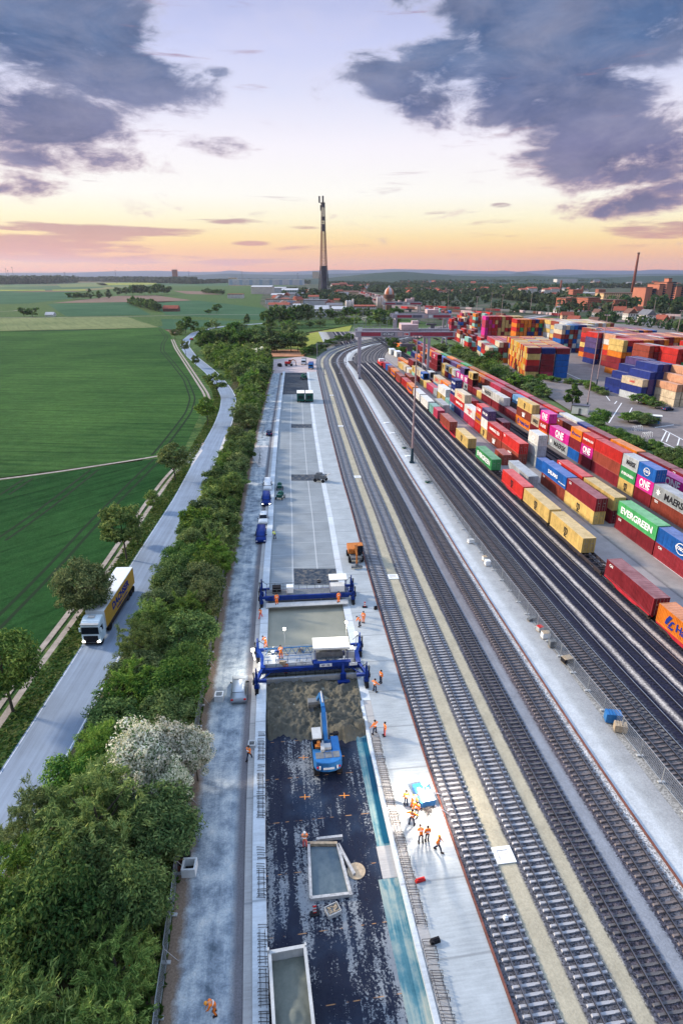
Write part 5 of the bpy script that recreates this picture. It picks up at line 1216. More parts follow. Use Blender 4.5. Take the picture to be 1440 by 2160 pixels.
for s in (-1,):
    b = MB(); b.tube((-6.9, .3, 1.9), (-7.1, .3, 3.3), .05, n=6); b.box((-7.1, .3, 3.4), (.4, .3, .3)); b.build('side_floodlight', M_lamp, pv)
lamp(Matrix.Translation(c0) @ Matrix.Rotation(ap, 4, 'Z') @ Vector((-8.0, .3, 3.2)), 700, r=.3); lamp(Matrix.Translation(c0) @ Matrix.Rotation(ap, 4, 'Z') @ Vector((-4.6, 1.9, 2.8)), 160, r=.2)
# --- rear curing machine
Yq = 79.6; aq = ang(RC, Yq); c1 = R_(-10.5, Yq)
cu = empty('curing_machine', (c1.x, c1.y, 0), aq, 'second blue machine with long railed deck and grey finishing board', 'paving machine', 'paving machines spanning the trench')
b = MB(); b.box((0, -.9, 1.2), (12.6, .3, .7)); b.box((0, 1.1, 1.15), (12.6, .3, .6)); b.box((-6.2, .1, 1.2), (.4, 2.2, .6)); b.box((6.2, .1, 1.2), (.4, 2.2, .6)); b.build('main_frame', M_blue, cu)
MB().box((0, .1, 1.5), (12.4, 1.8, .08)).build('deck', M_grey, cu)
b = MB(); b.box((-.1, -2.0, .62), (12.3, .9, .12), rx=.25)
b.build('finishing_board', M_lgrey, cu)
rail_set(cu, [(-6.1, .95), (6.1, .95)], 1.55, 1.15, M_grey, step=1.15); rail_set(cu, [(-6.1, -.7), (-3, -.7)], 1.55, 1.0, M_grey)
b = MB(); b.box((4.7, .2, 3.75), (2.7, 1.9, .1)); b.build('canopy', M_canv, cu)
b = MB(); [b.tube((x, y, 1.5), (x, y, 3.7), .045, n=6) for x in (3.5, 5.9) for y in (-.6, 1.0)]; b.build('canopy_post', M_blue, cu)
b = MB(); b.box((4.6, .2, 2.0), (2.2, 1.3, 1.0)); b.build('engine_housing', M_paint, cu)
b = MB(); [b.box((-4.6, .35, 1.65+.14*i), (1.3, 1.0, .1)) for i in range(7)]; b.build('pallet_stack', M_blk, cu)
b = MB(); b.box((-2.6, .3, 2.05), (1.05, 1.05, 1.0)); b.build('liquid_tank', M_paint, cu)
b = MB(); b.lathe((1.9, 1.3, 2.5), [(.14, -.12), (.34, -.12), (.36, 0), (.34, .12), (.14, .12)], 14); b.build('hose_reel', M_blk, cu)
for x, s in ((-6.9, -1), (6.9, 1)):
    for y in (-1.2, 1.4): leg_unit(cu, x, y, s)
# --- blue excavator
Ye = 49.6; pe = G(688, 1585, 1.0); pe.z = TZ; ae = ang(RC, Ye)+.08
ex = empty('excavator', tuple(pe), ae-.06, 'blue excavator working on the dark wet base course, boom over the heap', 'excavator')
for s in (-1, 1): crawler(ex, s*1.15, .2, 0, 4.2, .55, .85)
b = MB(); b.box((0, .2, .75), (1.9, 2.4, .45)); b.tube((0, .2, .9), (0, .2, 1.12), .7, n=16); b.build('undercarriage', M_grey, ex)
pr = [(-1.38, 1.6), (-1.42, -1.6), (-1.2, -2.15), (-.6, -2.42), (0, -2.5), (.6, -2.42), (1.2, -2.15), (1.42, -1.6), (1.38, 1.6)]
b = MB(); b.prism(pr, 1.12, 1.5); b.prism([(x*.985, y) for x, y in pr if y < 0]+[(1.36, -.75), (-1.36, -.75)], 1.5, 2.25); b.b2((.55, -.75, 1.5), (1.36, 1.4, 2.1)); b.b2((-1.36, -.75, 1.5), (-.5, -.1, 2.0))
ub = b.build('upper_body', M_blue2, ex, bevel=.05)
b = MB(); b.b2((-1.2, -1.75, 2.25), (-.35, -.95, 2.29)); b.b2((-.28, -1.75, 2.25), (.45, -.95, 2.30)); b.b2((.52, -1.75, 2.25), (1.2, -.95, 2.28)); b.build('engine_grille', M_grey, ub)
b = MB(); b.b2((-.5, -.6, 1.5), (.45, .0, 2.5)); b.b2((-.62, -.95, 1.6), (-.25, .3, 2.62)); b.build('counter_hood', M_lgrey, ub)
b = MB(); b.b2((-.55, -2.52, 1.5), (.55, -2.46, 1.72)); b.b2((-.95, -2.42, 1.45), (-.8, -2.33, 1.85)); b.b2((.8, -2.42, 1.45), (.95, -2.33, 1.85)); b.build('rear_marking', M_paint, ub)
b = MB(); [b.b2((x-.08, -2.4, 1.62), (x+.08, -2.3, 1.78)) for x in (-1.1, 1.1)]; b.build('tail_light', M_tail, ub)
b = MB(); b.side([(.0, 1.5), (1.75, 1.5), (1.9, 2.3), (1.6, 3.05), (.15, 3.1), (0, 2.9)], -1.36, -.45); cb = b.build('cab', M_glass, ex, bevel=.04)
b = MB(); b.b2((-1.38, .05, 3.08), (-.43, 1.65, 3.2)); b.build('cab_roof', M_lgrey, cb)
b = MB(); b.tube((-.8, -.15, 2.6), (-.8, -.15, 2.95), .17, n=10); b.box((-.8, -.25, 2.45), (.7, .4, .25)); b.build('beacon', M_org, cb)
b = MB(); b.bar((.05, 1.0, 1.9), (.05, 3.3, 4.3), .42, .55); b.bar((.05, 3.2, 4.25), (.02, 5.6, 4.1), .38, .48); bo = b.build('boom', M_blue2, ex, bevel=.05)
b = MB(); b.tube((.3, 1.6, 1.7), (.3, 3.2, 3.7), .10, n=8); b.tube((-.2, 1.6, 1.7), (-.2, 3.2, 3.7), .10, n=8); b.tube((.05, 3.6, 4.7), (.05, 5.6, 4.55), .09, n=8); b.build('hydraulic_ram', M_steel, bo)
b = MB(); b.bar((.0, 5.5, 4.3), (-.15, 7.9, 1.7), .30, .42); b.build('dipper_arm', M_blue2, ex, bevel=.04)
b = MB(); b.side([(7.5, 1.6), (8.3, 1.55), (8.55, .9), (8.2, .25), (7.6, .15), (7.45, .3), (8.0, .5), (8.1, .9), (7.9, 1.2), (7.45, 1.3)], -1.25, .25)
b.b2((-1.27, 7.5, .2), (-1.2, 8.45, 1.5)); b.b2((.2, 7.5, .2), (.27, 8.45, 1.5)); b.build('bucket', M_grey, ex)
b = MB(); b.b2((.55, 1.5, 2.1), (1.5, 1.75, 2.2)); b.box((1.2, 1.9, 1.9), (.5, .3, .4)); b.build('side_mirror', M_blk, ex)
# --- heap of fresh concrete before the paver
def heap(name, off0, off1, Y0, Y1, fh, mat, label, cat, nx=110, ny=100, z0=TZ):
    vs = []
    for j in range(ny+1):
        Y = Y0+(Y1-Y0)*j/ny
        for i in range(nx+1):
            o = off0+(off1-off0)*i/nx; p = R_(o, Y); vs.append((p.x, p.y, z0+max(-.03, fh(i/nx, j/ny, o, Y))))
    fs = [(j*(nx+1)+i, j*(nx+1)+i+1, (j+1)*(nx+1)+i+1, (j+1)*(nx+1)+i) for j in range(ny) for i in range(nx)]
    b = MB(); b.add(vs, fs); o = smooth(b.build(name, mat)); return tag(o, label, cat)
from mathutils import noise as mnoise
def hf(u, v, o, Y):
    e = min(1, v/.16) if v < .16 else 1
    edge = min(1, (v-.09+.16*mnoise.noise(Vector((o*.45, 3, 1)))+.05*mnoise.noise(Vector((o*2.1, Y, 1))))/.10); edge = max(0, edge)
    n = abs(mnoise.noise(Vector((o*.42, Y*.40, 2.2)))); n2 = mnoise.noise(Vector((o*1.1+4, Y*1.2, 5))); n3 = mnoise.noise(Vector((o*3, Y*3, 8)))
    n4 = mnoise.noise(Vector((o*5.5, Y*5.5, 3)))
    if edge <= 0: return -.03
    return edge*(.35+1.15*n+.45*n2+.24*n3+.14*n4+.07*mnoise.noise(Vector((o*9, Y*9, 1))))
def heap_f(t, tc, b):
    v = tc.outputs['Object']; n = t.noise(v, .45, 6, .65); n2 = t.noise(v, 3, 6, .75); bump(t, b, n2, .9, .25)
    return t.mix(t.m('ADD', t.m('MULTIPLY', n, .7), t.m('MULTIPLY', n2, .3)), (.022, .030, .030), (.21, .19, .145))
heap('concrete_heap', -16.3, -5.45, 49.8, 60.6, hf, std('heap_concrete', heap_f, .8), 'rough brown-grey heap of wet concrete between excavator and paver', 'concrete heap')
# --- timber formwork pit on the base
def plank(b, a, c, w_=.28, h=.28, z=TZ): b.bar((a[0], a[1], z+h/2), (c[0], c[1], z+h/2), w_, h)
fw = empty('formwork_pit', tuple(G(700, 1840, TZ)), 0, 'open rectangular timber formwork around a wet pit on the dark base', 'formwork')
o_ = fw.location
def P2(u, v, z=TZ): q = G(u, v, z); return (q.x-o_.x, q.y-o_.y)
for nm, pa, pb_, mt in (('side_beam', (651, 1783), (656, 1900), M_oldw), ('side_beam', (712, 1785), (740, 1893), M_oldw), ('end_beam', (648, 1783), (711, 1783), M_wood), ('end_beam', (655, 1899), (741, 1889), M_oldw), ('loose_beam', (668, 1774), (722, 1768), M_oldw), ('loose_beam', (713, 1785), (747, 1848), M_oldw)):
    b = MB(); plank(b, P2(*pa), P2(*pb_), .24, .34, 0); b.build(nm, mt, fw)
b = MB(); q = [P2(655, 1787), P2(712, 1787), P2(738, 1890), P2(658, 1897)]; b.add([(x, y, .035) for x, y in q], [(0, 1, 2, 3)] if (q[1][0]-q[0][0])*(q[2][1]-q[1][1])-(q[1][1]-q[0][1])*(q[2][0]-q[1][0]) > 0 else [(3, 2, 1, 0)])
b.build('wet_pit', std('pit_water', lambda t, tc, bb: t.mix(t.noise(tc.outputs['Object'], 1.2, 6, .7), (.03, .06, .09), (.16, .20, .22)), .25), fw)
p = G(751, 1838, TZ); b = MB(); b.lathe((0, 0, 0), [(.75, 0), (.78, .02), (.77, .07), (.1, .08)], 28); tag(b.build('manhole_disc', M_wood, None, (p.x, p.y, TZ+.01)), 'round tan timber disc beside the formwork pit', 'round cover')
p = G(702, 1924, TZ); bx = empty('rubble_crate', (p.x, p.y, TZ), .45, 'open white crate filled with offcuts on the dark base', 'crate')
b = MB(); [b.box(c, d) for c, d in (((0, -.4, .2), (1.1, .05, .4)), ((0, .4, .2), (1.1, .05, .4)), ((-.53, 0, .2), (.05, .8, .4)), ((.53, 0, .2), (.05, .8, .4)), ((0, 0, .03), (1.05, .8, .05)))]; b.build('box_wall', M_lgrey, bx)
b = MB(); rg = random.Random(2); [b.box((rg.uniform(-.38, .38), rg.uniform(-.25, .25), .28+rg.uniform(0, .1)), (.3, .06, .06), rz=rg.uniform(0, 3), ry=rg.uniform(-.3, .3)) for _ in range(22)]; b.build('offcuts', M_wood, bx)
def barrier(u, v, z, label, rz=0, h=1.0):
    p = G(u, v, z); t = empty('barrier_board', (p.x, p.y, z), rz, label, 'barrier', 'striped barrier boards')
    b = MB(); b.box((0, 0, .06), (.75, .42, .12)); b.build('foot', M_blk, t)
    for k in range(5):
        MB().box((0, 0, .22+h*.16*k), (.26, .05, h*.16)).build('stripe', M_red if k % 2 == 0 else M_paint, t)
    return t
barrier(664, 1928, TZ, 'red and white barrier board beside the formwork pit', .2); barrier(769, 1281, .02, 'red and white barrier board on the platform by the rear machine'); barrier(481, 936, 0, 'red and white barrier board at the site gate')
# white block, bits
for u, v, z, d, mt, nm, lab, ct in ((1065, 1938, .05, (.35, .35, .3), M_paint, 'loose_block', 'small white block lying between the rails', 'block'), (886, 1858, .02, (.9, .3, .25), M_red, 'red_canister', 'red canister lying on the platform edge', 'canister'), (917, 1987, .02, (.8, .35, .35), M_blk, 'black_clamp', 'black clamp tool on the platform edge', 'tool'), (792, 1285, .02, (.5, .4, .5), M_blk, 'black_bucket', 'black bucket near the rusty platform edge', 'bucket'), (741, 1230, .02, (.5, .4, .4), M_blue, 'blue_toolbox', 'small blue toolbox on the platform', 'toolbox')):
    p = G(u, v, z); tb = MB(); tb.box((0, 0, d[2]/2), d, taper=.86); tb.box((0, 0, d[2]+.03), (d[0]*.6, d[1]*.3, .06)); tag(tb.build(nm, mt, None, (p.x, p.y, z), rz=.3, bevel=.02), lab, ct)
# --- big tipper body at the bottom edge, loaded with fresh concrete
p1 = G(566, 2003, 2.5); p2 = G(640, 1999, 2.5)
tp = empty('tipper_lorry', ((p1.x+p2.x)/2+.10, p1.y, TZ), ang(RC, 25)+.03, 'silver tipper body full of fresh grey concrete at the bottom of the trench', 'lorry')
w2 = (p2.x-p1.x)/2
b = MB()
for s in (-1, 1): b.b2((s*w2-.06, -9.2, 1.2), (s*w2+.06, 0, 3.0)); b.b2((s*w2-.11, -9.2, 2.92), (s*w2+.11, .05, 3.06))
b.b2((-w2, -.08, 1.2), (w2, .04, 3.0)); b.b2((-w2, -.14, 2.9), (w2, .1, 3.04)); b.b2((-w2, -9.2, 1.15), (w2, 0, 1.25)); b.b2((-w2-.16, -.1, 1.4), (-w2-.02, .12, 3.35)); b.b2((w2+.0, -.1, 1.4), (w2+.12, .12, 3.2)); b.build('tipper_body', M_lgrey, tp)
vs = []; nx, ny = 26, 70
for j in range(ny+1):
    for i in range(nx+1):
        x = -w2+.07+(2*w2-.14)*i/nx; y = -9.1+9.0*j/ny; d = math.hypot(x, (y+3.9)*.9)
        vs.append((x, y, 2.15+.45*math.exp(-(d/1.0)**2)+.05*math.sin(d*9)*math.exp(-d*.7)+.08*mnoise.noise(Vector((x*1.6, y*1.6, 3)))-.10*(y+4.5)/9))
b = MB(); b.add(vs, [(j*(nx+1)+i, j*(nx+1)+i+1, (j+1)*(nx+1)+i+1, (j+1)*(nx+1)+i) for j in range(ny) for i in range(nx)]); smooth(b.build('concrete_load', std('load_concrete', lambda t, tc, bb: t.mix(t.noise(tc.outputs['Object'], 1.5, 7, .7), (.07, .085, .075), (.20, .21, .18)), .6), tp))
for y in (-1.4, -2.8):
    for s in (-1, 1): wq = MB(); wq.tube((s*.55, 0, .52), (s*1.0, 0, .52), .52, n=16); wq.build('wheel', M_tyre, tp, (0, y, 0))
MB().b2((-.5, -8.8, .75), (.5, -.6, 1.15)).build('chassis', M_wag, tp)
# --- cars and vans
def car(u, v, rz, col, label, kind='car', group='cars parked along the haul road', z=0.0, lights=False, world=None):
    p = G(u, v, z) if world is None else Vector((*world, z))
    t = empty({'car': 'parked_car', 'van': 'parked_van', 'suv': 'parked_car'}[kind], (p.x, p.y, z+.01), rz, label, 'van' if kind == 'van' else 'car', group)
    if kind == 'van': L, w_, h = 5.2, 1.95, 2.0; body = [(-2.6, .35), (-2.6, 1.05), (-2.5, 1.85), (-2.3, 2.0), (1.0, 2.0), (1.35, 1.88), (1.95, 1.25), (2.5, 1.05), (2.62, .75), (2.62, .35)]; roofx = (-2.3, 1.0)
    elif kind == 'suv': L, w_, h = 4.5, 1.85, 1.7; body = [(-2.2, .35), (-2.25, .9), (-2.1, 1.05), (-1.95, 1.55), (-1.7, 1.68), (.3, 1.68), (.55, 1.6), (1.15, 1.08), (2.05, .95), (2.25, .7), (2.25, .35)]; roofx = (-1.7, .3)
    else: L, w_, h = 4.4, 1.78, 1.45; body = [(-2.15, .3), (-2.2, .75), (-2.05, .92), (-1.75, .98), (-1.35, 1.36), (-1.1, 1.42), (.2, 1.42), (.5, 1.34), (1.15, .92), (2.0, .8), (2.2, .6), (2.2, .3)]; roofx = (-1.1, .2)
    b = MB(); mid = [q for q in body]; n = len(mid)
    secs = []
    for x, tw in ((-w_/2, 0), (-w_/2+.12, 1), (w_/2-.12, 1), (w_/2, 0)):
        secs.append([(x*(1-.16*max(0, (z_-.95))/max(.1, h-.95)), y, z_ if tw else min(z_, .95)) for y, z_ in mid])
    vs = [q for s in secs for q in s]; fs = []
    for k in range(3):
        for i in range(n): j = (i+1) % n; fs.append((k*n+i, k*n+j, (k+1)*n+j, (k+1)*n+i))
    fs += [tuple(range(n-1, -1, -1)), tuple(3*n+i for i in range(n))]
    b.add(vs, fs); bd = smooth(b.build('body', col, t)); 
    g = MB(); zr = h-.03; r0, r1 = roofx
    if kind == 'van':
        g.add([(-.82, 1.06, 1.93), (.82, 1.06, 1.93), (.9, 1.93, 1.30), (-.9, 1.93, 1.30)], [(0, 3, 2, 1)]); g.b2((-.99, .2, 1.2), (-.92, 1.3, 1.75)); g.b2((.92, .2, 1.2), (.99, 1.3, 1.75)); g.add([(-.8, -2.5, 1.75), (.8, -2.5, 1.75), (.85, -2.62, 1.2), (-.85, -2.62, 1.2)], [(0, 1, 2, 3)])
    else:
        f0 = (r1+.22, h-.06); f1 = (1.12, 1.08 if kind == 'suv' else .96); e0 = (r0-.18, h-.08); e1 = (-1.98 if kind == 'suv' else -1.7, 1.12 if kind == 'suv' else 1.03)
        g.add([(-.66, f0[0], f0[1]+.02), (.66, f0[0], f0[1]+.02), (.78, f1[0], f1[1]+.03), (-.78, f1[0], f1[1]+.03)], [(0, 3, 2, 1)]); g.add([(-.64, e0[0], e0[1]+.02), (.64, e0[0], e0[1]+.02), (.74, e1[0]-.03, e1[1]), (-.74, e1[0]-.03, e1[1])], [(0, 1, 2, 3)])
        for s in (-1, 1):
            x0, x1 = s*(w_/2+.005), s*(w_/2*.86+.02)
            g.add([(x0*.99, -1.75, 1.0), (x0*.99, .95, 1.0), (x1, .3, h-.12), (x1, -1.5, h-.12)], [(0, 1, 2, 3)] if s > 0 else [(3, 2, 1, 0)])
    g.build('windows', M_glass, t)
    for y in (-L*.30, L*.30):
        for s in (-1, 1): q = MB(); q.tube((s*(w_/2-.22), 0, .33), (s*(w_/2+.01), 0, .33), .33, n=14); q.build('wheel', M_tyre, t, (0, y, 0))
    for s in (-1, 1):
        q = MB(); q.box((s*(w_/2-.22), L/2-.03, .68), (.32, .12, .16)); q.build('headlight', M_lamp if lights else M_paint, t)
        q = MB(); q.box((s*(w_/2-.18), -L/2+.02, .85), (.28, .1, .2)); q.build('tail_light', M_tail, t)
        q = MB(); q.box((s*(w_/2+.1), .75 if kind != 'van' else 1.35, 1.02 if kind != 'van' else 1.35), (.2, .1, .14)); q.build('wing_mirror', M_blk, t)
    return t
M_silver = flat('silver_paint', (.42, .46, .50), .3, .4, .08, 1); M_darkc = flat('dark_blue_paint', (.02, .035, .09), .25, .2, .1, 1)
aY = ang(RC, 60)
car(506, 1462, ang(RC, 57), M_silver, 'silver estate car parked on the gravel haul road by the paver', 'suv')
car(551, 1136, math.pi+.1, M_blue, 'blue delivery van parked nearest on the haul road', 'van'); car(556, 1100, math.pi+.1, M_paint, 'white car parked behind the nearest blue van', 'suv')
car(562, 1060, math.pi+.1, M_blue, 'blue van with lit headlights on the haul road', 'van', lights=True); car(565, 1030, math.pi+.1, M_paint, 'white van behind the lit blue van', 'van')
car(568, 917, .1, M_darkc, 'small dark car at the site gate'); car(404, 717, .5, M_red, 'small red vehicle driving on the far road bend', group='distant vehicles')
car(1407, 866, -1.2, M_darkc, 'dark blue car alone on the turning area', group='distant vehicles')
# --- the lorry on the road
M_cargo = flat('trailer_yellow', (.62, .33, .035), .45, 0, .14, .6); M_cab = flat('cab_white', (.70, .80, .84), .35, 0, .08, 1)
pa, pb_ = G(196, 1360), G(268, 1245)
dirv = (pa-pb_); la = -math.atan2(dirv.x, dirv.y)
lo = empty('articulated_lorry', tuple(G(196, 1362)+Vector((0, 0, .01))), la, 'white articulated lorry with a yellow sided trailer driving on the country road', 'lorry')
b = MB(); b.side([(-1.0, .5), (-1.0, 3.3), (-.7, 3.75), (-.1, 3.75), (.75, 3.45), (1.1, 2.9), (1.25, 1.9), (1.3, .45)], -1.24, 1.24); cabo = b.build('cab', M_cab, lo, (0, -1.2, 0), bevel=.10)
b = MB(); b.add([(-1.12, 1.16, 2.85), (1.12, 1.16, 2.85), (1.18, 1.29, 1.85), (-1.18, 1.29, 1.85)], [(0, 3, 2, 1)]); [b.b2((s*1.245-.01, -.1, 1.9), (s*1.245+.01, .95, 2.7)) for s in (-1, 1)]; b.build('windscreen', M_glass, cabo)
b = MB(); b.b2((-.95, 1.26, .6), (.95, 1.34, 1.6)); b.b2((-1.2, 1.2, .35), (1.2, 1.36, .55)); b.build('grille', M_blk, cabo)
b = MB(); b.b2((-.45, -.35, 3.74), (.45, .25, 3.82)); b.b2((-1.2, .9, 3.25), (1.2, 1.3, 3.34)); b.build('roof_hatch', M_lgrey, cabo)
for s in (-1, 1):
    MB().b2((s*1.0-.2, 1.33, .62), (s*1.0+.2, 1.40, .85)).build('headlight', M_lamp, cabo); MB().box((s*1.42, 1.05, 2.4), (.2, .12, .6)).build('wing_mirror', M_cab, cabo)
b = MB(); b.b2((-1.27, -15.4, 1.25), (1.27, -2.35, 4.0)); bx = b.build('trailer_box', M_paint, lo, bevel=.03)
for s in (-1, 1):
    b = MB(); b.b2((s*1.275, -15.3, 1.32), (s*1.295, -2.45, 3.93)); sd = b.build('side_curtain', M_cargo, bx)
    if s < 0:
        for wd, sz, zz, yy in (('DACHSER', 1.45, 2.75, -9.0), ('Intelligent Logistics', .55, 1.75, -9.4)):
            me = text_mesh(wd, sz, .05 if sz > 1 else .02, .008, 1.15); me.materials.clear(); me.materials.append(M_navyd); e = mesh_obj('lettering', me, sd)
            e.matrix_local = Matrix.Translation((-1.302, yy, zz)) @ Matrix(((0, 0, -1, 0), (-1, 0, 0, 0), (0, 1, 0, 0), (0, 0, 0, 1)))
MB().b2((-.5, -15.2, .8), (.5, -1.4, 1.24)).build('chassis', M_wag, lo)
b = MB(); [b.b2((s*1.22-.03, -12, .55), (s*1.22+.03, -4.5, 1.2)) for s in (-1, 1)]; b.build('side_skirt', M_wag, lo)
for y in (-.55, -3.9, -12.2, -13.4, -14.6):
    for s in (-1, 1): q = MB(); q.tube((s*.8, 0, .52), (s*1.22, 0, .52), .52, n=16); q.build('wheel', M_tyre, lo, (0, y, 0))
# --- wheeled loader with attachment beside the slab, orange digger, green units
def loader(u, v, z, rz, label, mt, group=None, sc=1.0):
    p = G(u, v, z); t = empty('wheeled_excavator', (p.x, p.y, z), rz, label, 'excavator', group); t.scale = (sc,)*3
    b = MB(); b.box((0, 0, .95), (1.9, 4.2, .45)); b.build('chassis', M_grey, t)
    for y in (-1.35, 1.35):
        for s in (-1, 1): q = MB(); q.tube((s*.85, 0, .55), (s*1.3, 0, .55), .55, n=16); q.build('wheel', M_tyre, t, (0, y, 0))
    b = MB(); b.prism([(-1.2, -2.0), (1.2, -2.0), (1.25, .8), (-1.25, .8)], 1.3, 2.2); b.build('upper_body', mt, t, bevel=.06)
    b = MB(); b.side([(.0, 1.4), (1.4, 1.4), (1.5, 2.2), (1.25, 2.95), (0, 3.0)], -1.2, -.3); c = b.build('cab', M_glass, t); MB().b2((-1.22, -.02, 2.98), (-.28, 1.3, 3.08)).build('cab_roof', mt, c)
    b = MB(); b.bar((.2, .6, 1.9), (.2, 2.2, 3.4), .35, .4); b.bar((.2, 2.2, 3.4), (.2, 3.6, 2.4), .3, .32); b.bar((.2, 3.6, 2.5), (.2, 3.8, .8), .26, .3); b.build('boom', M_org, t)
    b = MB(); b.box((.2, 3.9, .4), (1.9, .5, .3)); b.box((.2, 3.85, .75), (.5, .4, .4)); b.build('levelling_blade', M_grey, t)
    return t
loader(748, 1178, .02, math.pi+.12, 'orange wheeled excavator with levelling bar on the platform', M_org)
loader(609, 772, 0, -1.4, 'red and black excavator far away on the gravel pad', M_red, sc=1.05)
for u, lab in ((634.5, 'green site generator on the far slab end beside its twin'), (652.5, 'green site generator close to the rusty platform edge')):
    p = G(u, 847); t = empty('generator_cabin', (p.x, p.y, 0), ang(RC, 236), lab, 'generator', 'green site generators')
    MB().b2((-1.5, -2, .5), (1.5, 4.5, 3.6)).build('housing', M_dgreen, t, bevel=.06); MB().b2((-1.52, -2.02, 3.6), (1.52, 4.52, 3.72)).build('roof', M_canv, t)
    b = MB(); [b.b2((-.9, -2.06, 1.5+.2*k), (.9, -2.0, 1.6+.2*k)) for k in range(6)]; b.build('vent', M_blk, t)
    for y in (-1, 3.4):
        for s in (-1, 1): q = MB(); q.tube((s*.9, 0, .42), (s*1.35, 0, .42), .42, n=12); q.build('wheel', M_tyre, t, (0, y, 0))
def compressor(u, v, z, lab, mt, rz=0, sc=1.0):
    p = G(u, v, z); t = empty('concrete_saw', (p.x, p.y, z), rz, lab, 'concrete saw', 'concrete saws on the slab'); t.scale = (sc,)*3
    b = MB(); b.box((0, 0, .75), (.9, 1.6, .6)); b.box((0, .2, 1.15), (.6, .8, .25)); b.build('engine', mt, t, bevel=.05)
    for y in (-.6, .6):
        for s in (-1, 1): q = MB(); q.tube((s*.5, 0, .25), (s*.62, 0, .25), .25, n=10); q.build('wheel', M_tyre, t, (0, y, 0))
    b = MB(); b.tube((-.35, -.7, .9), (-.35, -1.4, 1.25), .035, n=5); b.tube((.35, -.7, .9), (.35, -1.4, 1.25), .035, n=5); b.tube((-.35, -1.4, 1.25), (.35, -1.4, 1.25), .035, n=5); b.build('handle', M_steel, t)
    b = MB(); b.tube((.66, .6, .4), (.72, .6, .4), .38, n=16); b.build('blade', M_steel, t)
compressor(590, 1032, 0, 'dark green saw nearest the cast edge wall', M_dgreen, .1, 1.2); compressor(591, 1052, 0, 'second dark green saw beside the cast edge wall', M_dgreen, -.2, 1.3)
compressor(676, 1015, .01, 'dark machine working in the second slab opening', M_grey, 1.2, 1.7); compressor(641, 800, -.01, 'dark green machine on the far base course', M_dgreen, .4, 2.0)
# lorries on the gravel pad
for u, v, mt, lab, rz in ((641, 768, M_grey, 'white fronted tipper lorry on the gravel pad', math.pi), (656, 777, M_blue, 'blue lorry with container body on the gravel pad', math.pi)):
    p = G(u, v); t = empty('site_lorry', (p.x, p.y, 0), rz, lab, 'lorry', 'lorries on the gravel pad')
    b = MB(); b.side([(2.2, .6), (2.2, 3.0), (3.7, 3.0), (4.2, 2.2), (4.3, .6)], -1.25, 1.25); cb_ = b.build('cab', M_paint if mt is M_grey else M_blue2, t, bevel=.06); MB().b2((-1.1, 4.1, 1.6), (1.1, 4.24, 2.4)).build('windscreen', M_glass, cb_)
    MB().b2((-1.25, -4, 1.1), (1.25, 1.9, 3.1)).build('load_body', mt, t)
    for y in (-3, -1.6, 3.1):
        for s in (-1, 1): q = MB(); q.tube((s*.8, 0, .5), (s*1.25, 0, .5), .5, n=12); q.build('wheel', M_tyre, t, (0, y, 0))
p = G(590, 773); t = empty('mini_roller', (p.x, p.y, 0), .4, 'small dark roller on the gravel pad', 'roller')
MB().box((0, 0, 1.1), (1.6, 2.4, 1.0)).build('body', M_blk, t, bevel=.08); q = MB(); q.tube((-.8, 1.5, .6), (.8, 1.5, .6), .6, n=14); q.build('drum', M_steel, t); q = MB(); q.tube((-.8, -1.2, .6), (.8, -1.2, .6), .6, n=14); q.build('wheel', M_tyre, t)

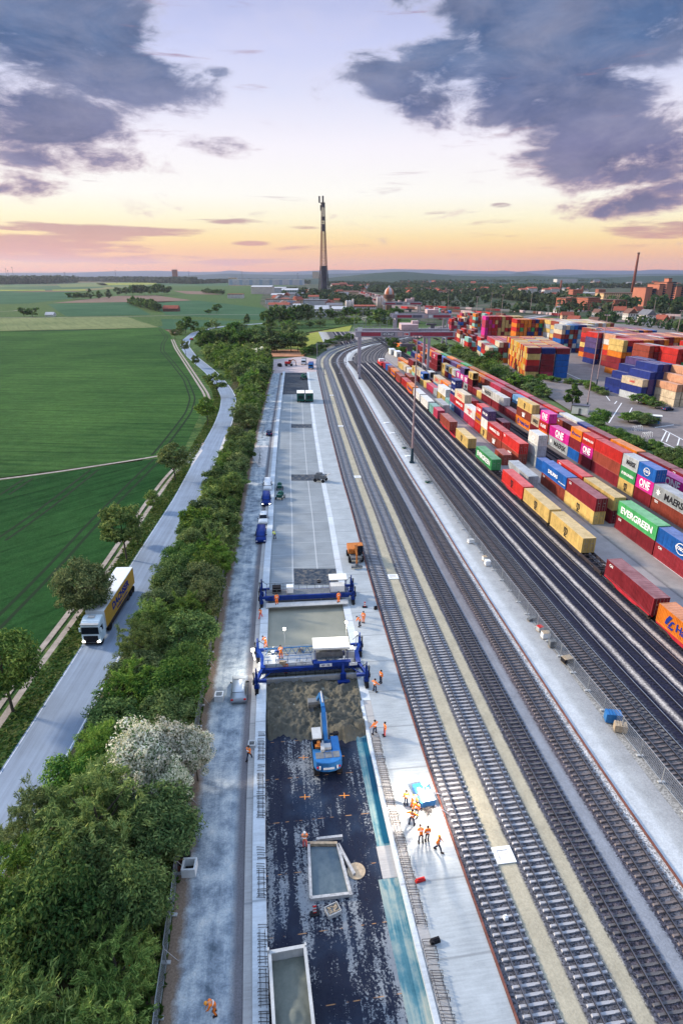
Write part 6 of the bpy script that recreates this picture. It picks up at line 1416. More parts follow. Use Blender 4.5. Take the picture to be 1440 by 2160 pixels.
# ------------------------------------------------------------------ gantry cranes
M_cr = flat('crane_grey', (.40, .37, .42), .6, .1, .2, .3); M_crd = flat('crane_dark', (.14, .14, .18), .6, .1, .2, .3); M_crr = flat('crane_red', (.36, .06, .09), .6, 0, .2, .3); M_pink = flat('crane_pale', (.55, .40, .40), .6, 0, .2, .5)
def gantry(x0, x1, y0, y1, zb, label, legs_r, left_ext=2, right_ext=12, face=True):
    t = empty('gantry_crane', (x0, y0, 0), 0, label, 'gantry crane', 'gantry cranes over the container yard')
    W_ = x1-x0; D = y1-y0
    for yy in (0, D):
        b = MB(); b.box((W_/2+(right_ext-left_ext)/2, yy, zb+1.3), (W_+left_ext+right_ext, 1.3, 2.6)); g = b.build('girder', M_cr, t)
        if yy == 0:
            for xa, xb_, mt, nm in ((.5, W_*.30, M_crr, 'red_panel'), (W_*.32, W_*.5, M_crd, 'name_panel'), (W_*.54, W_*.61, M_pink, 'logo_panel'), (W_*.63, W_*.70, M_paint, 'white_panel'), (W_*.72, W_+right_ext-1, M_crr, 'red_panel')):
                MB().b2((xa, -.72, zb+.55), (xb_, -.66, zb+2.2)).build(nm, mt, g)
            if face:
                me = text_mesh('K\u00dcNZ', 1.5, .03, .02, 1.2); me.materials.append(M_paint); e = mesh_obj('lettering', me, g); e.matrix_local = Matrix.Translation((W_*.41, -.76, zb+1.35)) @ Matrix.Rotation(R90, 4, 'X')
                me = text_mesh('DB', 1.3, .05, .02, 1.2); me.materials.append(M_redd); e = mesh_obj('lettering', me, g); e.matrix_local = Matrix.Translation((W_*.665, -.76, zb+1.38)) @ Matrix.Rotation(R90, 4, 'X')
        b = MB(); rr = MB()
        for k in range(int((W_+left_ext+right_ext)/2.5)): x = -left_ext+k*2.5; rr.tube((x, yy, zb+2.6), (x, yy, zb+3.7), .05, n=4)
        rr.tube((-left_ext, yy, zb+3.7), (W_+right_ext, yy, zb+3.7), .05, n=4); rr.tube((-left_ext, yy, zb+3.2), (W_+right_ext, yy, zb+3.2), .04, n=4); rr.build('handrail', M_crd, g)
    for x in (0, W_):
        for yy in (0, D):
            b = MB(); b.add([(x-.5, yy-.5, .9), (x+.5, yy-.5, .9), (x+.5, yy+.5, .9), (x-.5, yy+.5, .9), (x-.65, yy-.5, zb), (x+.65, yy-.5, zb), (x+.65, yy+.5, zb), (x-.65, yy+.5, zb)], [(3, 2, 1, 0), (4, 5, 6, 7), (0, 1, 5, 4), (1, 2, 6, 5), (2, 3, 7, 6), (3, 0, 4, 7)])
            lg = b.build('leg', M_cr, t); q = MB(); q.box((x, yy, .5), (1.2, 4.5, .9)); q.build('bogie', M_crd, lg)
        b = MB(); b.box((x, D/2, 5.0 if x else 4), (.6, D, .7)); b.box((x, D/2, zb-.7), (.9, D, 1.0)); b.build('tie_beam', M_cr, t)
    b = MB(); b.box((W_*.72, D/2, zb+4.2), (8, D*.8, 2.6)); b.box((W_*.72+3, D/2, zb+6), (3, 4, 1.6)); tr = b.build('trolley', M_pink, t)
    b = MB(); b.box((W_*.72, D/2, zb-4.5), (7, 2.6, 1.2)); b.box((W_*.72+1, -.2+D/2, zb-6.2), (2.6, 2.4, 2.4)); b.build('spreader', M_crd, tr)
    b = MB(); [b.tube((W_*.72+sx*2, D/2+sy, zb+3), (W_*.72+sx*2, D/2+sy, zb-4), .06, n=4) for sx in (-1, 1) for sy in (-1, 1)]; b.build('hoist_rope', M_crd, tr)
    MB().b2((-1.2, -.8, zb+2.8), (1.0, -.55, zb+4.4)).build('badge_panel', M_paint, t)
    return t
gA = F_(-2.0, 291)
gantry(gA.x-.4, gA.x+32.2, 290, 306, 19.3, 'near grey and red gantry crane standing over the yard tracks', True)
gB_ = G(943, 731); gantry(38, gB_.x-.5, 432, 448, 18.5, 'farther gantry crane with pale trolley over the back tracks', True, 3, 3, False)
gC_ = gantry(44, 80, 640, 654, 18, 'farthest small gantry crane behind the wagons', True, 2, 2, False)
# ------------------------------------------------------------------ light masts, catenary masts
def mast(u, v, ztop, label, r=.28, lean=0, head=True, group='tall light masts of the yard', paint=True):
    p = G(u, v); t = empty('light_mast', (p.x, p.y, 0), 0, label, 'light mast', group)
    b = MB(); b.tube((0, 0, 4), (0, 0, ztop), r*.85, r*.4, 10); b.build('pole', M_crd if not paint else M_mast, t); b = MB(); b.tube((0, 0, 0), (0, 0, 4), r*1.35, r*.95, 10); b.box((0, 0, .15), (1.2, 1.2, .3)); b.build('pole_foot', M_mfoot, t)
    if head:
        b = MB(); b.box((0, 0, ztop+.1), (2.0, .2, .2)); b.lathe((0, 0, ztop-.3), [(.9, 0), (.95, .1), (.2, .12)], 10); hd = b.build('lamp_ring', M_crd, t)
        for i in range(6): a = i*math.pi/3; q = MB(); q.box((math.cos(a)*.95, math.sin(a)*.95, ztop-.1), (.5, .4, .3), rz=a); q.build('floodlight', M_pink, hd)
M_mast = flat('mast_pink_steel', (.42, .30, .30), .6, .1, .2, .4); M_mfoot = flat('mast_dark_foot', (.03, .06, .08), .6, 0, .2, 1)
mast(868, 976, 32.5, 'tall light mast with dark foot standing beside the brown sleepered track', .34)
mast(1235, 872, zat(213, 694), 'tall thin light mast on the waste ground by the hut', .26); mast(1256, 819, zat(264, 664), 'tall thin light mast on the yard road verge', .26)
for k, (u, v, vt, l) in enumerate([(1420, 738, 655, 'light mast behind the stacking blocks near the frame edge'), (1001, 694, 626, 'light mast behind the farthest red blocks'), (1053, 702, 622, 'light mast among the yellow topped blocks'), (1117, 660, 602, 'light mast rising over the middle woods'), (1033, 668, 618, 'slim light mast before the suburb'), (943, 664, 611, 'light mast in the freight yard'), (1172, 700, 640, 'light mast behind the grey and blue block'), (1374, 676, 628, 'small light mast beside the distant rail sidings'), (1286, 672, 632, 'small light mast before the brick flats')]):
    Y = G(u, v).y; mast(u, v, zat(Y, vt), l, .3, group='distant light masts')
def cat_mast(u, v, h, label, arm=(-3.2, 3.2), kind='T'):
    p = G(u, v); t = empty('catenary_mast', (p.x, p.y, 0), ang(RC, min(p.y, 360)), label, 'catenary mast', 'overhead line masts at the curve')
    b = MB(); b.box((0, 0, h/2), (.32, .32, h)); b.box((0, 0, .15), (1.1, 1.1, .35)); b.build('post', M_cr, t)
    b = MB(); b.bar((arm[0], 0, h-.4), (arm[1], 0, h-.4), .18, .18); b.bar((arm[0]*.9, 0, h-.4), (0, 0, h+.9), .08, .08); b.bar((arm[1]*.9, 0, h-.4), (0, 0, h+.9), .08, .08); b.bar((arm[1]*.5, 0, h-.5), (arm[1]*.85, 0, h-1.7), .08, .08); b.bar((arm[0]*.5, 0, h-.5), (arm[0]*.85, 0, h-1.7), .08, .08); b.build('cantilever', M_steel, t)
for i, (u, v, vt, ar) in enumerate([(683, 790, 762, (-3.5, 3.5)), (717, 789, 763, (-3.5, 3.5)), (729, 770, 718, (-8, 8)), (740, 743, 700, (-7, 7)), (669, 755, 724, (-1, 9)), (749, 733, 699, (-7, 4)), (760, 716, 684, (-6, 4)), (786, 721, 688, (-6, 6)), (771, 706, 672, (-4, 6)), (800, 712, 684, (-6, 6)), (815, 700, 672, (-6, 5)), (747, 700, 668, (-5, 5)), (765, 690, 655, (-3, 3)), (828, 690, 668, (-5, 5))]):
    Y = G(u, v).y; cat_mast(u, v, min(16, zat(Y, vt)), 'overhead line mast, %s along the curve' % ordn(i), ar)
# red and white loco-like shunter at the far end of the train
p = onc(FS, 14.95, 331); t = empty('shunting_locomotive', (p.x, p.y, 0), ang(FS, 325), 'small red and white locomotive at the far end of the train', 'locomotive')
MB().box((0, 0, 1.9), (2.9, 12, 1.6)).build('hood', M_red, t, bevel=.1); MB().box((0, 1, 3.2), (2.9, 3, 1.6)).build('cab', M_paint, t, bevel=.1); MB().box((0, 0, .95), (3, 13, .4)).build('frame', M_wag, t)
for y in (-4, -2, 2, 4):
    q = MB(); q.tube((-.85, 0, .5), (.85, 0, .5), .5, n=12); q.build('wheelset', M_wheel, t, (0, y, 0))
# dark wagons and red cab on the back tracks
for i in range(6):
    p = G(868+i*17, 695+i*7.5); q = G(868+i*17+8, 695+i*7.5+3.5); t = empty('flat_wagon', (p.x, p.y, 0), -math.atan2(q.x-p.x, q.y-p.y), 'empty dark wagon behind the hedge, %s in its line' % ordn(i), 'rail wagon', 'empty wagons behind the hedge')
    f = mesh_obj('frame', WP[0], t); setm(f, M_wag)
    for y in (-4.9, 4.9): mesh_obj('bogie', WP[1], t, (0, y, 0))
# white site cabins
for i, (u, v) in enumerate([(826, 747), (838, 752)]):
    p = G(u, v); t = empty('site_cabin', (p.x, p.y, 0), ang(FS, 400), ['small white site cabin by the dark tree', 'larger white site cabin beside the lane'][i], 'site cabin', 'white site cabins'); MB().box((0, 0, 1.6), (3, 8, 3)).build('wall', M_canv, t); MB().box((0, 0, 3.2), (3.3, 8.3, .2)).build('roof', M_paint, t); MB().b2((-.5, -4.06, .2), (.5, -3.98, 2.2)).build('door', M_grey, t)
# ------------------------------------------------------------------ fences
def fence(name, pts, label, h=2.0, panel=3.5, every=1, lean=0):
    q = resample(pts, .5); d = dist(q); n = int(d[-1]/panel); t = empty(name, (q[0][0], q[0][1], 0), 0, label, 'fence'); o = Vector((q[0][0], q[0][1], 0))
    b = MB(); f = MB(); w_ = MB(); rg = random.Random(3)
    for i in range(n):
        s0, s1 = i*panel, (i+1)*panel-.05
        a = Vector((np.interp(s0, d, q[:, 0]), np.interp(s0, d, q[:, 1]), 0))-o; c = Vector((np.interp(s1, d, q[:, 0]), np.interp(s1, d, q[:, 1]), 0))-o
        a += Vector((rg.uniform(-.06, .06), 0, 0)); c += Vector((rg.uniform(-.06, .06), 0, 0))
        z0, z1 = Vector((0, 0, .12)), Vector((0, 0, h))
        for p_, r_ in ((a+z0, a+z1), (c+z0, c+z1), (a+z0, c+z0), (a+z1, c+z1)): b.tube(p_, r_, .032, n=4)
        for k in range(1, 14): p_ = a.lerp(c, k/14); w_.bar(p_+z0, p_+z1, .012, .012)
        for k in range(1, 7): w_.bar(a+z0+(z1-z0)*k/7, c+z0+(z1-z0)*k/7, .012, .012)
        fb = MB(); fb.box((0, 0, .07), (.7, .25, .14)); fb.build('foot', M_lgrey, t, (a.x, a.y, 0)); 
        if i % 2 == 0: b.tube(a+Vector((0, 0, h*.8)), a+Vector((.9, .1, .05)), .025, n=4)
    b.build('frame_tube', M_steel, t); w_.build('mesh_wire', M_steel, t)
    return t
fence('site_fence', [tuple(R_(-23.9, y))[:2] for y in (14, 24, 34, 44, 56, 70, 84, 98)], 'long mesh site fence between the tree belt and the haul road')
fence('site_fence', [tuple(F_(-2.9, y))[:2] for y in (34, 44, 58, 72, 90, 110, 135, 160, 190)], 'long mesh site fence beside the brown sleepered track', panel=3.5)
fence('gate_fence', [tuple(G(*p))[:2] for p in ((534, 935), (552, 925), (560, 905))], 'short mesh fence at the site gate'); fence('gate_fence', [tuple(G(*p))[:2] for p in ((547, 985), (549, 965), (548, 945))], 'short mesh fence piece across the gate opening')
# things lying along the yard fence
def crate(u, v, size, body, topm, label, cat='crate', rz=.3, name='site_crate', lid=True):
    p = G(u, v); t = empty(name, (p.x, p.y, 0), rz, label, cat)
    MB().box((0, 0, size[2]/2+.08), size).build('box', body, t, bevel=.03); b = MB()
    for k in range(5): b.box((-size[0]*.4+k*size[0]*.2, 0, size[2]+.11), (size[0]*.15, size[1]*1.02, .05))
    b.build('lid', topm, t); b = MB(); [b.box((x, 0, .04), (.12, size[1], .08)) for x in (-size[0]*.4, 0, size[0]*.4)]; b.build('pallet', M_wood, t)
crate(1290, 1521, (1.7, 1.0, 1.1), M_blue2, M_blue2, 'blue site box beside the wire fence', 'site box', -.15, 'site_box'); crate(1306, 1541, (1.3, .9, .8), M_wood, M_wood, 'light timber crate beside the blue site box', 'crate', -.25)
crate(1194, 1396, (1.3, .9, .6), M_blk, M_wood, 'black crate topped with timber slats'); crate(1163, 1364, (.9, .7, .9), M_grey, M_grey, 'dark grey bin beside the wire fence', 'bin', .1); crate(1149, 1345, (1.1, .8, .8), M_paint, M_wood, 'white sack topped with timber beside the fence', 'sack', .1)
crate(1137, 1330, (.8, .7, .6), M_lgrey, M_red, 'grey tub with reddish load by the fence', 'tub', .4); crate(1120, 1308, (1.4, .5, .3), M_grey, M_grey, 'low grey slab pile by the fence', 'slab pile', .5); crate(1027, 1192, (.9, .9, .8), M_paint, M_paint, 'white wrapped sack beside the fence', 'sack', .1)
crate(1021, 1182, (.7, .7, .7), M_canv, M_wood, 'cream crate behind the white sack', 'crate', .2); crate(992, 1145, (1.1, .8, .6), M_paint, M_lgrey, 'pale heap box with grey top beside the fence', 'box', .2); crate(903, 1018, (1.5, .8, .4), M_dgreen, M_grey, 'dark low bundle beyond the mast foot', 'bundle', .5); crate(853, 946, (1.3, .8, .4), M_dgreen, M_grey, 'dark low bundle before the mast foot', 'bundle', .5)
for u, v, l in ((861, 962, 'pale slab near the mast foot'), (827, 914, 'pale slab on the gravel farther on'), (815, 892, 'small pale slab on the gravel')):
    p = G(u, v); tb = MB(); tb.box((0, 0, .06), (1.8, 1.3, .12)); tb.box((.1, .05, .15), (1.5, 1.0, .06)); tag(tb.build('concrete_plate', M_cover, None, (p.x, p.y, -.02), .3, bevel=.02), l, 'concrete plate')
# concrete shaft boxes on the haul road
def shaft(u, v, s, mt, label, name='shaft_box'):
    p = G(u, v); b = MB(); h = s*.8
    for c, d in (((0, -s/2+.07, h/2), (s, .14, h)), ((0, s/2-.07, h/2), (s, .14, h)), ((-s/2+.07, 0, h/2), (.14, s-.28, h)), ((s/2-.07, 0, h/2), (.14, s-.28, h))): b.box(c, d)
    b.m = 1; b.box((0, 0, .05), (s-.28, s-.28, .06)); tag(b.build(name, [mt, M_blk], None, (p.x, p.y, 0), .05), label, 'concrete box')
shaft(401, 1838, 1.15, M_cover, 'open white concrete box beside the wire fence'); shaft(463, 1475, 1.0, M_cover, 'open white concrete box near the silver car'); shaft(379, 1832, .8, M_rust, 'open rusty brown box next to the white concrete box')
p = G(387, 1806); b = MB(); b.lathe((0, 0, 0), [(.35, .0), (.62, .0), (.66, .15), (.62, .3), (.35, .3)], 20); tag(b.build('old_tyre', M_blk, None, (p.x, p.y, 0)), 'old black tyre lying beside the wire fence', 'tyre')
shaft(532, 1577, .8, M_lgrey, 'small square tub behind the standing roadside worker')
# hut and bicycle shelter in the yard
p = G(1222, 872); t = empty('yard_hut', (p.x, p.y, 0), -.5, 'small white hut with dark roof beside the thin mast', 'hut'); MB().box((0, 0, 1.5), (5.5, 3.2, 3)).build('wall', M_canv, t); MB().box((0, 0, 3.12), (5.9, 3.6, .25)).build('roof', M_crd, t); MB().b2((-.4, -1.66, 0), (.4, -1.58, 2.1)).build('door', M_grey, t)
p = G(1375, 893); t = empty('bus_shelter', (p.x, p.y, 0), -.4, 'small shelter with pale roof on the turning island', 'shelter'); MB().box((0, 0, 2.7), (5, 2.6, .2)).build('roof', M_canv, t); MB().box((1.2, .3, 1.3), (1.6, 1.6, 2.5)).build('kiosk', M_blue2, t); b = MB(); [b.tube((x, y, 0), (x, y, 2.6), .06, n=5) for x in (-2.3, 2.3) for y in (-1.1, 1.1)]; b.build('post', M_grey, t)
p = G(1366, 852); b = MB(); b.box((0, 0, 1.1), (4.5, 2.2, 1.7)); b.box((0, 0, 2.1), (4.2, 2.0, .3)); tag(b.build('orange_skip', M_org, None, (p.x, p.y, 0), -.3, bevel=.15), 'orange covered skip among the island bushes', 'skip')
for i, (u, v) in enumerate(((1343, 908), (1364, 922))):
    p = G(u, v); b = MB()
    for k in range(5): x = k*.8-1.6; b.tube((x, -.5, 0), (x, -.3, 1.3), .05, n=5); b.tube((x, -.3, 1.3), (x, .6, 1.5), .05, n=5); b.tube((x, .6, 1.5), (x, .8, 0), .05, n=5)
    tag(b.build('bicycle_rack', M_paint, None, (p.x, p.y, 0), .4), ['white bicycle rack nearer the pale shelter', 'white bicycle rack nearer the hedge'][i], 'bicycle rack', 'bicycle racks')
# yard markings
def mark(pts, w_=.18, z=.018):
    b = MB(); q = [G(*p) for p in pts]
    for i in range(len(q)-1):
        a, c = q[i], q[i+1]; n = Vector((-(c-a).y, (c-a).x, 0)).normalized()*w_/2
        b.add([(a-n)[:2]+(z,) if False else (a.x-n.x, a.y-n.y, z), (c.x-n.x, c.y-n.y, z), (c.x+n.x, c.y+n.y, z), (a.x+n.x, a.y+n.y, z)], [(0, 1, 2, 3)])
    o = b.build('yard_marking', M_white); o['kind'] = 'structure'
for pts in ([(1283, 892), (1310, 850)], [(1326, 871), (1332, 860)], [(1295, 852), (1300, 846)], [(1380, 902), (1420, 896)], [(1396, 905), (1440, 928)], [(1404, 910), (1394, 930)], [(1412, 912), (1404, 932)], [(1432, 924), (1426, 945)], [(1390, 930), (1440, 954)], [(1190, 785), (1240, 808), (1272, 828), (1285, 845)]): mark(pts, .35)
# rebar along the walls
def rebar(off0, off1, y0, y1, z, label, step=.42, h=.35, nm='rebar_row'):
    p0 = R_(off0, y0); t = empty(nm, (p0.x, p0.y, 0), 0, label, 'reinforcement'); b = MB(); y = y0; rg = random.Random(4)
    while y < y1:
        if not (rg.random() < .12):
            p, q = R_(off0+rg.uniform(-.05, .05), y)-p0, R_(off1+rg.uniform(-.1, .1), y+rg.uniform(-.06, .06))-p0
            for dz in (0,): b.bar((p.x, p.y, z+h), (q.x, q.y, z+h), .03, .03)
            b.bar((p.x, p.y, z), (p.x, p.y, z+h), .03, .03); b.bar((q.x, q.y, z), (q.x, q.y, z+h), .03, .03)
        y += step*rg.uniform(.7, 1.3)
    for o in (off0+.12, off1-.12):
        yy = y0
        while yy < y1-2.6: p, q = R_(o, yy)-p0, R_(o, yy+2.5)-p0; b.bar((p.x, p.y, z+h*.9), (q.x, q.y, z+h*.9), .03, .03); yy += 2.7
    tag(b.build('rebar', M_rebar, t), kind='stuff')
M_rebar = flat('rebar_steel', (.06, .055, .06), .7, .3, .2, 3)
rebar(-4.95, -4.1, 22, 30, .0, 'tangle of black reinforcement along the platform edge nearest the camera', .2, .35); rebar(-5.0, -4.2, 30.5, 51, .0, 'long comb of black reinforcement hoops beside the platform', .22, .28)
M_spray = flat('orange_spray', (.75, .28, .05), .7, 0, .2, 2)
for u, v in ((643, 1681), (726, 1678), (640, 1598), (716, 1595)):
    q = G(u, v, TZ); b = MB(); b.b2((-.5, -.035, .004), (.5, .035, .008)); b.b2((-.035, -.32, .0085), (.035, .32, .012)); b.build('setting_out_mark', M_spray, None, (q.x, q.y, TZ), .05)['kind'] = 'structure'
for i, (a, c) in enumerate(((14, 30.5), (32.5, 37), (40, 46.5), (47, 51))): rebar(-17.2, -16.55, a, c, .34, '%s comb of thin reinforcement on top of the white edge wall' % ORD[i], .2, .08, 'wall_rebar')
# ------------------------------------------------------------------ far landmarks
def facade(name, wall, win, sx=3.0, sz=3.0, fx=.45, fz=.5):
    def f(t, tc, b):
        v = tc.outputs['Object']; x, y, z = t.xyz(v); nrm = t.xyz(tc.outputs['Normal'])
        u = t.mix(t.m('GREATER_THAN', t.m('ABSOLUTE', nrm[0]), .5), t.comb(x, x, x), t.comb(y, y, y)); u = t.xyz(u)[0]
        a = t.m('LESS_THAN', t.m('ABSOLUTE', t.m('SUBTRACT', t.m('FRACT', t.m('DIVIDE', u, sx)), .5)), fx/2); c = t.m('LESS_THAN', t.m('ABSOLUTE', t.m('SUBTRACT', t.m('FRACT', t.m('DIVIDE', z, sz)), .5)), fz/2)
        k = t.m('MULTIPLY', t.m('MULTIPLY', a, c), t.m('LESS_THAN', t.m('ABSOLUTE', nrm[2]), .5))
        n = t.mr(t.noise(v, .1, 5), .3, .7, .85, 1.1)
        return t.mix(k, t.mix(1, (*wall, 1), t.comb(n, n, n), 'MULTIPLY'), win)
    return std(name, f, .75)
W_brick = facade('brick_facade', (.42, .14, .085), (.06, .05, .06)); W_white = facade('white_facade', (.68, .64, .60), (.12, .12, .14)); W_beige = facade('beige_facade', (.62, .44, .28), (.10, .09, .09)); W_tower = facade('tower_facade', (.50, .19, .12), (.50, .19, .12)); W_hall = facade('hall_facade', (.50, .50, .52), (.30, .38, .48), 50, 80, .3, 1.2); W_yel = facade('lit_factory_facade', (.72, .47, .25), (.22, .15, .12), 4, 5, .45, .6)  # yellow of the lit factory facade is low sunlight put into its wall colour
M_rred = flat('red_roof', (.30, .085, .055), .8, 0, .2, .2); M_rgrey = flat('grey_roof', (.17, .17, .19), .8, 0, .2, .2); M_rbr = flat('brown_roof', (.17, .09, .07), .8, 0, .2, .2); M_rlt = flat('light_roof', (.50, .50, .52), .8, 0, .2, .2); M_brick = flat('chimney_brick', (.22, .075, .055), .85, 0, .25, .1)
M_bal = flat('balcony_dark', (.05, .055, .08), .7, 0, .3, .4)
# lattice mast
Yt = 1600; pt = G(683, 622); sc_ = Yt/pt.y; X0 = pt.x*sc_; zt = zat(Yt, 413)
lt = empty('lattice_tower', (X0, Yt, 0), .3, 'very tall orange lattice mast with antenna platforms on the skyline', 'lattice mast')
def wz(z): f = z/zt; return 15*(1-f)**1.05+3.0
def wzz(z): return float(np.interp(z, [0, zat(1600, 562), zat(1600, 488), zt], [11.5, 6.8, 4.4, 3.1]))
def lattice(z0, z1, n, r, mt, nm):
    b = MB()
    zs = [z0+(z1-z0)*i/n for i in range(n+1)]
    for i in range(n):
        a, c = wzz(zs[i]), wzz(zs[i+1])
        for k in range(4):
            s0 = (((-1, -1), (1, -1), (1, 1), (-1, 1))[k]); s1 = (((-1, -1), (1, -1), (1, 1), (-1, 1))[(k+1) % 4])
            b.tube((s0[0]*a, s0[1]*a, zs[i]), (s0[0]*c, s0[1]*c, zs[i+1]), r*1.5, n=5, caps=False)
            b.tube((s0[0]*a, s0[1]*a, zs[i]), (s1[0]*c, s1[1]*c, zs[i+1]), r*.7, n=4, caps=False); b.tube((s1[0]*a, s1[1]*a, zs[i]), (s0[0]*c, s0[1]*c, zs[i+1]), r*.7, n=4, caps=False)
            b.tube((s0[0]*c, s0[1]*c, zs[i+1]), (s1[0]*c, s1[1]*c, zs[i+1]), r*.7, n=4, caps=False)
    b.build(nm, mt, lt)
M_lat = flat('lattice_orange', (.22, .085, .045), .6, .2, .2, .1); M_lat2 = flat('lattice_dark', (.07, .06, .075), .6, .2, .2, .1)
M_lat3 = flat('lattice_mixed', (.20, .13, .12), .6, .2, .4, .08)
z1 = zat(Yt, 562); z2 = zat(Yt, 488)
lattice(0, z1, 4, .7, M_lat2, 'lower_lattice'); lattice(z1, z2, 11, .55, M_lat, 'middle_lattice'); lattice(z2, zt-14, 13, .38, M_lat3, 'upper_lattice')
b = MB(); w_ = wzz(z1)*.95; b.add([(sx*w_*f, sy*w_*f, z) for z, f in ((z1*.12, 1.0), (z1*1.02, .86)) for sx, sy in ((-1, -1), (1, -1), (1, 1), (-1, 1))], [(3, 2, 1, 0), (4, 5, 6, 7), (0, 1, 5, 4), (1, 2, 6, 5), (2, 3, 7, 6), (3, 0, 4, 7)]); b.build('enclosed_core', flat('net_blue', (.06, .06, .10), .8, 0, .5, .08), lt)
for v_ in (433, 461, 477, 484):
    z = zat(Yt, v_); b = MB(); b.lathe((0, 0, z), [(3, -4), (6.2, -4), (6.2, -3.2), (4.4, -3), (4.4, 3), (6, 3.2), (6, 4), (3, 4)], 12); b.build('antenna_platform', M_lat2, lt)
b = MB(); b.tube((0, 0, z2), (0, 0, zt), .7, .7, 8); b.tube((0, 0, zt-22), (0, 0, zt), 2.0, 2.0, 10); b.box((-9, 0, zt-8), (3.4, 3, 14)); b.box((-6, 0, zt-26), (2, 2, 12)); b.bar((-9, 0, zt-14), (5, 0, zt-20), 1, 1); b.build('antenna_head', M_lat2, lt)
# water tower with ball head
pw = G(819, 657); zc = zat(pw.y, 617); rr = 11*pw.y*.93/FPX
wt = empty('water_tower', (pw.x, pw.y, 0), 0, 'ball headed water tower striped orange and white above the trees', 'water tower')
b = MB(); b.lathe((0, 0, 0), [(rr*.62, 0), (rr*.62, zc-rr*1.3), (rr*.9, zc-rr*.9)], 20); smooth(b.build('shaft', flat('shaft_brick', (.40, .26, .21), .8, 0, .3, .15), wt))
def bulb_f(t, tc, b):
    x, y, z = t.xyz(tc.outputs['Object']); a = t.m('ARCTAN2', y, x); k = t.m('GREATER_THAN', t.m('FRACT', t.m('MULTIPLY', t.m('ADD', a, 3.2), .64)), .5); return t.mix(k, (.52, .46, .45), (.60, .19, .09))
b = MB(); pr = [(rr*.9*math.cos(i*math.pi/20) if i < 10 else .3, zc-rr*.2+rr*1.15*math.sin(i*math.pi/20)) for i in range(11)]; b.lathe((0, 0, 0), [(rr*.85, zc-rr*.9)]+pr, 24); smooth(b.build('ball_head', std('bulb_panels', bulb_f, .5), wt))
b = MB(); b.lathe((0, 0, zc-rr*.72), [(rr*.8, -rr*.3), (rr*1.06, -rr*.25), (rr*1.08, rr*.35), (rr*.9, rr*.4)], 24); b.build('gallery_ring', M_rbr, wt); b = MB(); b.lathe((0, 0, zc+rr*.85), [(rr*.18, 0), (rr*.2, rr*.25), (.1, rr*.42)], 12); b.build('lantern', M_rlt, wt)
def cyl(name, u0, u1, v0, v1, mt, label, cat, cap=M_rlt, n=1, grp=None):
    for k in range(n):
        ua, ub = u0+(u1-u0)*k/n, u0+(u1-u0)*(k+1)/n; p = G((ua+ub)/2, v1); r = (ub-ua)/2*p.y*.93/FPX; z = zat(p.y, v0)
        t = empty(name, (p.x, p.y, 0), 0, label+(', %s of the cluster' % ordn(k) if n > 1 else ''), cat, grp); b = MB(); b.lathe((0, 0, 0), [(r, 0), (r, z)], 16); smooth(b.build('shell', mt, t)); b = MB(); b.lathe((0, 0, z), [(r*1.05, 0), (r*.4, r*.5)], 16); b.build('cap', cap, t)
M_silo = flat('silo_cream', (.66, .55, .48), .7, 0, .2, .1)
cyl('silo', 793, 808, 627, 656, M_silo, 'cream grain silo next to the ball headed tower', 'silo', n=3, grp='cream silos by the tower'); cyl('silo', 728, 741, 635, 656, M_silo, 'pinkish cement silo beside its slim stair tower', 'silo', n=2, grp='cement silos'); cyl('stair_tower', 742, 746, 631, 656, M_silo, 'slim tower beside the cement silos', 'tower')
# big boxes: (u0, u1, v_top, v_base, depth, mat, roofmat, label)
def hall(u0, u1, vt, vb, dep, wm, rm, label, gable=0, name='hall', cat='hall', grp=None, rot=0):
    a, c = G(u0, vb), G(u1, vb); wd = (c-a).length; z = zat(a.y, vt); t = empty(name, ((a.x+c.x)/2, a.y, 0), rot, label, cat, grp)
    MB().b2((-wd/2, 0, -.5), (wd/2, dep, z)).build('wall', wm, t)
    b = MB()
    if gable: b.add([(-wd/2-.5, -.5, z+.02), (wd/2+.5, -.5, z+.02), (wd/2+.5, dep+.5, z+.02), (-wd/2-.5, dep+.5, z+.02), (-wd/2-.5, dep/2, z+gable), (wd/2+.5, dep/2, z+gable)], [(3, 2, 1, 0), (0, 1, 5, 4), (2, 3, 4, 5), (1, 2, 5), (3, 0, 4)])
    else: b.b2((-wd/2-.4, -.4, z+.01), (wd/2+.4, dep+.4, z+.9))
    b.build('roof', rm, t); return t
hall(482, 640, 590, 601, 90, W_hall, M_rlt, 'very long pale factory hall with blue panels on the skyline'); hall(530, 574, 605, 620, 60, M_silo, M_rlt, 'large plain cream warehouse beside the works', 3); hall(560, 604, 607, 617, 40, M_rlt, M_rlt, 'low grey warehouse wing', 2); hall(594, 628, 612, 622, 40, facade('teal_facade', (.3, .38, .36), (.1, .14, .14), 6, 30, .6, 1), M_rlt, 'hall with teal glazed front', 4)
hall(482, 500, 586, 595, 30, W_beige, M_rred, 'small orange lit block at the factory end'); hall(659, 673, 573, 592, 30, W_beige, M_rbr, 'tall cream mill building near the lattice mast'); hall(672, 682, 578, 592, 30, M_silo, M_rlt, 'lower cream annex beside the mill')
hall(480, 512, 621, 629, 25, W_white, M_rred, 'white low house row at the field edge'); hall(560, 650, 632, 641, 25, W_white, M_rbr, 'long white works building with brown roof'); hall(640, 690, 634, 645, 30, W_hall, M_rgrey, 'blue grey works building behind the tall trees'); hall(664, 693, 652, 668, 16, W_white, M_rlt, 'white two storey house among the trees by the railway', 4, 'house', 'house')
hall(745, 792, 655-8, 656, 40, W_white, M_rred, 'low white shed with red brown roof by the silos'); hall(700, 735, 622, 632, 30, W_white, M_rgrey, 'white gabled works house behind the mast foot', 5); hall(596, 632, 640, 650, 20, W_white, M_rbr, 'white workshop beneath the teal hall', 3)
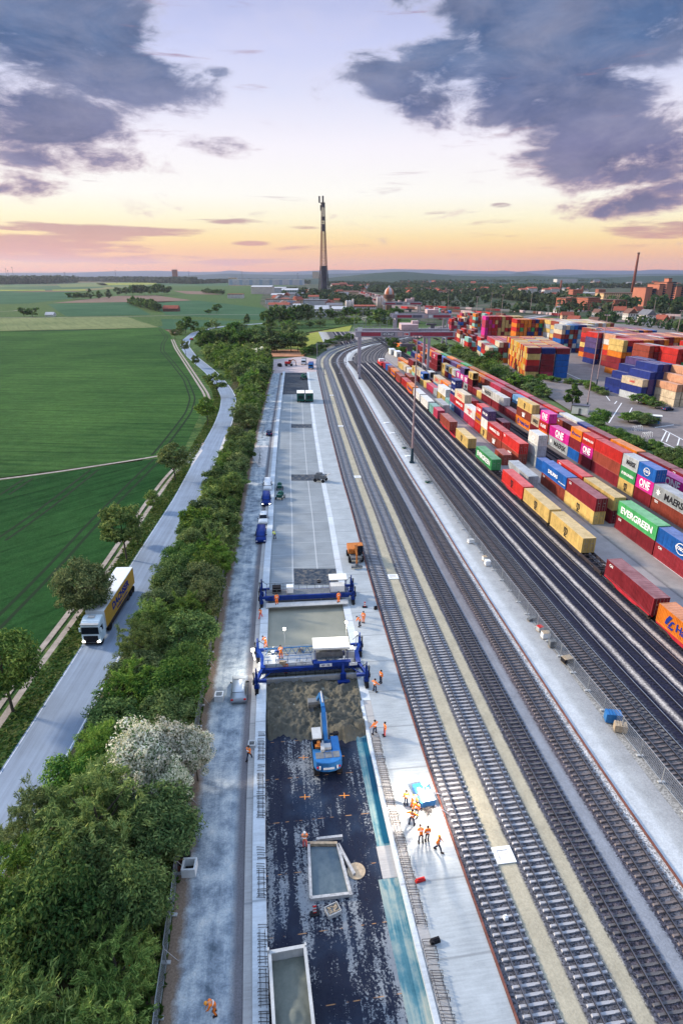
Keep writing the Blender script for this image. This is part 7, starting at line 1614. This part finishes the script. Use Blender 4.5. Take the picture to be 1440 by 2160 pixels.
hall(344, 375, 651, 657, 14, M_rbr, M_rred, 'red roofed barn in the fields', 4, 'barn', 'barn'); hall(96, 113, 664, 667, 8, M_canv, M_rlt, 'small pale farm hut between trees', 3, 'hut', 'hut'); hall(356, 424, 593, 597, 20, W_white, M_rlt, 'low white greenhouse row on the horizon fields'); hall(365, 375, 569, 596, 22, W_brick, M_rbr, 'square brick tower alone on the western horizon', 0, 'brick_tower', 'tower')
def tower(u0, u1, vt, vb, dep, label, rot=.35):
    a, c = G(u0, vb), G(u1, vb); wd = (c-a).length; z = zat(a.y, vt); t = empty('high_rise', ((a.x+c.x)/2, a.y, 0), rot, label, 'high rise', 'brick high rise cluster'); MB().b2((-wd*.5, 0, -.5), (wd*.12, dep, z)).build('wall', W_tower, t)
    w2 = MB().b2((wd*.12, 2, -.5), (wd*.46, dep-2, z-2)).build('stair_wing', W_tower, t)
    n = int(z/3.2)
    for k in range(min(n, 16)): MB().b2((wd*.14, -1.2, k*3.2+2), (wd*.44, 1.96, k*3.2+4.2)).build('balcony', M_bal, w2)
    MB().b2((-wd*.5-.4, -.4, z), (wd*.12+.4, dep+.4, z+1)).build('roof', M_rbr, t)
tower(1352, 1380, 607, 646, 26, 'lowest brick high rise of the cluster'); tower(1380, 1398, 600, 646, 24, 'slim brick high rise beside the tallest'); tower(1394, 1420, 596, 645, 26, 'tallest brick high rise with dark balconies'); tower(1416, 1440, 605, 643, 26, 'brick high rise closing the cluster')
hall(1399, 1406, 588, 645, 14, W_tower, M_rbr, 'brick lift tower rising over the high rises', 0, 'lift_tower', 'tower')
for i, (u0, u1, vt, vb) in enumerate([(1190, 1212, 630, 650), (1212, 1234, 628, 650), (1235, 1262, 629, 655), (1262, 1290, 634, 655), (1292, 1320, 634, 653)]): hall(u0, u1, vt, vb, 30, W_brick, M_rbr, 'red brick flats before the long factory, %s of five blocks' % ORD[i], 0, 'brick_flats', 'flats', 'red brick flats', rot=.15)
hall(1228, 1268, 619, 634, 40, W_white, M_rlt, 'white part of the long old factory'); hall(1270, 1354, 619, 636, 40, W_yel, M_rbr, 'long sunlit yellow brick factory under the chimney'); hall(1205, 1226, 612, 634, 24, W_brick, M_rred, 'brick corner tower house of the old factory'); hall(1260, 1275, 611, 622, 20, W_brick, M_rred, 'raised brick attic on the old factory')
for i, (u0, u1, vt, vb) in enumerate([(1096, 1112, 611, 625), (1112, 1131, 608, 625), (1147, 1160, 611, 625), (1160, 1178, 609, 625), (1002, 1016, 611, 624), (1016, 1030, 608, 624)]): hall(u0, u1, vt, vb, 26, W_white, M_rred, 'white stepped apartment house in the suburb, %s one' % ORD[i], 3, 'apartment_house', 'flats', 'white stepped apartment houses')
hall(1173, 1216, 589, 599, 60, W_white, M_rlt, 'large pale hospital-like block far on the slope'); cyl('church_tower', 1178, 1182, 592, 620, M_brick, 'dark pointed church tower in the suburb', 'church tower', M_rbr); cyl('church_tower', 1224, 1228, 604, 622, M_brick, 'church tower beside the brick corner house', 'church tower', M_rred)
for u0, u1, vt, vb in ((700, 716, 600, 609), (716, 730, 598, 609), (732, 744, 603, 611)): hall(u0, u1, vt, vb, 25, W_brick, M_rred, 'orange lit brick block right of the lattice mast' if u0 == 700 else ('higher orange lit brick block' if u0 == 716 else 'small orange lit brick block'), 3)
for i, (u0, u1, vt, vb, wm, rm, lb) in enumerate([(572, 600, 622, 630, W_white, M_rlt, 'white flat roofed works building before the cream warehouse'), (604, 640, 620, 629, W_white, M_rgrey, 'white works building with grey roof below the teal hall'), (566, 610, 643, 652, W_white, M_rred, 'long cream building with red roof at the works edge'), (618, 648, 646, 656, W_white, M_rlt, 'white office block at the works edge'), (650, 672, 626, 636, W_white, M_rred, 'white house block with red roof left of the mast foot'), (688, 722, 644, 654, W_white, M_rgrey, 'white gabled hall at the mast foot'), (724, 756, 616, 624, W_beige, M_rbr, 'sandy block beyond the mast foot'), (700, 730, 662-10, 662, W_white, M_rlt, 'small white depot near the silos')]): hall(u0, u1, vt, vb, 22, wm, rm, lb, 3)
# chimney
pc = G(1330, 628); b = MB(); zc_ = zat(pc.y, 533); r_ = 3.1*pc.y*.93/FPX
ch = empty('factory_chimney', (pc.x, pc.y, 0), 0, 'very tall slender dark red chimney behind the old factory', 'chimney'); b.lathe((0, 0, 0), [(r_*1.15, 0), (r_*.62, zc_)], 14); smooth(b.build('stack', M_brick, ch)); b = MB(); b.lathe((0, 0, zc_-3), [(r_*.7, 0), (r_*.8, 1), (r_*.8, 3.5)], 14); b.build('crown_ring', M_rbr, ch)
for u, v0, v1 in ((18, 566, 590), (22, 570, 590), (32, 563, 590), (247, 569, 590), (400, 571, 590), (512, 572, 590), (140, 574, 590), (628, 576, 592)):
    p = G(u, 598); z = zat(p.y, v0); b = MB(); b.tube((0, 0, 0), (0, 0, z), 1.3, .6, 6); b.box((0, 0, z-3), (5, 2, 3)); tag(b.build('radio_mast', M_lat2, None, (p.x, p.y, 0)), 'thin mast on the western horizon, %s' % {18: 'outermost', 22: 'second', 32: 'third', 247: 'alone over the woods', 400: 'by the brick tower', 512: 'above the hall', 140: 'in the treetops', 628: 'beside the mill'}[u], 'mast')
# suburb houses: one of each kind, then copies
def house_proto(wm, rm, name='house'):
    t = empty(name); MB().b2((-5, -6, -.5), (5, 6, 6)).build('wall', wm, t)
    b = MB(); b.add([(-5.6, -6.6, 5.9), (5.6, -6.6, 5.9), (5.6, 6.6, 5.9), (-5.6, 6.6, 5.9), (0, -6.6, 10.5), (0, 6.6, 10.5)], [(3, 2, 1, 0), (0, 1, 4), (2, 3, 5), (1, 2, 5, 4), (3, 0, 4, 5)]); b.build('roof', rm, t); return t
HP = [(house_proto(W_white, M_rred), 'pale house with red gabled roof'), (house_proto(W_white, M_rbr), 'pale house with brown gabled roof'), (house_proto(W_beige, M_rred), 'sandy house with red gabled roof'), (house_proto(W_white, M_rgrey), 'pale house with grey gabled roof')]
used_h = set()
def houses(u0, u1, v0, v1, n, seed, place, s=(1, 1.5)):
    rg = random.Random(seed)
    for i in range(n):
        k = rg.randrange(4); h, l = HP[k]; 
        if k in used_h: h = copy_tree(h)
        used_h.add(k); u = rg.uniform(u0, u1); v = v0+(v1-v0)*rg.random(); p = G(u, v); h.location = (p.x, p.y, 0); h.rotation_euler = (0, 0, rg.uniform(0, 3)); q = rg.uniform(*s); h.scale = (q, q*rg.uniform(.8, 1.3), q*rg.uniform(.8, 1.1)); tag(h, l+' '+place, 'house', l+' '+place)
houses(858, 990, 606, 624, 84, 1, 'in the suburb behind the freight yard', (.8, 1.25)); houses(990, 1110, 603, 622, 40, 2, 'on the wooded slope', (.9, 1.3)); houses(700, 800, 604, 616, 22, 3, 'in the settlement near the mast', (.9, 1.4)); houses(1110, 1240, 602, 626, 22, 4, 'around the church', (.8, 1.25)); houses(570, 740, 626, 650, 26, 5, 'among the works trees', (.7, 1.2)); houses(830, 1000, 594, 602, 20, 6, 'on the far slope', (1.3, 2.2)); houses(1240, 1440, 594, 606, 22, 7, 'on the farthest eastern slope', (1.3, 2.2)); houses(1150, 1440, 655, 690, 12, 8, 'beside the eastern sidings', (.8, 1.2)); houses(640, 730, 612, 624, 14, 9, 'behind the mast foot', (.8, 1.2))
# freight wagons on the far sidings
def fw_proto(mt):
    t = empty('freight_wagon'); MB().box((0, 0, 2.3), (2.9, 15, 2.4)).build('body', mt, t); MB().box((0, 0, .9), (2.6, 16, .3)).build('frame', M_wag, t); return t
FW = [(fw_proto(M_rust), 'rusty brown'), (fw_proto(M_red), 'red'), (fw_proto(M_grey), 'grey'), (fw_proto(M_pink), 'pale pink'), (fw_proto(cmat('D')), 'maroon')]; usedw = set()
M_sid = flat('siding_ballast', (.24, .17, .15), .9, 0, .3, .05)
strip('siding_ground', [(730, 612), (760, 618), (800, 630), (850, 644), (900, 652)], 70, -.15, M_sid, step=30); strip('siding_ground', [(850, 655), (960, 660), (1060, 668), (1180, 674), (1300, 676), (1460, 684)], 34, -.14, M_sid, step=20)
for li, (pl, n, pr_) in enumerate([([(738, 613), (770, 621), (810, 633), (850, 645)], 20, .8), ([(732, 616), (762, 625), (800, 638)], 14, .8), ([(748, 612), (790, 624), (850, 640), (900, 650)], 20, .7), ([(850, 652), (930, 658), (1010, 663), (1060, 668)], 22, .8), ([(900, 650), (1000, 655), (1090, 660), (1180, 668)], 24, .75), ([(1290, 668), (1350, 671), (1440, 676)], 14, .9), ([(1250, 664), (1330, 666), (1440, 671)], 12, .7)]):
    q = resample([tuple(G(*p)[:2]) for p in pl], 8); d = dist(q); rg = random.Random(li+40)
    for i in range(n):
        if rg.random() > pr_: continue
        s = d[-1]*(i+.5)/n; x, y = np.interp(s, d, q[:, 0]), np.interp(s, d, q[:, 1]); x2, y2 = np.interp(s+9, d, q[:, 0]), np.interp(s+9, d, q[:, 1]); k = rg.randrange(5); h, l = FW[k]
        if k in usedw: h = copy_tree(h)
        usedw.add(k); h.location = (x, y, 0); h.rotation_euler = (0, 0, -math.atan2(x2-x, y2-y)); h.scale = (1.3, 1.0, 1.1); g = '%s freight wagon on the distant sidings' % l; tag(h, g, 'rail wagon', g)
# far crane jib among the works
p = G(655, 622); b = MB(); b.bar((-14, 0, 12), (14, 0, 13), 1.2, 1.2); b.tube((-8, 0, 0), (-8, 0, 13), .8, n=6); tag(b.build('works_crane', M_org, None, (p.x, p.y, 0)), 'small orange crane boom over the works roofs', 'crane')
# ------------------------------------------------------------------ people
M_skin = flat('skin', (.50, .28, .19), .6, 0, .06, 4); M_hiv = flat('orange_workwear', (.95, .22, .03), .7, 0, .12, 3); M_trs = flat('dark_trousers', (.025, .035, .07), .8, 0, .2, 3); M_hair = flat('dark_hair', (.03, .02, .015), .8, 0, .2, 6); M_helm = flat('white_helmet', (.7, .7, .68), .4, 0, .05, 3); M_helo = flat('orange_helmet', (.85, .32, .04), .4, 0, .05, 3); M_ref = flat('reflective_band', (.75, .76, .74), .5, 0, .05, 3); M_boot = flat('boot', (.04, .03, .03), .8, 0, .2, 4); M_pnk = flat('pinkish_trousers', (.70, .12, .12), .8, 0, .15, 3); M_hiy = flat('yellow_workwear', (.62, .75, .06), .7, 0, .1, 3)
def skin_mesh(name, verts, edges, radii, mats, sub=1, root=0):
    me = bpy.data.meshes.new('tmp'); me.from_pydata(verts, edges, []); o = bpy.data.objects.new('tmp', me); C.objects.link(o)
    m = o.modifiers.new('s', 'SKIN'); m.use_smooth_shade = True
    for i, r in enumerate(radii): me.skin_vertices[0].data[i].radius = r if isinstance(r, tuple) else (r, r); me.skin_vertices[0].data[i].use_root = (i == root)
    s = o.modifiers.new('u', 'SUBSURF'); s.levels = sub; s.render_levels = sub
    bpy.context.view_layer.update(); r = bpy.data.meshes.new_from_object(o.evaluated_get(bpy.context.evaluated_depsgraph_get())); bpy.data.objects.remove(o); bpy.data.meshes.remove(me)
    r.name = name; r.materials.clear()
    for x in mats: r.materials.append(x)
    return r
def pose(kind):
    J = dict(pel=(0, 0, .95), sp=(0, .0, 1.18), ch=(0, .0, 1.40), nk=(0, .01, 1.52), hd=(0, .02, 1.62), ht=(0, .02, 1.74))
    A = {}
    for s in (-1, 1):
        J['sh', s] = (s*.19, 0, 1.42); J['el', s] = (s*.25, -.02, 1.14); J['wr', s] = (s*.26, .07, .90)
        J['hp', s] = (s*.10, 0, .92); J['kn', s] = (s*.115, .03, .50); J['an', s] = (s*.12, 0, .09); J['to', s] = (s*.13, .17, .045)
    if kind == 'walk':
        J['kn', 1] = (.11, .20, .54); J['an', 1] = (.11, .30, .10); J['to', 1] = (.12, .47, .07); J['kn', -1] = (-.11, -.05, .49); J['an', -1] = (-.11, -.32, .13); J['to', -1] = (-.12, -.18, .05); J['el', 1] = (.25, -.15, 1.17); J['wr', 1] = (.22, -.05, .94); J['el', -1] = (-.25, .10, 1.16); J['wr', -1] = (-.2, .28, 1.02)
    if kind == 'bend':
        J.update(sp=(0, .10, 1.14), ch=(0, .28, 1.28), nk=(0, .38, 1.33), hd=(0, .47, 1.36), ht=(0, .57, 1.41))
        for s in (-1, 1): J['sh', s] = (s*.18, .30, 1.28); J['el', s] = (s*.22, .40, 1.02); J['wr', s] = (s*.12, .52, .80); J['kn', s] = (s*.14, .10, .50); J['an', s] = (s*.16, -.02, .09); J['to', s] = (s*.17, .15, .045)
    if kind == 'arms':
        J['el', 1] = (.42, .05, 1.25); J['wr', 1] = (.50, .25, 1.12); J['el', -1] = (-.42, .0, 1.22); J['wr', -1] = (-.55, .12, 1.05)
        for s in (-1, 1): J['kn', s] = (s*.17, .03, .5); J['an', s] = (s*.22, 0, .09); J['to', s] = (s*.25, .16, .045)
    if kind == 'reach':
        for s in (-1, 1): J['el', s] = (s*.22, .18, 1.22); J['wr', s] = (s*.12, .40, 1.18)
    return J
def person_set(kind):
    J = pose(kind); V = []; E_ = []; Rr = []; ix = {}
    def add(k, p, r, prev=None):
        ix[k] = len(V); V.append(p); Rr.append(r)
        if prev is not None: E_.append((ix[prev], ix[k]))
    add('pel', J['pel'], (.13, .10)); add('sp', J['sp'], (.12, .09), 'pel'); add('ch', J['ch'], (.14, .10), 'sp'); add('nk', J['nk'], .055, 'ch'); add('hd', J['hd'], (.078, .09), 'nk'); add('ht', J['ht'], (.06, .07), 'hd')
    nose = tuple(Vector(J['hd'])+Vector((0, .105, .01))); add('no', nose, .016, 'hd')
    for s in (-1, 1):
        add(('ear', s), tuple(Vector(J['hd'])+Vector((s*.085, 0, .01))), .014, 'hd')
        add(('sh', s), J['sh', s], .058, 'ch'); add(('el', s), J['el', s], .042, ('sh', s)); add(('wr', s), J['wr', s], .027, ('el', s))
        w = Vector(J['wr', s]); d = (w-Vector(J['el', s])).normalized(); sd = d.cross(Vector((0, 0, 1)) if abs(d.z) < .9 else Vector((0, 1, 0))).normalized()
        add(('pm', s), tuple(w+d*.07), (.036, .018), ('wr', s))
        for k, (o_, l_) in enumerate(((-.03, .065), (-.01, .078), (.01, .073), (.03, .055))):
            add(('f', k, s), tuple(w+d*.10+sd*o_), .009, ('pm', s)); add(('g', k, s), tuple(w+d*(.10+l_*.85)+sd*o_*1.1+Vector((0, .02, 0))), .007, ('f', k, s))
        add(('th', s), tuple(w+d*.05+sd*.045), .010, ('pm', s)); add(('t2', s), tuple(w+d*.09+sd*.06+Vector((0, .015, 0))), .008, ('th', s))
        add(('hp', s), J['hp', s], .085, 'pel'); add(('kn', s), J['kn', s], .057, ('hp', s)); add(('an', s), J['an', s], .038, ('kn', s)); add(('to', s), J['to', s], (.04, .03), ('an', s))
    body = skin_mesh('person', V, E_, Rr, [M_skin])
    V2, E2, R2 = [J['pel'], J['sp'], J['ch'], tuple(Vector(J['nk'])*.7+Vector(J['ch'])*.3)], [(0, 1), (1, 2), (2, 3)], [(.165, .135), (.165, .13), (.175, .135), .085]
    for s in (-1, 1): n = len(V2); V2 += [J['sh', s], J['el', s], tuple(Vector(J['wr', s]).lerp(Vector(J['el', s]), .12))]; E2 += [(2, n), (n, n+1), (n+1, n+2)]; R2 += [.085, .066, .052]
    jacket = skin_mesh('jacket', V2, E2, R2, [None], root=1)
    V3, E3, R3 = [tuple(Vector(J['pel'])+Vector((0, 0, .06))), J['pel']], [(0, 1)], [(.15, .12), (.155, .125)]
    for s in (-1, 1): n = len(V3); V3 += [J['hp', s], J['kn', s], J['an', s]]; E3 += [(1, n), (n, n+1), (n+1, n+2)]; R3 += [.105, .078, .065]
    trousers = skin_mesh('trousers', V3, E3, R3, [None], root=1)
    b = MB()
    for s in (-1, 1): a, c = Vector(J['an', s]), Vector(J['to', s]); b.bar(a+Vector((0, -.07, -.02)), c+Vector((0, .05, 0)), .11, .10)
    boots = b.mesh('boots', [M_boot])
    hd = Vector(J['hd']); up = (Vector(J['ht'])-hd).normalized(); q = up.to_track_quat('Z', 'Y'); b = MB(); b.X = Matrix.Translation(hd) @ q.to_matrix().to_4x4()
    b.lathe((0, 0, .02), [(.108, -.01), (.118, .03), (.108, .09), (.075, .13), (.02, .15)], 14); hair = b.mesh('headwear', [None])
    b = MB(); a = Vector(J['sp']).lerp(Vector(J['ch']), .25); d = (Vector(J['ch'])-Vector(J['sp'])).normalized(); b.X = Matrix.Translation(a) @ d.to_track_quat('Z', 'Y').to_matrix().to_4x4(); b.lathe((0, 0, 0), [(.187, -.03), (.187, .03)], 16); b.X = None
    band = b.mesh('reflective_band', [M_ref])
    b = MB()
    for s in (-1, 1): b.box((hd.x+s*.033, hd.y+.088, hd.z+.025), (.022, .012, .012))
    b.box((hd.x, hd.y+.086, hd.z-.045), (.05, .01, .01)); face = b.mesh('face', [M_hair])
    return dict(body=body, jacket=jacket, trousers=trousers, boots=boots, head=hair, band=band, face=face)
PS = {k: person_set(k) for k in ('stand', 'walk', 'bend', 'arms', 'reach')}
def person(u, v, z, rz, kind, label, trs=None, head=None, jac=None, world=None):
    p = G(u, v, z) if world is None else Vector(world); S = PS[kind]
    o = mesh_obj('person', S['body'], None, (p.x, p.y, z), rz); o.scale = (1.06,)*3; tag(o, label, 'person', 'construction workers in orange workwear')
    for n, k, m in (('jacket', 'jacket', jac or M_hiv), ('trousers', 'trousers', trs or M_trs), ('boots', 'boots', None), ('helmet' if head else 'hair', 'head', head or M_hair), ('reflective_band', 'band', None), ('face', 'face', None)):
        c = mesh_obj(n, S[k], o)
        if m: setm(c, m)
    return o
PL = .02
person(855.5, 1699, PL, .2, 'stand', 'worker in orange jacket standing outermost in the lit group, back to the camera'); person(868, 1706, PL, -1.1, 'bend', 'worker in pale orange jacket leaning to the blue trolley', M_hiv); person(878, 1722, PL, 2.4, 'stand', 'worker in orange jacket half hidden behind another in the lit group')
person(867.5, 1740, PL, -.4, 'arms', 'worker with legs apart nearest the rebar combs in the lit group'); person(887, 1778, PL, .1, 'bend', 'stooping worker casting a long shadow beside a standing mate'); person(900, 1775, PL, .2, 'stand', 'upright worker casting a long shadow next to the stooping one')
person(923, 1795, PL, -1.9, 'walk', 'worker in orange helmet striding alone near the edge rail', head=M_helo)
person(584, 1275, 1.56, .3, 'stand', 'worker on the rear machine deck by the black pallet stack', M_hiv); person(714, 1271, 1.56, .5, 'stand', 'worker on the rear machine deck by the white housing', M_hiv); person(550, 1306, 0, -.5, 'walk', 'worker walking on the gravel beside the rear machine', M_pnk)
person(759, 1322, PL, 1.0, 'bend', 'crouching worker with dark trousers behind the paver corner'); person(766, 1313, PL, 2.8, 'stand', 'worker standing next to the crouching one behind the paver', M_hiv); person(561, 1366, 1.0, .8, 'bend', 'worker leaning on the paver corner column by the gravel', M_hiv); person(593, 1389, 1.93, .2, 'bend', 'worker on the paver walkway behind the truss', M_hiv)
person(603, 1421, .35, 0, 'stand', 'worker in full orange standing on the heap before the paver', M_hiv); person(803, 1440, PL, 2.2, 'stand', 'worker with dark trousers by the paver front column', M_trs); person(790, 1459, PL, -.8, 'arms', 'worker in orange vest nearest the paver front crawler', M_trs)
person(790, 1548, .05, .7, 'arms', 'worker with spread arms beside the turquoise gutter'); person(811, 1552, PL, 1.8, 'stand', 'worker in full orange next to the turquoise gutter', M_pnk); person(526, 1603, 0, -.5, 'walk', 'worker walking along the edge wall on the gravel road')
person(643, 1788, TZ, .0, 'reach', 'white helmeted worker at the corner of the timber formwork', M_pnk, M_helm); person(455, 2138, 0, 1.9, 'bend', 'worker bending down on the gravel road nearest the camera', M_hiv, M_helo); person(580, 1137, .34, .6, 'bend', 'yellow jacketed worker crouching at the edge wall', None, None, M_hiy)
# blue trolley with work light
p = G(893, 1688, PL); tr = empty('equipment_trolley', (p.x, p.y, PL), .25, 'blue covered trolley loaded with white sheets beside the lit workers', 'trolley')
MB().box((0, .1, .62), (1.5, 2.3, .7)).build('box', M_blue2, tr, bevel=.04); b = MB(); b.box((.1, -.45, 1.0), (1.3, 1.2, .06)); b.box((-.2, .25, 1.02), (.3, .8, .08), rz=.6); b.build('white_sheet', M_paint, tr); b = MB(); b.box((.3, .0, 1.12), (.25, .7, .14), rz=-.5); b.build('tool_case', M_wood, tr)
for x in (-.6, .6):
    for y in (-.8, .9): q = MB(); q.tube((x-.06, 0, .27), (x+.06, 0, .27), .27, n=12); q.build('wheel', M_tyre, tr, (0, y, 0))
b = MB(); b.tube((.6, -1.2, .5), (1.7, -2.4, .3), .04, n=5); b.tube((.7, .2, .6), (1.4, -.4, .9), .04, n=5); b.build('drawbar', M_crd, tr)
b = MB(); b.tube((-.5, -1.0, .9), (-.5, -1.0, 3.2), .04, n=6); ms = b.build('lamp_mast', M_steel, tr); q = MB(); q.lathe((-.5, -1.0, 3.2), [(.05, -.02), (.3, .08), (.36, .25), (.3, .4), (.05, .5)], 12); q.build('lamp_balloon', M_lamp, ms)
wp = Matrix.Translation(tr.location) @ Matrix.Rotation(.25, 4, 'Z') @ Vector((-.5, -1.0, 2.95)); lamp(wp, 3000, (1, .86, .70), .25)
p = G(903, 1712, PL); b = MB(); rg = random.Random(9)
for k in range(26): a = rg.uniform(0, 3.14); b.tube((rg.uniform(-.3, .3)-math.cos(a)*.5, rg.uniform(-.3, .3)-math.sin(a)*.6, rg.uniform(.05, .5)), (rg.uniform(-.3, .3)+math.cos(a)*.5, rg.uniform(-.3, .3)+math.sin(a)*.6, rg.uniform(.05, .5)), .02, n=4)
tag(b.build('rebar_bundle', M_rebar, None, (p.x, p.y, PL)), 'dark tangle of bent steel rods behind the blue trolley', 'rebar bundle')
# ------------------------------------------------------------------ haze
def haze():
    b = MB(); b.b2((-16500, -260, -7), (16500, 19000, 420)); o = b.build('haze', []); m = bpy.data.materials.new('haze_air'); m.use_nodes = True; t = NT(m.node_tree)
    v = t.n('ShaderNodeVolumePrincipled', {'Color': (.74, .80, .95), 'Density': 3.6e-5, 'Anisotropy': .3}); ou = t.n('ShaderNodeOutputMaterial'); m.node_tree.links.new(v.outputs[0], ou.inputs['Volume']); o.data.materials.append(m); o['kind'] = 'stuff'
if HAZE: haze()
